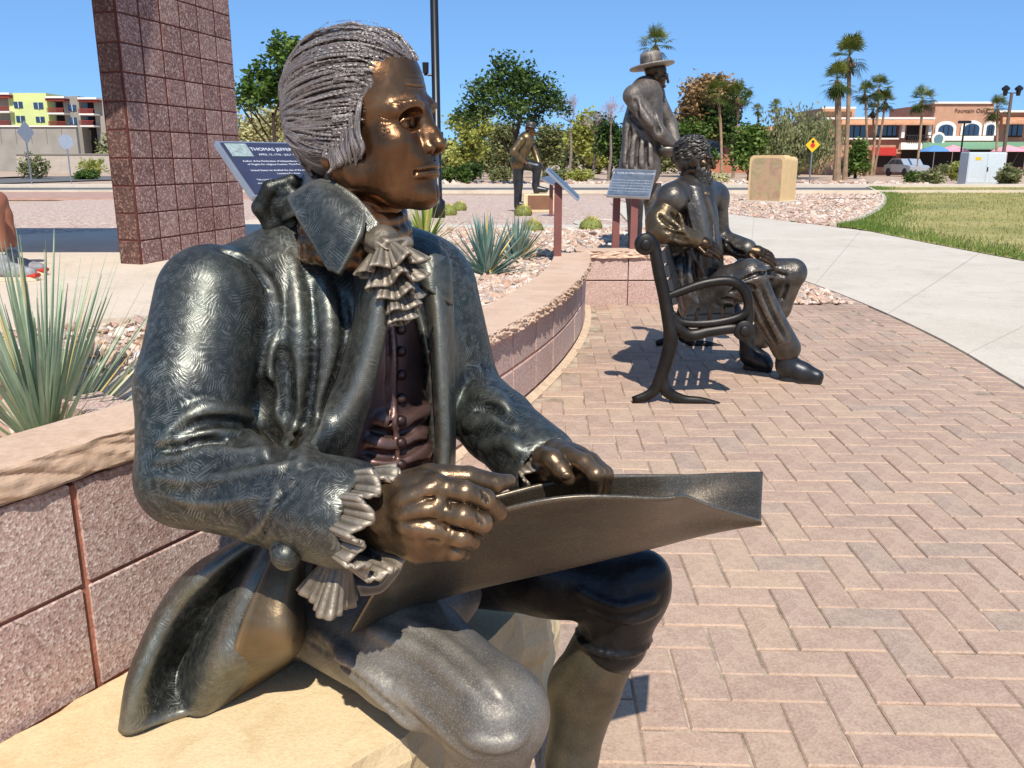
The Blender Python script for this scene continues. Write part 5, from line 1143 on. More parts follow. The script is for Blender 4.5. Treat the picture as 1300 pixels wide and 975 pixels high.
# ================================================================== PLAQUES ON POSTS
POST = plain('rust_post', C(128, 78, 70), .6, var=.12, bump=.2, bs=60)
STEEL = plain('brushed_edge', C(176, 180, 186), .35, .7, var=.1); PLQ = plain('plaque_navy', C(52, 54, 74), .35, var=.2, spec=.6); PLG = plain('plaque_grey', C(112, 122, 134), .32, .4, var=.25, vs=20); INK = plain('plaque_letter', C(206, 208, 214), .5)
def plaque(label, TL, TR, BLc, face, lines, posts, zb, panel=False):
    TL, TR, BLc = Vector(TL), Vector(TR), Vector(BLc); U = TR-TL; D = BLc-TL; W_, H_ = U.length, D.length; u = U.normalized(); n_ = u.cross(D).normalized()*-1
    if n_.y > 0 and abs(n_.y) > .05: pass
    d = n_.cross(u).normalized(); d = d if d.dot(D) > 0 else -d
    if n_.z < 0: n_ = -n_
    c = TL+U/2+D/2; pr = thing('plaque_stand', label, 'plaque', (c.x, c.y, zb))
    P = lambda a, b_, h: tuple(TL+u*(a*W_)+d*(b_*H_)+n_*h)
    m = MB(); m.add([P(0, 0, 0), P(1, 0, 0), P(1, 1, 0), P(0, 1, 0), P(0, 0, -.022), P(1, 0, -.022), P(1, 1, -.022), P(0, 1, -.022)], [(0, 1, 2, 3), (7, 6, 5, 4), (0, 4, 5, 1), (1, 5, 6, 2), (2, 6, 7, 3), (3, 7, 4, 0)]); m.build('tray', STEEL, pr)
    m = MB(); m.add([P(.03, .035, .003), P(.97, .035, .003), P(.97, .965, .003), P(.03, .965, .003)], [(0, 1, 2, 3)]); m.build('face', face, pr)
    R3 = Matrix((u, -d, n_)).transposed().to_4x4()
    for (txt, sz, b_, a_, al) in lines:
        me = text_mesh(txt, sz*H_, .0004, al); me.materials.append(INK); o = link('lettering', me, pr); p = Vector(P(a_, b_, .0045))-Vector((c.x, c.y, zb)); o.matrix_basis = Matrix.Translation(p) @ R3
    if panel: m = MB(); m.add([P(.06, .06, .005), P(.27, .06, .005), P(.27, .30, .005), P(.06, .30, .005)], [(0, 1, 2, 3)]); m.build('panel', plain('pale_panel', C(150, 164, 160), .5, var=.3, vs=60), pr)
    for a_, b_ in posts:
        p = Vector(P(a_, b_, -.02)); m = MB(); m.box((p.x, p.y, (p.z+zb)/2), (.06, .06, p.z-zb), bev=.004); m.build('post', POST, pr)
PTL = PY(273, 179, 3.5)
L1 = [('THOMAS JEFFERSON', .082, .19, .56, 'CENTER'), ('APRIL 13, 1743 - JULY 4, 1826', .05, .28, .56, 'CENTER'), ('Author of the Declaration of Independence and the Statute', .042, .40, .5, 'CENTER'), ('of Virginia for religious freedom. Third President of the', .042, .46, .5, 'CENTER'), ('United States, he doubled the size of the nation with the', .042, .57, .5, 'CENTER'), ('Louisiana Purchase', .042, .63, .5, 'CENTER'), ('"We hold these truths to be self-evident, that all men are', .042, .74, .5, 'CENTER'), ('created equal, that they are endowed by their Creator with', .042, .80, .5, 'CENTER'), ('certain unalienable Rights"', .042, .86, .5, 'CENTER')]
plaque('navy lettered plaque on a post behind the large seated statue', PTL, PTL+Vector((.69, .72, 0))*.44, PTL+Vector((.183, -.175, -.205)), PLQ, L1, ((.5, .5),), .38, True)
GL = [('ABRAHAM LINCOLN', .09, .20, .5, 'CENTER')]+[('four score and seven years ago our fathers brought forth', .036, .34+.1*i, .5, 'CENTER') for i in range(6)]
plaque('grey engraved plaque on two posts before the hatted standing statue', PY(780, 214, 7.95), PY(833, 216, 7.85), PY(790, 247, 7.60), PLG, [(t_[0] if i else 'A GOLD PROSPECTOR', *t_[1:]) for i, t_ in enumerate(GL) if i != 1], ((.15, .45), (.62, .75)), .38)
plaque('plaque seen edge on, on a rust post by the curved wall', PY(694, 214, 6.95), PY(697, 212, 7.45), PY(724, 245, 6.70), PLG, [], ((.2, .4),), .38)
plaque('low plaque on a rust post beside the stone block', PY(686, 226, 14.5), PY(700, 222, 14.9), PY(694, 236, 14.2), PLG, [], ((.4, .4),), float(terr(.5, 14.5)))
# ================================================================== PLANTS
def blades(n, L0, L1_, w, spread, rg, curve=.12, zmin=.05):
    out = []
    for i in range(n):
        a = rg.uniform(0, 2*pi); e = zmin+(pi/2-zmin)*rg.random()**(1.35 if zmin == 0 else .8); L = rg.uniform(L0, L1_)*(1 if e > .5 else .85); d = Vector((cos(a)*cos(e), sin(a)*cos(e), sin(e))); s_ = Vector((-sin(a), cos(a), 0)); up = s_.cross(d)
        if up.z < 0: up = -up
        vs = []; fs = []; K_ = 6; bend = rg.uniform(-.02, curve)
        for k in range(K_+1):
            t = k/K_; p = d*(L*t)+Vector((0, 0, -bend*L*t*t*cos(e))); ww = w*(1.15-.25*t if t < .55 else (1-t)*2.2)*.5+.0006
            vs += [p-s_*ww, p+up*(ww*.35)*-1, p+s_*ww]
        for k in range(K_): b_ = k*3; fs += [(b_, b_+1, b_+4, b_+3), (b_+1, b_+2, b_+5, b_+4)]
        out.append((vs, fs))
    return out
def yucca_mat(name, c1, c2, c3):
    t = NT(name); r = t.n('ObjectInfo').outputs['Random']; n = t.noise(30, 3); c = t.ramp(t.math('ADD', t.math('MULTIPLY', r, .7), t.math('MULTIPLY', n, .3)), [(.15, c1), (.5, c2), (.85, c3)])
    t.set(c, .5, **{'Specular IOR Level': .4}); tr = t.n('BsdfTranslucent', {'Color': c}); mx = t.n('MixShader', {0: .2, 1: t.b.outputs[0], 2: tr.outputs[0]}); t.t.links.new(mx.outputs[0], t.t.nodes['Material Output'].inputs[0]); return t.m
YU1 = yucca_mat('yucca_green', C(124, 142, 112), C(178, 194, 160), C(218, 224, 188)); YU2 = yucca_mat('agave_blue', C(84, 116, 104), C(130, 160, 148), C(170, 192, 176)); YU3 = yucca_mat('yucca_bright', C(86, 110, 40), C(140, 160, 70), C(190, 196, 110))
DRY = plain('dry_leaf', C(196, 168, 104), .8)
def yucca(label, loc, n, L0, L1_, w, mat, seed, group=None, zmin=.05, extra=0):
    rg = random.Random(seed); r = thing('yucca_plant', label, 'plant', loc, 0, group)
    for vs, fs in blades(n, L0, L1_, w, 1, rg, zmin=zmin):
        m = MB(); m.add(vs, fs); m.build('leaf', mat if rg.random() > .06 else DRY, r, True, world=False)
    if extra:
        m = MB()
        for vs, fs in blades(extra, L0, L1_, w, 1, rg, zmin=zmin): m.add(vs, fs)
        m.build('inner_leaves', mat, r, True, world=False, kind='stuff')
    m = MB(); m.lathe([(.05, -.04), (.06, .0), (.035, .06), (.01, .09)], (0, 0, 0), 10); m.build('stem', DRY, r, world=False); return r
g_ = GP(58, 492, .68); yucca('large grey-green yucca behind the near planter wall', (g_.x-.02, g_.y, float(bedz(g_.x, g_.y))-.01), 290, .32, .58, .0090, YU1, 3, zmin=.0, extra=170)
g_ = GP(618, 348, .40); yucca('blue-grey agave clump beside the curved wall', (g_.x, g_.y, .38), 150, .30, .50, .024, YU2, 4, zmin=.15)
g_ = GP(656, 330, .40); yucca('second blue-grey agave clump behind the first', (g_.x, g_.y, .38), 110, .28, .44, .024, YU2, 6, zmin=.15)
g_ = GP(540, 312, .40); yucca('bright green yucca behind the neck of the large statue', (g_.x, g_.y, .38), 46, .35, .62, .028, YU3, 7, zmin=.5)
CL = {583: 'golden barrel cactus beyond its neighbour behind the green yucca', 568: 'golden barrel cactus just behind the bright green yucca', 664: 'golden barrel cactus at the feet of the far raised-foot statue', 750: 'golden barrel cactus alone on gravel left of the grey plaque', 676: 'small golden barrel cactus half behind the blue agave clumps'}
CAC = plain('cactus_green', C(112, 122, 56), .7, var=.25, vs=20); SPN = plain('cactus_spine', C(216, 200, 120), .6)
for (px_, py_, r_c) in ((583, 262, .14), (568, 272, .15), (664, 273, .14), (750, 293, .13), (676, 296, .12)):
    zc = .33 if py_ < 285 else .38; g_ = GP(px_, py_, zc); zc = float(terr(g_.x, g_.y)); cr = thing('barrel_cactus', CL[px_], 'cactus', (g_.x, g_.y, zc), 0, 'golden barrel cacti in the gravel bed')
    m = MB(); NR = 40; vs = []; fs = []
    for j in range(11):
        ph = -.5+(pi/2+.5)*j/10
        for i in range(NR): a = 2*pi*i/NR; rr = r_c*cos(ph)*(1+.09*cos(a*16)); vs.append((rr*cos(a), rr*sin(a), r_c*.8*(sin(ph)+.45)))
    for j in range(10):
        for i in range(NR): fs.append((j*NR+i, j*NR+(i+1) % NR, (j+1)*NR+(i+1) % NR, (j+1)*NR+i))
    m.add(vs, fs); m.build('body', CAC, cr, True, world=False)
    m = MB(); rg = random.Random(px_)
    for i in range(420):
        a = 2*pi*rg.randrange(16)/16+rg.gauss(0, .03); ph = rg.uniform(-.3, 1.5); d = Vector((cos(a)*cos(ph), sin(a)*cos(ph), sin(ph))); p = Vector((d.x*r_c*1.06, d.y*r_c*1.06, r_c*.8*(d.z+.45))); q_ = p+(d+Vector((rg.gauss(0, .5), rg.gauss(0, .5), rg.gauss(0, .5))))*.035; s_ = d.cross(Vector((.3, .2, 1))).normalized()*.004; m.add([p-s_, p+s_, q_], [(0, 1, 2)])
    m.build('spines', SPN, cr, world=False, kind='stuff')
m = MB(); rg = random.Random(2)
# ================================================================== BLOCK TOWER ON THE LEFT
TOWB = agg_mat('dark_red_block', C(84, 52, 48), C(136, 96, 88), C(196, 168, 156), 75); TOW_SHADE = agg_mat('shaded_end_block', C(44, 26, 24), C(84, 54, 48), C(150, 116, 102), 75); TOWM = plain('tower_mortar', C(92, 44, 36), .95, var=.2, vs=30)  # end-face blocks are a darker copy, with shade put into the colour
TA, TB_, TC = Vector((-2.86, 6.72, 0)), Vector((-2.52, 8.30, 0)), Vector((-3.06, 6.80, 0))
tw = thing('block_tower', 'tall dark red split block tower on the concrete terrace', 'tower', (-2.9, 7.3, .41))
TD = TB_+(TC-TA); m = MB(); ce = (TA+TB_+TC+TD)/4
poly_t = [ce+(p-ce)*1.0 for p in (TA, TB_, TD, TC)]; m.prism([(p.x, p.y) for p in poly_t], .40, 3.6); m.build('core', TOWM, tw)
RH_ = .205; nb = 6
for r in range(16):
    z0, z1 = .41+r*RH_, .41+r*RH_+RH_-.012
    if z0 > 2.9 and False: break
    for (p, q, n) in ((TA, TB_, nb), (TC, TA, 1), (TB_, TD, 1), (TD, TC, nb)):
        for i in range(n):
            a, b_ = p.lerp(q, i/n), p.lerp(q, (i+1)/n); d = (b_-a); L = d.length; d.normalize(); nn_ = Vector((d.y, -d.x, 0)); c = (a+b_)/2+nn_*(-.045+rng.uniform(-.001, .0015)); m = MB(); m.box((c.x, c.y, (z0+z1)/2), (L-.026, .10, z1-z0), math.atan2(d.y, d.x), bev=.004); m.build('brick', TOWB if n > 1 else TOW_SHADE, tw)
# unseen canopy and its support tower, added to cast shade on the terrace
tw2 = thing('block_tower', 'unseen red block tower added to carry the added shade canopy', 'tower', (-7.0, 6.6, .41))
m = MB(); m.box((-7.0, 6.6, 1.95), (.5, 1.6, 3.1)); m.build('core', TOWM, tw2)
for r in range(15):
    z = .41+r*RH_+RH_/2
    for i in range(4):
        for sx in (-1, 1): m = MB(); m.box((-7.0+sx*.22, 6.0+.4*i, z), (.10, .385, RH_-.012), bev=.006); m.build('brick', TOWB, tw2)
    for sy in (-1, 1): m = MB(); m.box((-7.0, 6.6+sy*.79, z), (.33, .06, RH_-.012), bev=.006); m.build('brick', TOWB, tw2)
cp = thing('added_shade_canopy', 'unseen flat concrete canopy added to shade the left terrace', 'canopy', (-5.0, 6.6, 3.6)); m = MB(); m.box((-5.0, 6.75, 3.74), (4.68, 3.4, .22), bev=.03); m.build('slab', CONC, cp); m = MB(); m.box((-5.0, 6.75, 3.60), (4.3, .3, .10)); m.build('beam', CONC, cp)
# ================================================================== VISITOR SITTING AT THE LEFT EDGE
SKIN = plain('human_skin', C(150, 94, 68), .5, var=.1, vs=20); SHORT = plain('navy_shorts', C(52, 58, 72), .9); SHIRT = plain('grey_shirt', C(150, 150, 150), .9); SHOE = plain('grey_trainer', C(140, 138, 140), .8, var=.3, vs=40); SOLE = plain('trainer_sole', C(214, 196, 168), .7); RED = plain('trainer_red', C(190, 60, 40), .7)
VY = 5.9; v0 = Vector((-4.3, VY, .43)); vis_ = thing('person', 'seated visitor with bare lower legs and grey trainers with orange soles', 'person', v0)
seat2 = thing('stone_bench', 'low concrete bench block under the seated visitor', 'bench', (-4.4, VY+.1, .42)); m = MB(); m.box((-4.43, VY+.08, .62), (.62, .9, .40), bev=.02); m.build('seat', CONC, seat2); m = MB(); m.box((-4.43, VY+.08, .835), (.7, .98, .05), bev=.012); m.build('top', CONC, seat2)
kn = P3(-8, 252, VY-.12)+np.array([0, 0, -.03]); an = P3(2, 312, VY-.12); hip = np.array([kn[0]-.46, VY+.0, .98])
X = Fld((-4.95, 5.3, .42), (-3.0, 6.4, 2.15), .012)
X.tube([hip+np.array([0, -.10, 0]), kn], [.095, .066], .03); X.tube([kn, kn*.65+an*.35+np.array([-.025, 0, 0]), an], [.064, .062, .040], .03)
kn2 = kn+np.array([-.16, .30, .0]); an2 = an+np.array([-.10, .30, 0]); X.tube([hip+np.array([0, .10, 0]), kn2], [.095, .066], .03); X.tube([kn2, kn2*.65+an2*.35, an2], [.064, .062, .04], .03)
X.tube([hip+np.array([0, 0, .02]), hip+np.array([0, 0, .30]), hip+np.array([.04, 0, .48])], [.15, .14, .13], .05); X.tube([hip+np.array([.04, 0, .5]), hip+np.array([.07, 0, .62])], [.06, .055], .03); X.ell(hip+np.array([.09, 0, .74]), (.10, .08, .12), k=.03); X.ell(hip+np.array([.195, 0, .72]), (.018, .014, .022), k=.02)
for s in (-1, 1): X.tube([hip+np.array([.04, s*.19, .47]), hip+np.array([.10, s*.22, .22]), hip+np.array([.20, s*.14, .12])], [.055, .045, .035], .03); small_hand(X, hip+np.array([.20, s*.14, .12]), (.9, -s*.2, -.2), (0, 0, 1))
X.build('body', SKIN, vis_)
X = Fld((-4.95, 5.3, .8), (-3.0, 6.4, 1.6), .012); X.tube([hip+np.array([0, -.10, 0]), hip*.25+kn*.75+np.array([0, -.0, 0])], [.115, .092], .03); X.tube([hip+np.array([0, .10, 0]), hip*.25+kn2*.75], [.115, .092], .03); X.ell(hip+np.array([0, 0, .04]), (.17, .2, .13), k=.04); X.build('shorts', SHORT, vis_)
X = Fld((-4.95, 5.3, .95), (-3.3, 6.5, 1.75), .012); X.tube([hip+np.array([0, 0, .05]), hip+np.array([0, 0, .30]), hip+np.array([.04, 0, .47])], [.17, .162, .15], .05); X.tube([hip+np.array([.04, -.19, .47]), hip+np.array([.04, 0, .5]), hip+np.array([.04, .19, .47])], [.075, .09, .075], .04); X.build('shirt', SHIRT, vis_)
X = Fld((-4.95, 5.5, 1.5), (-3.3, 6.3, 2.15), .012); X.ell(hip+np.array([.075, 0, .785]), (.108, .09, .10), k=.01); X.ell(hip+np.array([.17, 0, .72]), (.08, .12, .085), k=.01, mode='sub'); X.build('hair', plain('brown_hair', C(70, 50, 36), .6), vis_)
for a_ in (an, an2):
    X = Fld((a_[0]-.2, a_[1]-.12, .42), (a_[0]+.3, a_[1]+.12, .62), .007); X.tube([(a_[0]-.03, a_[1], .505), (a_[0]+.06, a_[1], .495), (a_[0]+.17, a_[1], .478)], [.052, .048, .036], .02); X.tube([(a_[0]-.01, a_[1], .56), (a_[0], a_[1], .52)], [.048, .05], .01); X.cut((0, 0, .452), (0, 0, -1)); X.build('shoe', SHOE, vis_)
    m = MB(); pr_ = [(-.085, -.03), (-.07, -.045), (.05, -.05), (.15, -.046), (.21, -.02), (.21, .02), (.15, .046), (.05, .05), (-.07, .045), (-.085, .03)]; m.prism([(a_[0]+x, a_[1]+y) for x, y in pr_], .43, .457); m.build('sole', SOLE, vis_)
    m = MB(); m.box((a_[0]+.185, a_[1], .465), (.06, .07, .03), bev=.008); m.build('toe_cap', RED, vis_)
# ================================================================== TREES
def leaf_cloud(blobs, n, size, rg, clump=.35, per=26, aspect=1.8, droop=0.0):
    V = []; LV = []
    tot = sum(b_[3]*b_[4]*b_[5] for b_ in blobs); ncl = max(1, n//per)
    for bx_ in blobs:
        k = max(1, int(ncl*(bx_[3]*bx_[4]*bx_[5])/tot)); d = rg.normal(size=(k, 3)); d /= np.linalg.norm(d, axis=1)[:, None]; r = rg.random(k)**.45
        c = np.array(bx_[:3])+d*r[:, None]*np.array(bx_[3:6]); cr = clump*rg.uniform(.5, 1.3, k)
        p = np.repeat(c, per, 0)+np.clip(rg.normal(size=(k*per, 3)), -1.7, 1.7)*np.repeat(cr, per)[:, None]*.5; p[:, 2] -= droop*rg.random(k*per)
        u = rg.normal(size=(k*per, 3)); u[:, 2] *= .5; u /= np.linalg.norm(u, axis=1)[:, None]
        if droop: u = np.tile([0, 0, -1.], (k*per, 1))+rg.normal(size=(k*per, 3))*.15
        w = np.cross(u, rg.normal(size=(k*per, 3))); w /= np.linalg.norm(w, axis=1)[:, None]+1e-9
        s = size*rg.uniform(.6, 1.3, k*per)[:, None]; a = p-u*s*aspect/2; b2 = p+u*s*aspect/2
        V.append(np.stack([a, p+w*s/2, b2, p-w*s/2], 1)); LV.append(np.clip(np.repeat(rg.random(k), per)*.65+rg.random(k*per)*.35, 0, 1))
    V = np.concatenate(V); LV = np.concatenate(LV); return V.reshape(-1, 3), np.arange(len(V)*4).reshape(-1, 4), LV
def crown(parent, blobs, n, size, mat, seed, name='crown', **kw):
    V, F_, LV = leaf_cloud(blobs, n, size, np.random.default_rng(seed), **kw); o = npmesh(name, V, F_, mat, parent, False); at = o.data.attributes.new('lv', 'FLOAT', 'FACE'); at.data.foreach_set('value', LV.astype(np.float32)); return o
BARK = plain('tree_bark', C(70, 54, 42), .9, var=.3, vs=4, bump=.5, bs=20); BARKG = plain('grey_bark', C(132, 116, 108), .9, var=.2)
def trunk(parent, h, r, limbs, rg, mat=BARK, n=6, lean=(0, 0)):
    m = MB(); P = [Vector((lean[0]*t*t*h, lean[1]*t*t*h, h*t)) for t in (0, .3, .65, 1)]; m.tube(P, [r*1.15, r*.9, r*.75, r*.5], 7)
    for i in range(limbs):
        a = 2*pi*i/limbs+rg.uniform(-.4, .4); b0 = P[0].lerp(P[-1], rg.uniform(.35, .95)); L = h*rg.uniform(.5, 1.0); q = b0+Vector((cos(a)*L*.6, sin(a)*L*.6, L*.75)); m.tube([b0, b0.lerp(q, .5)+Vector((0, 0, -.06*L)), q], [r*.45, r*.32, r*.14], 5)
        for k in range(2): a2 = a+rg.uniform(-1, 1); q2 = b0.lerp(q, .6); m.tube([q2, q2+Vector((cos(a2)*L*.35, sin(a2)*L*.35, L*.35))], [r*.2, r*.06], 4)
    return m.build('trunk', mat, parent, world=False)
LG = leaf_mat('leaf_green', C(44, 66, 22), C(80, 106, 38), C(132, 152, 70)); LD = leaf_mat('leaf_dark', C(32, 50, 20), C(62, 86, 34), C(108, 128, 58)); LY = leaf_mat('leaf_palo_verde', C(112, 120, 48), C(160, 164, 78), C(204, 200, 116)); LO = leaf_mat('leaf_olive', C(84, 92, 52), C(124, 128, 80), C(168, 166, 116)); LR = leaf_mat('leaf_rust', C(118, 94, 60), C(158, 128, 86), C(192, 164, 118)); LP_ = leaf_mat('leaf_pale', C(150, 146, 96), C(188, 180, 124), C(214, 206, 156)); LW = leaf_mat('leaf_willow', C(84, 96, 56), C(128, 132, 86), C(176, 172, 128))
def at_px(px, d): return Vector((PY(px, 230, d).x, d, 0))
def mpp(d): return d*.97/1100
def tree(name, label, px, d, ptop, pw, mat, seed, n=5200, size=.16, blobs=None, cb=.38, lean=(0, 0), limbs=6, clump=.4, group=None, r=.12, droop=0, cat='tree'):
    rg = random.Random(seed); base = at_px(px, d); H_ = (PY(px, ptop, d).z); w = pw*mpp(d)/2; root = thing(name, label, cat, base, 0, group)
    if blobs is None:
        blobs = []
        for i in range(9): a = rg.uniform(0, 2*pi); rr = rg.uniform(.2, .62)*w; z = H_*rg.uniform(cb+.12, .86); s = w*rg.uniform(.3, .48); blobs.append((cos(a)*rr, sin(a)*rr, z, s, s, min(s*.8, H_*.16)))
        blobs.append((0, 0, H_*.68, w*.5, w*.5, H_*.22)); blobs.append((w*rg.uniform(-.2, .2), 0, H_*.88, w*.3, w*.3, H_*.10))
    trunk(root, H_*cb*1.25, r, limbs, rg, lean=lean); crown(root, blobs, n, size, mat, seed, clump=clump, droop=droop); return root
# mesquite beside the far statue: uneven crown traced as lobes
d = 46; k = mpp(d); base_h = lambda py: PY(0, py, d).z
def lobes(px0, d, lst):
    kk = mpp(d); return [((x-px0)*kk, rr, PY(0, y, d).z, rx*kk, rx*kk, ry*kk) for (x, y, rx, ry, rr) in lst]
tree('mesquite_tree', 'broad dark green mesquite tree behind the raised-foot statue', 655, 46, 68, 150, LD, 21, 7600, .12, lobes(655, 46, [(645, 95, 30, 24, 0), (620, 118, 30, 22, .6), (672, 112, 32, 24, -.5), (600, 140, 26, 12, .3), (700, 130, 26, 14, 0), (652, 135, 34, 18, -.9), (640, 78, 14, 10, .2), (680, 150, 24, 10, .3), (715, 142, 12, 10, .1), (590, 150, 12, 8, 0)]), .34, clump=.5, r=.16)
tree('street_tree', 'dark green tree rising behind the combed hair of the large statue', 352, 40, 42, 110, LG, 22, 6500, .14, lobes(352, 40, [(372, 66, 20, 20, 0), (350, 110, 34, 20, .4), (325, 122, 22, 14, -.3), (335, 82, 12, 12, .2), (385, 90, 24, 26, .1), (400, 130, 30, 20, 0)]), .4, clump=.4)
tree('palo_verde_tree', 'pale yellow-green palo verde shrub tree below the dark street tree', 335, 52, 133, 80, LP_, 23, 5000, .14, lobes(335, 52, [(330, 160, 26, 20, 0), (355, 152, 22, 18, .3), (310, 172, 20, 16, 0), (345, 180, 30, 16, .2)]), .2, clump=.5)
for i, (px, d, pt, pw, mt, lab) in enumerate(((600, 62, 142, 70, LY, 'yellow-green palo verde left of the mesquite trunk'), (740, 66, 140, 70, LY, 'yellow-green palo verde below the bare trees'), (690, 70, 158, 60, LO, 'olive shrub tree behind the far statue shoulders'), (775, 60, 150, 50, LD, 'dark green shrub tree beside the hatted statue coat'), (640, 72, 155, 60, LO, 'olive shrub tree behind the far statue hat'), (870, 72, 150, 60, LG, 'light green tree between hatted statue and rust tree'))):
    tree('shrub_tree', lab, px, d, pt, pw, mt, 30+i, 3400, .17, cb=.22, clump=.6, limbs=5, r=.09)
def bare(px, d, ptop, pw, seed, label):
    rg = random.Random(seed); base = at_px(px, d); H_ = PY(px, ptop, d).z; root = thing('bare_tree', label, 'tree', base, 0, 'leafless trees'); m = MB(); tw_ = MB()
    m.tube([(0, 0, 0), (.15, 0, H_*.25), (.1, .1, H_*.45)], [.11, .09, .07], 6)
    def br(p, dr, L, r, dep):
        q_ = p+dr*L; (m if dep < 2 else tw_).tube([p, p.lerp(q_, .5)+Vector((rg.gauss(0, .04), rg.gauss(0, .04), 0))*L, q_], [r, r*.8, r*.55], 4, cap=False)
        if dep < 5:
            for _ in range(3 if dep > 0 else 5): nd_ = (dr+Vector((rg.gauss(0, .55), rg.gauss(0, .55), rg.gauss(.12, .35)))).normalized(); br(q_, nd_, L*rg.uniform(.6, .8), r*.6, dep+1)
    br(Vector((.1, .1, H_*.42)), Vector((0, 0, 1)), H_*.13, .06, 0); m.build('trunk', BARKG, root, world=False); tw_.build('twigs', plain('bare_twig', C(168, 146, 146), .9), root, world=False, kind='stuff')
bare(772, 58, 98, 60, 3, 'leafless grey tree with upright twigs beside the hatted statue'); bare(722, 62, 95, 50, 5, 'leafless tree rising over the mesquite crown'); bare(752, 60, 120, 40, 8, 'smaller leafless tree above the palo verde')
tree('rust_tree', 'large tree with rust and green foliage behind the bearded statue', 892, 75, 100, 90, LD, 41, 5200, .22, lobes(892, 75, [(900, 150, 36, 22, .5), (918, 130, 24, 18, 0), (875, 168, 28, 16, .3), (925, 165, 20, 18, 0)]), .4, clump=.7, r=.2)
rt = [o for o in COL.objects if o.name == 'rust_tree'][0]; crown(rt, lobes(892, 75, [(888, 116, 26, 16, -.8), (868, 138, 18, 14, -.8), (905, 108, 18, 10, -.6), (862, 160, 12, 8, -.6)]), 3600, .22, LR, 42, clump=.7)
tree('willow_tree', 'drooping grey-green willow beside the double palm', 1010, 68, 130, 110, LW, 43, 6500, .14, lobes(1010, 68, [(985, 158, 26, 22, 0), (1015, 150, 24, 22, .5), (1045, 160, 24, 24, 0), (1000, 178, 34, 20, -.5), (965, 175, 18, 20, 0), (1035, 182, 26, 18, -.4)]), .3, clump=.6, droop=1.3)
tree('shrub_tree', 'dense dark green shrub tree left of the tan utility box', 950, 55, 160, 56, LG, 44, 4200, .15, cb=.25, clump=.5)
tree('shrub_tree', 'round green shrub beside the double palm trunk', 1085, 66, 178, 40, LG, 45, 2600, .16, cb=.15, clump=.5)
def bush(label, px, d, pw, ph, mat, seed, n=2200, size=.09):
    base = at_px(px, d); w = pw*mpp(d)/2; h = ph*mpp(d); r = thing('bush', label, 'bush', base); rg = random.Random(seed); m = MB()
    for i in range(6): a = rg.uniform(0, 6.28); m.tube([(0, 0, 0), (cos(a)*w*.5, sin(a)*w*.5, h*.6)], [.03, .008], 4)
    m.build('stems', BARK, r, world=False); crown(r, [(0, 0, h*.5, w, w*.9, h*.5), (w*.4, 0, h*.45, w*.6, w*.6, h*.42), (-w*.45, .1, h*.42, w*.55, w*.5, h*.4)], n, size, mat, seed, 'foliage', clump=.22)
for i, a in enumerate((('trimmed green hedge ball by the dark lamp pole', 578, 48, 44, 22, LG), ('dark round bush behind the hedge ball', 600, 58, 30, 24, LD), ('grey-green sage bush near the mesquite trunk', 635, 56, 28, 16, LO), ('low olive bush behind the far statue', 705, 56, 34, 14, LO), ('low yellow bush left of the bare tree', 735, 54, 34, 14, LY), ('small dark bush beside the bare tree trunk', 790, 56, 30, 16, LD), ('grey desert bush between car and cabinet', 1181, 48, 26, 16, LO), ('small green bush beside the parked car', 1160, 54, 22, 12, LG), ('brown desert bush beside the cabinet', 1280, 46, 26, 24, LO), ('green hedge below the arched windows', 1205, 70, 44, 18, LO), ('upright green agave bush near the cabinet', 1214, 58, 16, 22, LY), ('tan grass clump left of the utility box', 905, 50, 50, 12, LP_), ('dark low bush behind the tower foot signs', 110, 60, 30, 12, LG), ('thin shrub by the left street signs', 45, 62, 44, 34, LO), ('yellow-green shrub before the apartment wall', 118, 75, 36, 24, LY))): bush(*a, 60+i)
for i, px in enumerate(list(range(556, 900, 24))+list(range(960, 1060, 26))+[150, 185, 225, 265, 300]):
    tree('shrub_tree', ('olive desert shrub in the far planting belt beyond the road', 'yellow-green desert shrub in the far planting belt beyond the road', 'deep green desert shrub in the far planting belt beyond the road', 'olive desert shrub in the far planting belt beyond the road')[i % 4], px+rng.uniform(-6, 6), rng.uniform(84, 98), rng.uniform(168, 188), rng.uniform(34, 52), (LO, LY, LG, LO)[i % 4], 200+i, 1300, .28, cb=.12, clump=.8, limbs=4, r=.08, group='shrubs of the far planting belt')
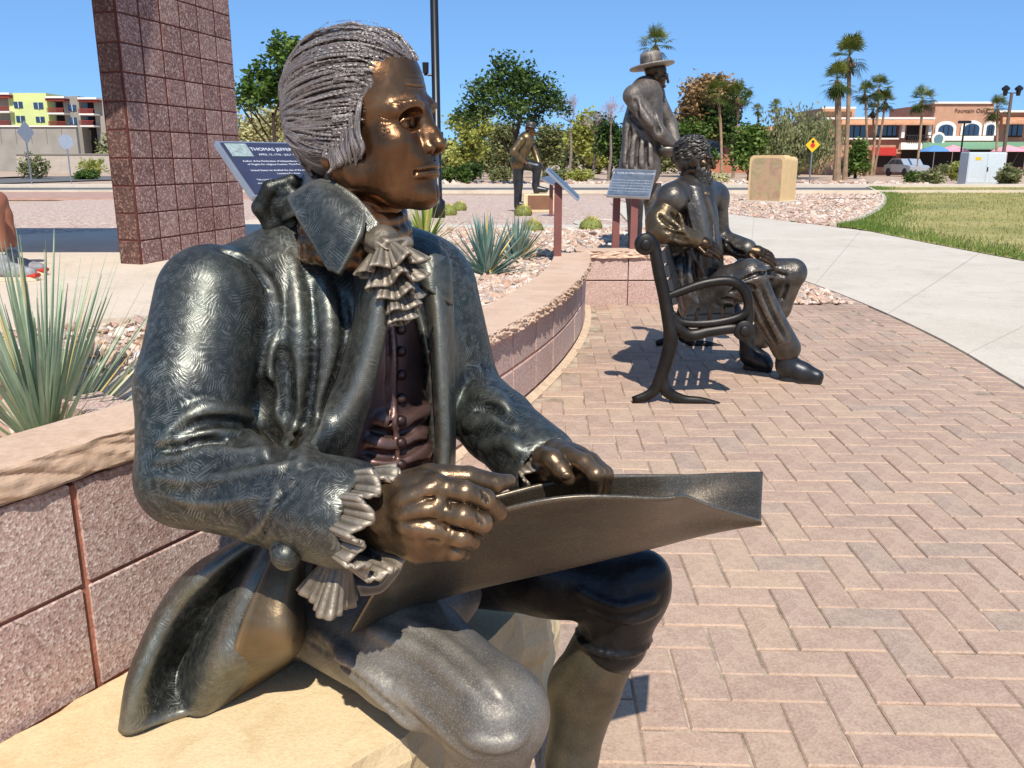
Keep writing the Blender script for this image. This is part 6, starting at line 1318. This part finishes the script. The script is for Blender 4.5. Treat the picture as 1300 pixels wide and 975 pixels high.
# ---- fan palms
PALM = leaf_mat('palm_leaf', C(34, 52, 16), C(78, 96, 34), C(150, 150, 66)); PTR = plain('palm_trunk', C(150, 124, 98), .9, var=.3, vs=3, bump=.6, bs=8); PSK = plain('palm_skirt', C(104, 78, 56), .95, var=.3, vs=5)
def palm_crown_mesh(seed, R):
    rg = random.Random(seed); V = []; F_ = []; LV = []
    for i in range(34):
        a = rg.uniform(0, 2*pi); e = rg.uniform(-.95, 1.45); d = Vector((cos(a)*cos(e), sin(a)*cos(e), sin(e))); L = R*rg.uniform(.42, .58); c = d*L+Vector((0, 0, -.10*R*cos(e))); s_ = Vector((-sin(a), cos(a), 0)); up = s_.cross(d); lv = min(1, max(0, .25+.45*(e+.5)/1.8+rg.uniform(-.2, .3)))
        n0 = len(V); V += [s_*-.02, s_*.02, c+s_*.02, c-s_*.02]; F_.append((n0, n0+1, n0+2, n0+3)); LV.append(lv)
        for k in range(15):
            b_ = -1.75+3.5*k/14; fr = R*(.60-.13*abs(b_))*rg.uniform(.85, 1.15); dd = (d*cos(b_)+s_*sin(b_)).normalized(); tip = c+dd*fr+Vector((0, 0, -.20*fr*rg.uniform(.6, 1.6))); sd = dd.cross(up).normalized()*(R*.022); n0 = len(V); md = c+dd*fr*.55
            V += [c, md+sd, tip, md-sd]; F_.append((n0, n0+1, n0+2, n0+3)); LV.append(min(1, max(0, lv+rg.uniform(-.15, .15))))
    return np.array([tuple(v) for v in V]), np.array(F_), np.array(LV, np.float32)
def palm(label, px, d, pyc, pr, seed, bpx=None, tr=.11, group='fan palms', hid=False):
    base = at_px(bpx if bpx else px, d); top = PY(px, pyc, d); R = pr*mpp(d)*1.12; root = thing('palm_tree', label, 'palm', base, 0, group); m = MB(); t0 = Vector((0, 0, 0)); t1 = top-base
    P = [t0.lerp(t1, t)+Vector((.15*sin(t*3), 0, 0))*.5 for t in np.linspace(0, 1, 9)]; m.tube(P, [tr*1.25, tr*1.05]+[tr*.9]*5+[tr*.85, tr*.8], 9); m.build('trunk', PTR, root, world=False)
    V, F_, LV = palm_crown_mesh(seed, R); o = npmesh('crown', V+np.array(t1), F_, PALM, root, False); at = o.data.attributes.new('lv', 'FLOAT', 'FACE'); at.data.foreach_set('value', LV)
    m = MB(); rg = random.Random(seed)
    for i in range(40): a = rg.uniform(0, 6.28); p = t1+Vector((cos(a)*tr, sin(a)*tr, -rg.random()*R*.5)); q_ = p+Vector((cos(a)*R*.18, sin(a)*R*.18, -R*.30)); s_ = Vector((-sin(a), cos(a), 0))*R*.05; m.add([p-s_*.4, p+s_*.4, q_+s_, q_-s_], [(0, 1, 2, 3)])
    m.build('dead_fronds', PSK, root, world=False)
for a in (('tall palm rising directly behind the wide bronze hat', 832, 70, 56, 24, 1), ('fan palm standing in front of the rust tree', 912, 66, 118, 20, 2, 916), ('fan palm with two thin trunks right of the rust tree', 938, 66, 122, 20, 3, 930), ('tallest palm of the pair beside the willow', 1078, 60, 72, 28, 4, 1072, .15), ('shorter thick palm of the pair beside the willow', 1063, 58, 102, 24, 5, 1062, .22), ('left palm of the trio before the brick facade', 1098, 78, 118, 16, 6, 1100), ('tall middle palm of the trio before the facade', 1116, 78, 112, 18, 7, 1105), ('leaning right palm of the trio before the facade', 1124, 78, 128, 15, 8, 1108), ('single palm before the green awning', 1171, 74, 126, 19, 9, 1162), ('palm beside the double street lamp', 1266, 76, 138, 18, 10, 1262), ('short palm crown above the willow', 985, 80, 135, 10, 11), ('small palm crown left of the willow', 962, 84, 140, 9, 12), ('low palm crown before the orange roof', 1108, 80, 140, 12, 13)): palm(*a)
# ================================================================== FAR BUILDINGS
def PB(px0, py0, px1, py1, y, dep, mat, parent, name, zmin=None):
    a, b_ = PY(px0, py1, y), PY(px1, py0, y); z0 = a.z if zmin is None else zmin; m = MB(); x0, x1 = PY(px0, py0, y).x, PY(px1, py0, y).x
    m.box(((x0+x1)/2, y+dep/2, (z0+b_.z)/2), (x1-x0, dep, b_.z-z0)); return m.build(name, mat, parent)
BRK = plain('orange_brick', C(190, 144, 116), .9, var=.12, vs=1.5); BRD = plain('red_brick', C(172, 112, 88), .9, var=.12, vs=1.5); WHT = plain('white_trim', C(232, 224, 212), .7, var=.05); GLS = plain('dark_glass', C(40, 60, 88), .08, 0, var=.3, vs=.4, spec=1.0); TILE = plain('roof_tile', C(196, 142, 106), .9, var=.2, vs=2); DRK = plain('dark_recess', C(48, 40, 38), .8); GRN = plain('green_canvas', C(110, 148, 116), .8); REDC = plain('red_canvas', C(176, 42, 34), .8); PNK = plain('pink_canvas', C(222, 150, 160), .8); BLU = plain('blue_canvas', C(90, 140, 190), .8)
bd = thing('brick_building', 'two storey orange brick building with arched windows and awnings', 'building', (42, 84, 0))
PB(1045, 150, 1190, 230, 84, 10, BRK, bd, 'wall', -.02); PB(1188, 131, 1263, 230, 83.6, 10, BRK, bd, 'wall', -.02); PB(1263.5, 142, 1420, 230, 84, 10, BRK, bd, 'wall', -.02); PB(1045, 137, 1086, 149.5, 84.2, 8, BRK, bd, 'wall')
for p in ((1044, 149, 1187.5, 151.5), (1187, 129, 1264, 131.5), (1264, 140, 1420, 142.5), (1044, 135.5, 1087, 138)): PB(*p, 83.4, .5, WHT, bd, 'cornice')
def sloped(px0, px1, pyt, pyb, y, out, mat, parent, name):
    a, b_ = PY(px0, pyt, y), PY(px1, pyt, y); zb = PY(px0, pyb, y-out).z; xa, xb = PY(px0, pyb, y-out).x, PY(px1, pyb, y-out).x; m = MB(); t = .12
    m.add([(a.x, y, a.z), (b_.x, y, a.z), (xb, y-out, zb), (xa, y-out, zb), (a.x, y, a.z-t), (b_.x, y, a.z-t), (xb, y-out, zb-t), (xa, y-out, zb-t)], [(0, 3, 2, 1), (4, 5, 6, 7), (3, 7, 6, 2), (0, 4, 7, 3), (1, 2, 6, 5), (0, 1, 5, 4)]); return m.build(name, mat, parent)
sloped(1068, 1187, 148.5, 157, 84, 1.3, TILE, bd, 'tile_roof'); sloped(1273, 1420, 147, 156, 84, 1.3, TILE, bd, 'tile_roof')
def window(px0, py0, px1, py1, y, nx=3, arch=False, frame=True):
    a, b_ = PY(px0, py1, y), PY(px1, py0, y); w = b_.x-a.x; h = b_.z-a.z; root = None
    if not arch:
        m = MB(); m.box((a.x+w/2, y-.02, a.z+h/2), (w, .12, h)); root = m.build('window', GLS, bd)
        m = MB()
        for i in range(1, nx): m.box((a.x+w*i/nx, y-.10, a.z+h/2), (.08, .05, h*.98))
        m.box((a.x+w/2, y-.10, a.z+.06), (w, .06, .14)); m.build('mullion', DRK, root)
    else:
        def arc(ww, hh, n=14): return [(-ww/2, 0), (ww/2, 0)]+[(ww/2*cos(t), hh-ww*.32+ww*.32*sin(t)) for t in np.linspace(0, pi, n)]
        def ext(pts, yy, th): n = len(pts); cx = a.x+w/2; return [(cx+p[0], yy, a.z+p[1]) for p in pts]+[(cx+p[0], yy+th, a.z+p[1]) for p in pts], [tuple(range(n-1, -1, -1)), tuple(range(n, 2*n))]+[(i, (i+1) % n, n+(i+1) % n, n+i) for i in range(n)]
        m = MB(); m.add(*ext(arc(w+.55, h+.30), y-.12, .1)); root = m.build('window', WHT, bd); m = MB(); m.add(*ext(arc(w, h), y-.2, .1)); gl = m.build('pane', GLS, root)
        m = MB()
        for i in (-1, 1): m.box((a.x+w/2+i*w/6, y-.23, a.z+h*.42), (.07, .05, h*.82))
        m.build('mullion', DRK, root)
window(1075, 158, 1100, 176, 83.9, 3); window(1112, 157, 1140, 174, 83.9, 4); window(1276, 157, 1299, 174, 83.9, 3); window(1312, 157, 1340, 174, 83.9, 3)
for p in ((1188.5+1, 158, 1210, 173), (1222, 157, 1243, 172), (1250.5, 158, 1262, 172)): window(*p, 83.55, arch=True)
PB(1152, 157, 1180, 178, 83.95, .1, DRK, bd, 'balcony_recess')
for x in (1146, 1180): PB(x, 156, x+4, 175, 83.2, .6, WHT, bd, 'column')
PB(1072, 175, 1142, 177, 83.6, .3, WHT, bd, 'sill_band'); PB(1190, 172.6, 1262, 178.5, 83.2, .3, WHT, bd, 'sign_band')
for i in range(12): m = MB(); a = PY(1153+2.3*i, 172, 83); m.box((a.x, 82.9, a.z-.35), (.05, .05, .8)); m.build('baluster', DRK, bd)
PB(1150, 171.3, 1182, 172.3, 82.85, .1, DRK, bd, 'balcony_rail')
PB(1145, 190, 1410, 212, 83.5, .08, DRK, bd, 'arcade')
sloped(1172, 1300, 180, 188, 83.2, 2.2, GRN, bd, 'awning'); sloped(1144, 1171, 181, 188, 83.2, 1.6, WHT, bd, 'awning'); sloped(1301, 1400, 181, 189, 83.2, 2.0, WHT, bd, 'awning'); sloped(1107, 1138, 187, 196, 83.8, 1.6, REDC, bd, 'awning'); PB(1108, 195, 1137, 212, 83.9, .08, DRK, bd, 'doorway')
me = text_mesh('Fountain Oaks', .52, .02); me.materials.append(plain('sign_letter', C(112, 84, 70), .7)); o = link('lettering', me, bd); p = PY(1233, 143, 83.56); o.location = p-Vector((42, 84, 0)); o.rotation_euler = (pi/2, 0, 0)
m = MB(); c = PY(1190.5, 176.5, 83); m.tube([c, c+Vector((0, -.15, 0))], .62, 20); rs = m.build('round_sign', WHT, bd); m = MB(); m.tube([c+Vector((0, -.15, 0)), c+Vector((0, -.2, 0))], .42, 20); m.build('sign_face', plain('sign_teal', C(100, 130, 140), .6), rs)
for px, mt, lab in ((1182, BLU, 'blue patio umbrella below the green awning'), (1205, PNK, 'pink patio umbrella below the arched windows'), (1274, PNK, 'pink patio umbrella behind the street lamp'), (1297, PNK, 'pink patio umbrella at the white awning')):
    b0 = at_px(px, 80); u_ = thing('patio_umbrella', lab, 'umbrella', b0, 0, 'patio umbrellas'); m = MB(); m.lathe([(1.45, 2.05), (1.40, 2.12), (.7, 2.42), (.05, 2.62)], (0, 0, 0), 8); m.build('canopy', mt, u_, world=False); m = MB(); m.tube([(0, 0, 0), (0, 0, 2.6)], .03, 6); m.build('pole', WHT, u_, world=False)
bd2 = thing('brick_building', 'low orange building with tiled roof behind the rust tree', 'building', at_px(930, 100)); PB(890, 172, 985, 230, 100, 10, BRD, bd2, 'wall', -.02); sloped(885, 990, 160, 172, 100.5, 2.0, TILE, bd2, 'tile_roof'); PB(900, 178, 920, 200, 99.8, .1, GLS, bd2, 'window'); PB(935, 178, 960, 200, 99.8, .1, GLS, bd2, 'window')
# ---- apartment block on the left
APG = plain('lime_render', C(206, 212, 140), .9, var=.08, vs=.5); APY = plain('grey_render', C(150, 144, 132), .9, var=.1, vs=.5); CWL = plain('retaining_concrete', C(146, 140, 130), .9, var=.15, vs=.6); RRF = plain('red_roof_edge', C(150, 62, 48), .8)
ap = thing('apartment_building', 'lime and grey apartment block with red balconies above a concrete wall', 'building', at_px(60, 120)); YA = 120
PB(-60, 122, 10, 200, YA+1, 12, APY, ap, 'wall', -.02); PB(9, 118, 58, 200, YA, 12, APG, ap, 'wall', -.02); PB(58, 126, 80, 200, YA+2, 10, DRK, ap, 'balcony_recess', -.02); PB(79, 122, 99, 200, YA+.5, 12, APY, ap, 'wall', -.02); PB(99, 127, 119, 200, YA+2, 10, DRK, ap, 'balcony_recess', -.02); PB(118, 124, 150, 200, YA+.6, 12, APY, ap, 'wall', -.02)
for p in ((57, 122, 81, 124.5), (98, 123.5, 122, 126), (-40, 117.5, 11, 120)): PB(*p, YA-1, 6, WHT, ap, 'parapet')
for p in ((57, 124.6, 81, 128), (98, 126.1, 122, 129), (-40, 120.1, 11, 124)): PB(*p, YA-.8, 5, RRF, ap, 'roof_edge')
for (x0, x1, yt) in ((60, 81, 143), (62, 84, 160), (100, 119, 144), (101, 119, 159), (-20, 12, 141), (-20, 14, 159)):
    PB(x0, yt, x1, yt+2, YA-1.2, 4, WHT, ap, 'balcony_slab'); rl_ = PB(x0, yt-6, x1, yt-5.2, YA-1.2, .08, RRF, ap, 'railing')
    m = MB(); n_b = int((x1-x0)/1.1)
    for i in range(n_b): a = PY(x0+1.1*i, yt, YA-1.18); m.box((a.x, YA-1.15, a.z+.3), (.05, .05, .62))
    m.build('balusters', RRF, rl_)
    PB(x0+5, yt-13, x0+11, yt-1, YA+1.95, .06, GLS, ap, 'balcony_door')
for p in ((17, 129, 28, 137), (42, 130, 54, 138), (20, 147, 31, 155), (45, 148, 56, 155), (86, 133, 96, 141), (88, 149, 97, 158)): w_ = PB(*p, YA-.1 if p[0] < 60 else YA+.4, .12, GLS, ap, 'window'); PB(p[0]+(p[2]-p[0])/2-.3, p[1], p[0]+(p[2]-p[0])/2+.3, p[3], YA-.2 if p[0] < 60 else YA+.3, .08, WHT, w_, 'frame')
rw = thing('retaining_wall', 'pale concrete retaining wall below the apartment block', 'wall', at_px(40, 112)); PB(-80, 161, 96, 182, 114, .6, CWL, rw, 'face', -.02); PB(-80, 159.5, 97, 161, 113.8, 1, WHT, rw, 'coping')
for i in range(8): PB(-60+19.5*i, 161.5, -59.5+19.5*i, 182, 113.9, .12, APY, rw, 'pilaster')
bw = thing('block_wall', 'grey block boundary wall behind the left street signs', 'wall', at_px(70, 84)); PB(20, 196, 150, 212, 84, .3, plain('grey_block', C(176, 164, 150), .9, var=.12, vs=2), bw, 'face', -.02); PB(19, 195, 151, 196.2, 83.9, .5, CWL, bw, 'coping')
m = MB(); m.grid(lambda u, v: (-70+34*u, 52+24*v, .6*sin(v*1.5)*(1-u*.7)+.02), 12, 8); m.build('bank', ground_mat(), kind='structure', smooth=True)
m = MB(); m.grid(lambda u, v: (-42+13*u+6*v, 47+26*v, .03+.02*v), 6, 6); m.build('side_road', ASP, kind='structure')
# ================================================================== STREET FURNITURE
MET = plain('galvanised', C(150, 154, 160), .4, .7, var=.1); BLK = plain('black_pole', C(30, 30, 32), .35, .3, var=.2, spec=.6)
def sign(label, px, py, d, shape, mat, size, tilt=0, back=False):
    b0 = at_px(px, d); s_ = thing('road_sign', label, 'sign', b0, tilt); zc = PY(px, py, d).z; m = MB(); m.box((0, .04, (zc+.3)/2), (.06, .05, zc+.3)); m.build('post', MET, s_, world=False)
    n = {'diamond': 4, 'octagon': 8}[shape]; o0 = 0 if n == 4 else pi/8; pts = [(size*cos(2*pi*i/n+o0), size*sin(2*pi*i/n+o0)) for i in range(n)]; m = MB(); vs = [(x, 0, zc+z) for x, z in pts]+[(x, .012, zc+z) for x, z in pts]; m.add(vs, [tuple(range(n)), tuple(range(2*n-1, n-1, -1))]+[(i, n+i, n+(i+1) % n, (i+1) % n) for i in range(n)]); pl = m.build('plate', mat, s_, world=False); return s_, zc, pl
YEL = plain('sign_yellow', C(240, 184, 30), .5, var=.05); SBK = plain('sign_back', C(178, 186, 196), .4, .5, var=.08); REDS = plain('sign_red', C(206, 40, 30), .5, var=.05); BLKS = plain('sign_black', C(24, 22, 22), .6)
s_, zc, pl = sign('yellow diamond warning sign with signal symbol by the willow', 1028, 184, 47, 'diamond', YEL, .38)
for i, (dz, mt) in enumerate(((.17, BLKS), (-.02, REDS))):
    m = MB(); c = Vector((0, -.008, zc+dz)); m.tube([c, c+Vector((0, -.006, 0))], .12 if i else .075, 14); m.build('symbol', mt, pl, world=False)
sign('unpainted back of a diamond road sign left of the tower', 41, 168, 44, 'diamond', SBK, .56, 1.33); sign('unpainted back of an octagonal road sign left of the tower', 90, 180, 50, 'octagon', SBK, .42)
g_ = GP(962, 258, 0); ub = thing('utility_box', 'tan double utility box with rounded corners and printed panels', 'utility box', (g_.x+.5, g_.y+.4, 0))
UBM = plain('tan_fibreglass', C(214, 182, 132), .7, var=.06); 
def ubp():
    t = NT('printed_panel'); n = t.noise(1.2, 4, dist=2.0); w = t.noise(3.0, 3); return t.set(t.mix(.5, t.ramp(n, [(.35, C(150, 130, 96)), (.5, C(196, 160, 124)), (.62, C(136, 128, 92)), (.75, C(206, 178, 150))]), t.ramp(w, [(.4, C(186, 140, 116)), (.6, C(170, 156, 112))])), .7)
UPM = ubp()
def round_box(x0, x1, y0, y1, h, rot, name, mat, ins=0):
    w = x1-x0; pts = [(-w/2, 0), (w/2, 0)]+[(w/2-.14+.14*cos(t), h-.14+.14*sin(t)) for t in np.linspace(0, pi/2, 7)]+[(-w/2+.14+.14*cos(t), h-.14+.14*sin(t)) for t in np.linspace(pi/2, pi, 7)]
    n = len(pts); m = MB(); R = Matrix.Rotation(rot, 3, 'Z'); cx = (x0+x1)/2; vs = [R@Vector((cx+p[0], y0, p[1])) for p in pts]+[R@Vector((cx+p[0], y1, p[1])) for p in pts]; m.add(vs, [tuple(range(n)), tuple(range(2*n-1, n-1, -1))]+[(i, n+i, n+(i+1) % n, (i+1) % n) for i in range(n)]); return m.build(name, mat, ub, world=False)
ru = radians(-40)
round_box(-.55, .55, -.45, 0.02, 1.38, ru, 'cabinet', UBM); round_box(-.52, .52, .06, .55, 1.34, ru, 'cabinet', UBM); round_box(-.47, .47, -.462, -.455, 1.30, ru, 'panel', UPM)
m = MB(); m.box((0, 0, .03), (1.4, 1.3, .08), ru); m.build('base', CONC2, ub, world=False)
g_ = GP(1244, 224, 0); cb = thing('traffic_cabinet', 'pale grey double door traffic cabinet at the lawn edge', 'cabinet', (PY(1245, 224, 48).x, 48, 0)); CBM = plain('pale_grey_paint', C(196, 204, 206), .5, var=.05)
m = MB(); m.box((0, 0, .85), (2.0, .9, 1.66), bev=.03); m.build('body', CBM, cb, world=False)
for s in (-1, 1): m = MB(); m.box((s*.49, -.46, .86), (.94, .03, 1.52), bev=.008); dr = m.build('door', CBM, cb, world=False)
m = MB(); m.box((.06, -.49, .8), (.05, .05, .22)); m.build('handle', BLKS, cb, world=False); m = MB(); m.box((-.5, -.48, 1.35), (.3, .01, .16)); m.build('label_plate', YEL, cb, world=False); m = MB(); m.box((0, 0, .02), (2.2, 1.1, .05)); m.build('base', CONC, cb, world=False)
# lamp poles
lp0 = thing('lamp_pole', 'tall black lamp pole with spotlights behind the large statue face', 'lamp pole', (PY(556, 240, 14).x, 14, float(terr(-1.2, 14)))); x_, z_ = lp0.location.x, lp0.location.z
m = MB(); m.tube([(0, 0, 0), (0, 0, .25), (0, 0, .3), (0, 0, 6.5)], [.11, .11, .065, .058], 14); m.build('pole', BLK, lp0, True, world=False); zz = PY(545, 88, 14).z-z_
for s in (-1,):
    m = MB(); m.tube([(0, 0, zz-.08), (s*.12, 0, zz-.08)], .018, 8); m.build('bracket', BLK, lp0, world=False); m = MB(); m.tube([(s*.15, 0, zz-.09), (s*.15, 0, zz-.05), (s*.15, -.01, zz+.1)], [.03, .045, .05], 14); m.build('spotlight', BLK, lp0, world=False)
zz = PY(560, 175, 14).z-z_; m = MB(); m.box((.05, -.04, zz), (.10, .10, .18), bev=.01); m.build('junction_box', BLK, lp0, world=False)
lp1 = thing('street_lamp', 'double headed street lamp beside the pale cabinet', 'street lamp', (PY(1270, 225, 50).x, 50, 0)); m = MB(); H1 = PY(1270, 118, 50).z; m.tube([(0, 0, 0), (0, 0, H1)], [.11, .08], 10); m.build('pole', plain('bronze_pole', C(110, 92, 78), .5), lp1, world=False)
m = MB(); m.tube([(-.35, 0, H1), (.35, 0, H1)], .03, 6); m.build('arm', BLK, lp1, world=False)
for s in (-1, 1): m = MB(); m.lathe([(.10, -.25), (.13, 0), (.22, .08), (.22, .16), (.05, .30)], (s*.36, 0, H1+.1), 8); m.build('lantern', BLK, lp1, world=False)
lp2 = thing('street_lamp', 'single slender lamp post before the arched windows', 'street lamp', (PY(1216, 225, 70).x, 70, 0)); m = MB(); H1 = PY(1216, 155, 70).z; m.tube([(0, 0, 0), (0, 0, H1)], .07, 8); m.build('pole', BLK, lp2, world=False); m = MB(); m.box((0, 0, H1), (.9, .3, .2)); m.build('lantern', BLK, lp2, world=False)
# parked car
ca = thing('parked_car', 'silver parked car partly hidden by desert bushes', 'car', (PY(1150, 215, 76).x, 76, 0), radians(-84)); CARP = plain('silver_paint', C(196, 202, 208), .25, .5, var=.03)
prof = [(-2.1, .35), (2.1, .35), (2.15, .75), (1.9, .88), (1.1, .95), (.55, 1.42), (-.9, 1.45), (-1.6, .98), (-2.1, .9)]; m = MB(); n = len(prof); m.add([(x, -.85, z) for x, z in prof]+[(x, .85, z) for x, z in prof], [tuple(range(n)), tuple(range(2*n-1, n-1, -1))]+[(i, n+i, n+(i+1) % n, (i+1) % n) for i in range(n)]); m.build('body', CARP, ca, world=False)
m = MB(); m.add([(x, -.86, z) for x, z in ((.95, .97), (.5, 1.36), (-.8, 1.38), (-1.4, 1.0))], [(0, 1, 2, 3)]); m.build('side_window', GLS, ca, world=False)
for x in (-1.3, 1.3):
    for y in (-.8, .8): m = MB(); m.tube([(x, y-.1, .33), (x, y+.1, .33)], .33, 16); m.build('wheel', BLKS, ca, world=False)
# iron edging strip in the gravel by the utility box
g_ = GP(1075, 254, 0); m = MB(); m.box((0, 0, .02), (1.6, .08, .04)); o = m.build('drain_grate', plain('rusty_iron', C(84, 58, 46), .8), None, loc=(g_.x, g_.y, .01)); o['label'] = 'rusty iron drain strip in the pink gravel'; o['category'] = 'drain'
# bank stones beyond the road
r_ = np.random.default_rng(44); pts = np.stack([r_.uniform(-6, 22, 2600), r_.uniform(45, 52, 2600)], 1); scatter('gravel', pts, .11, lambda x, y: 0*x-.03, 12, 'loose desert stones beyond the road')
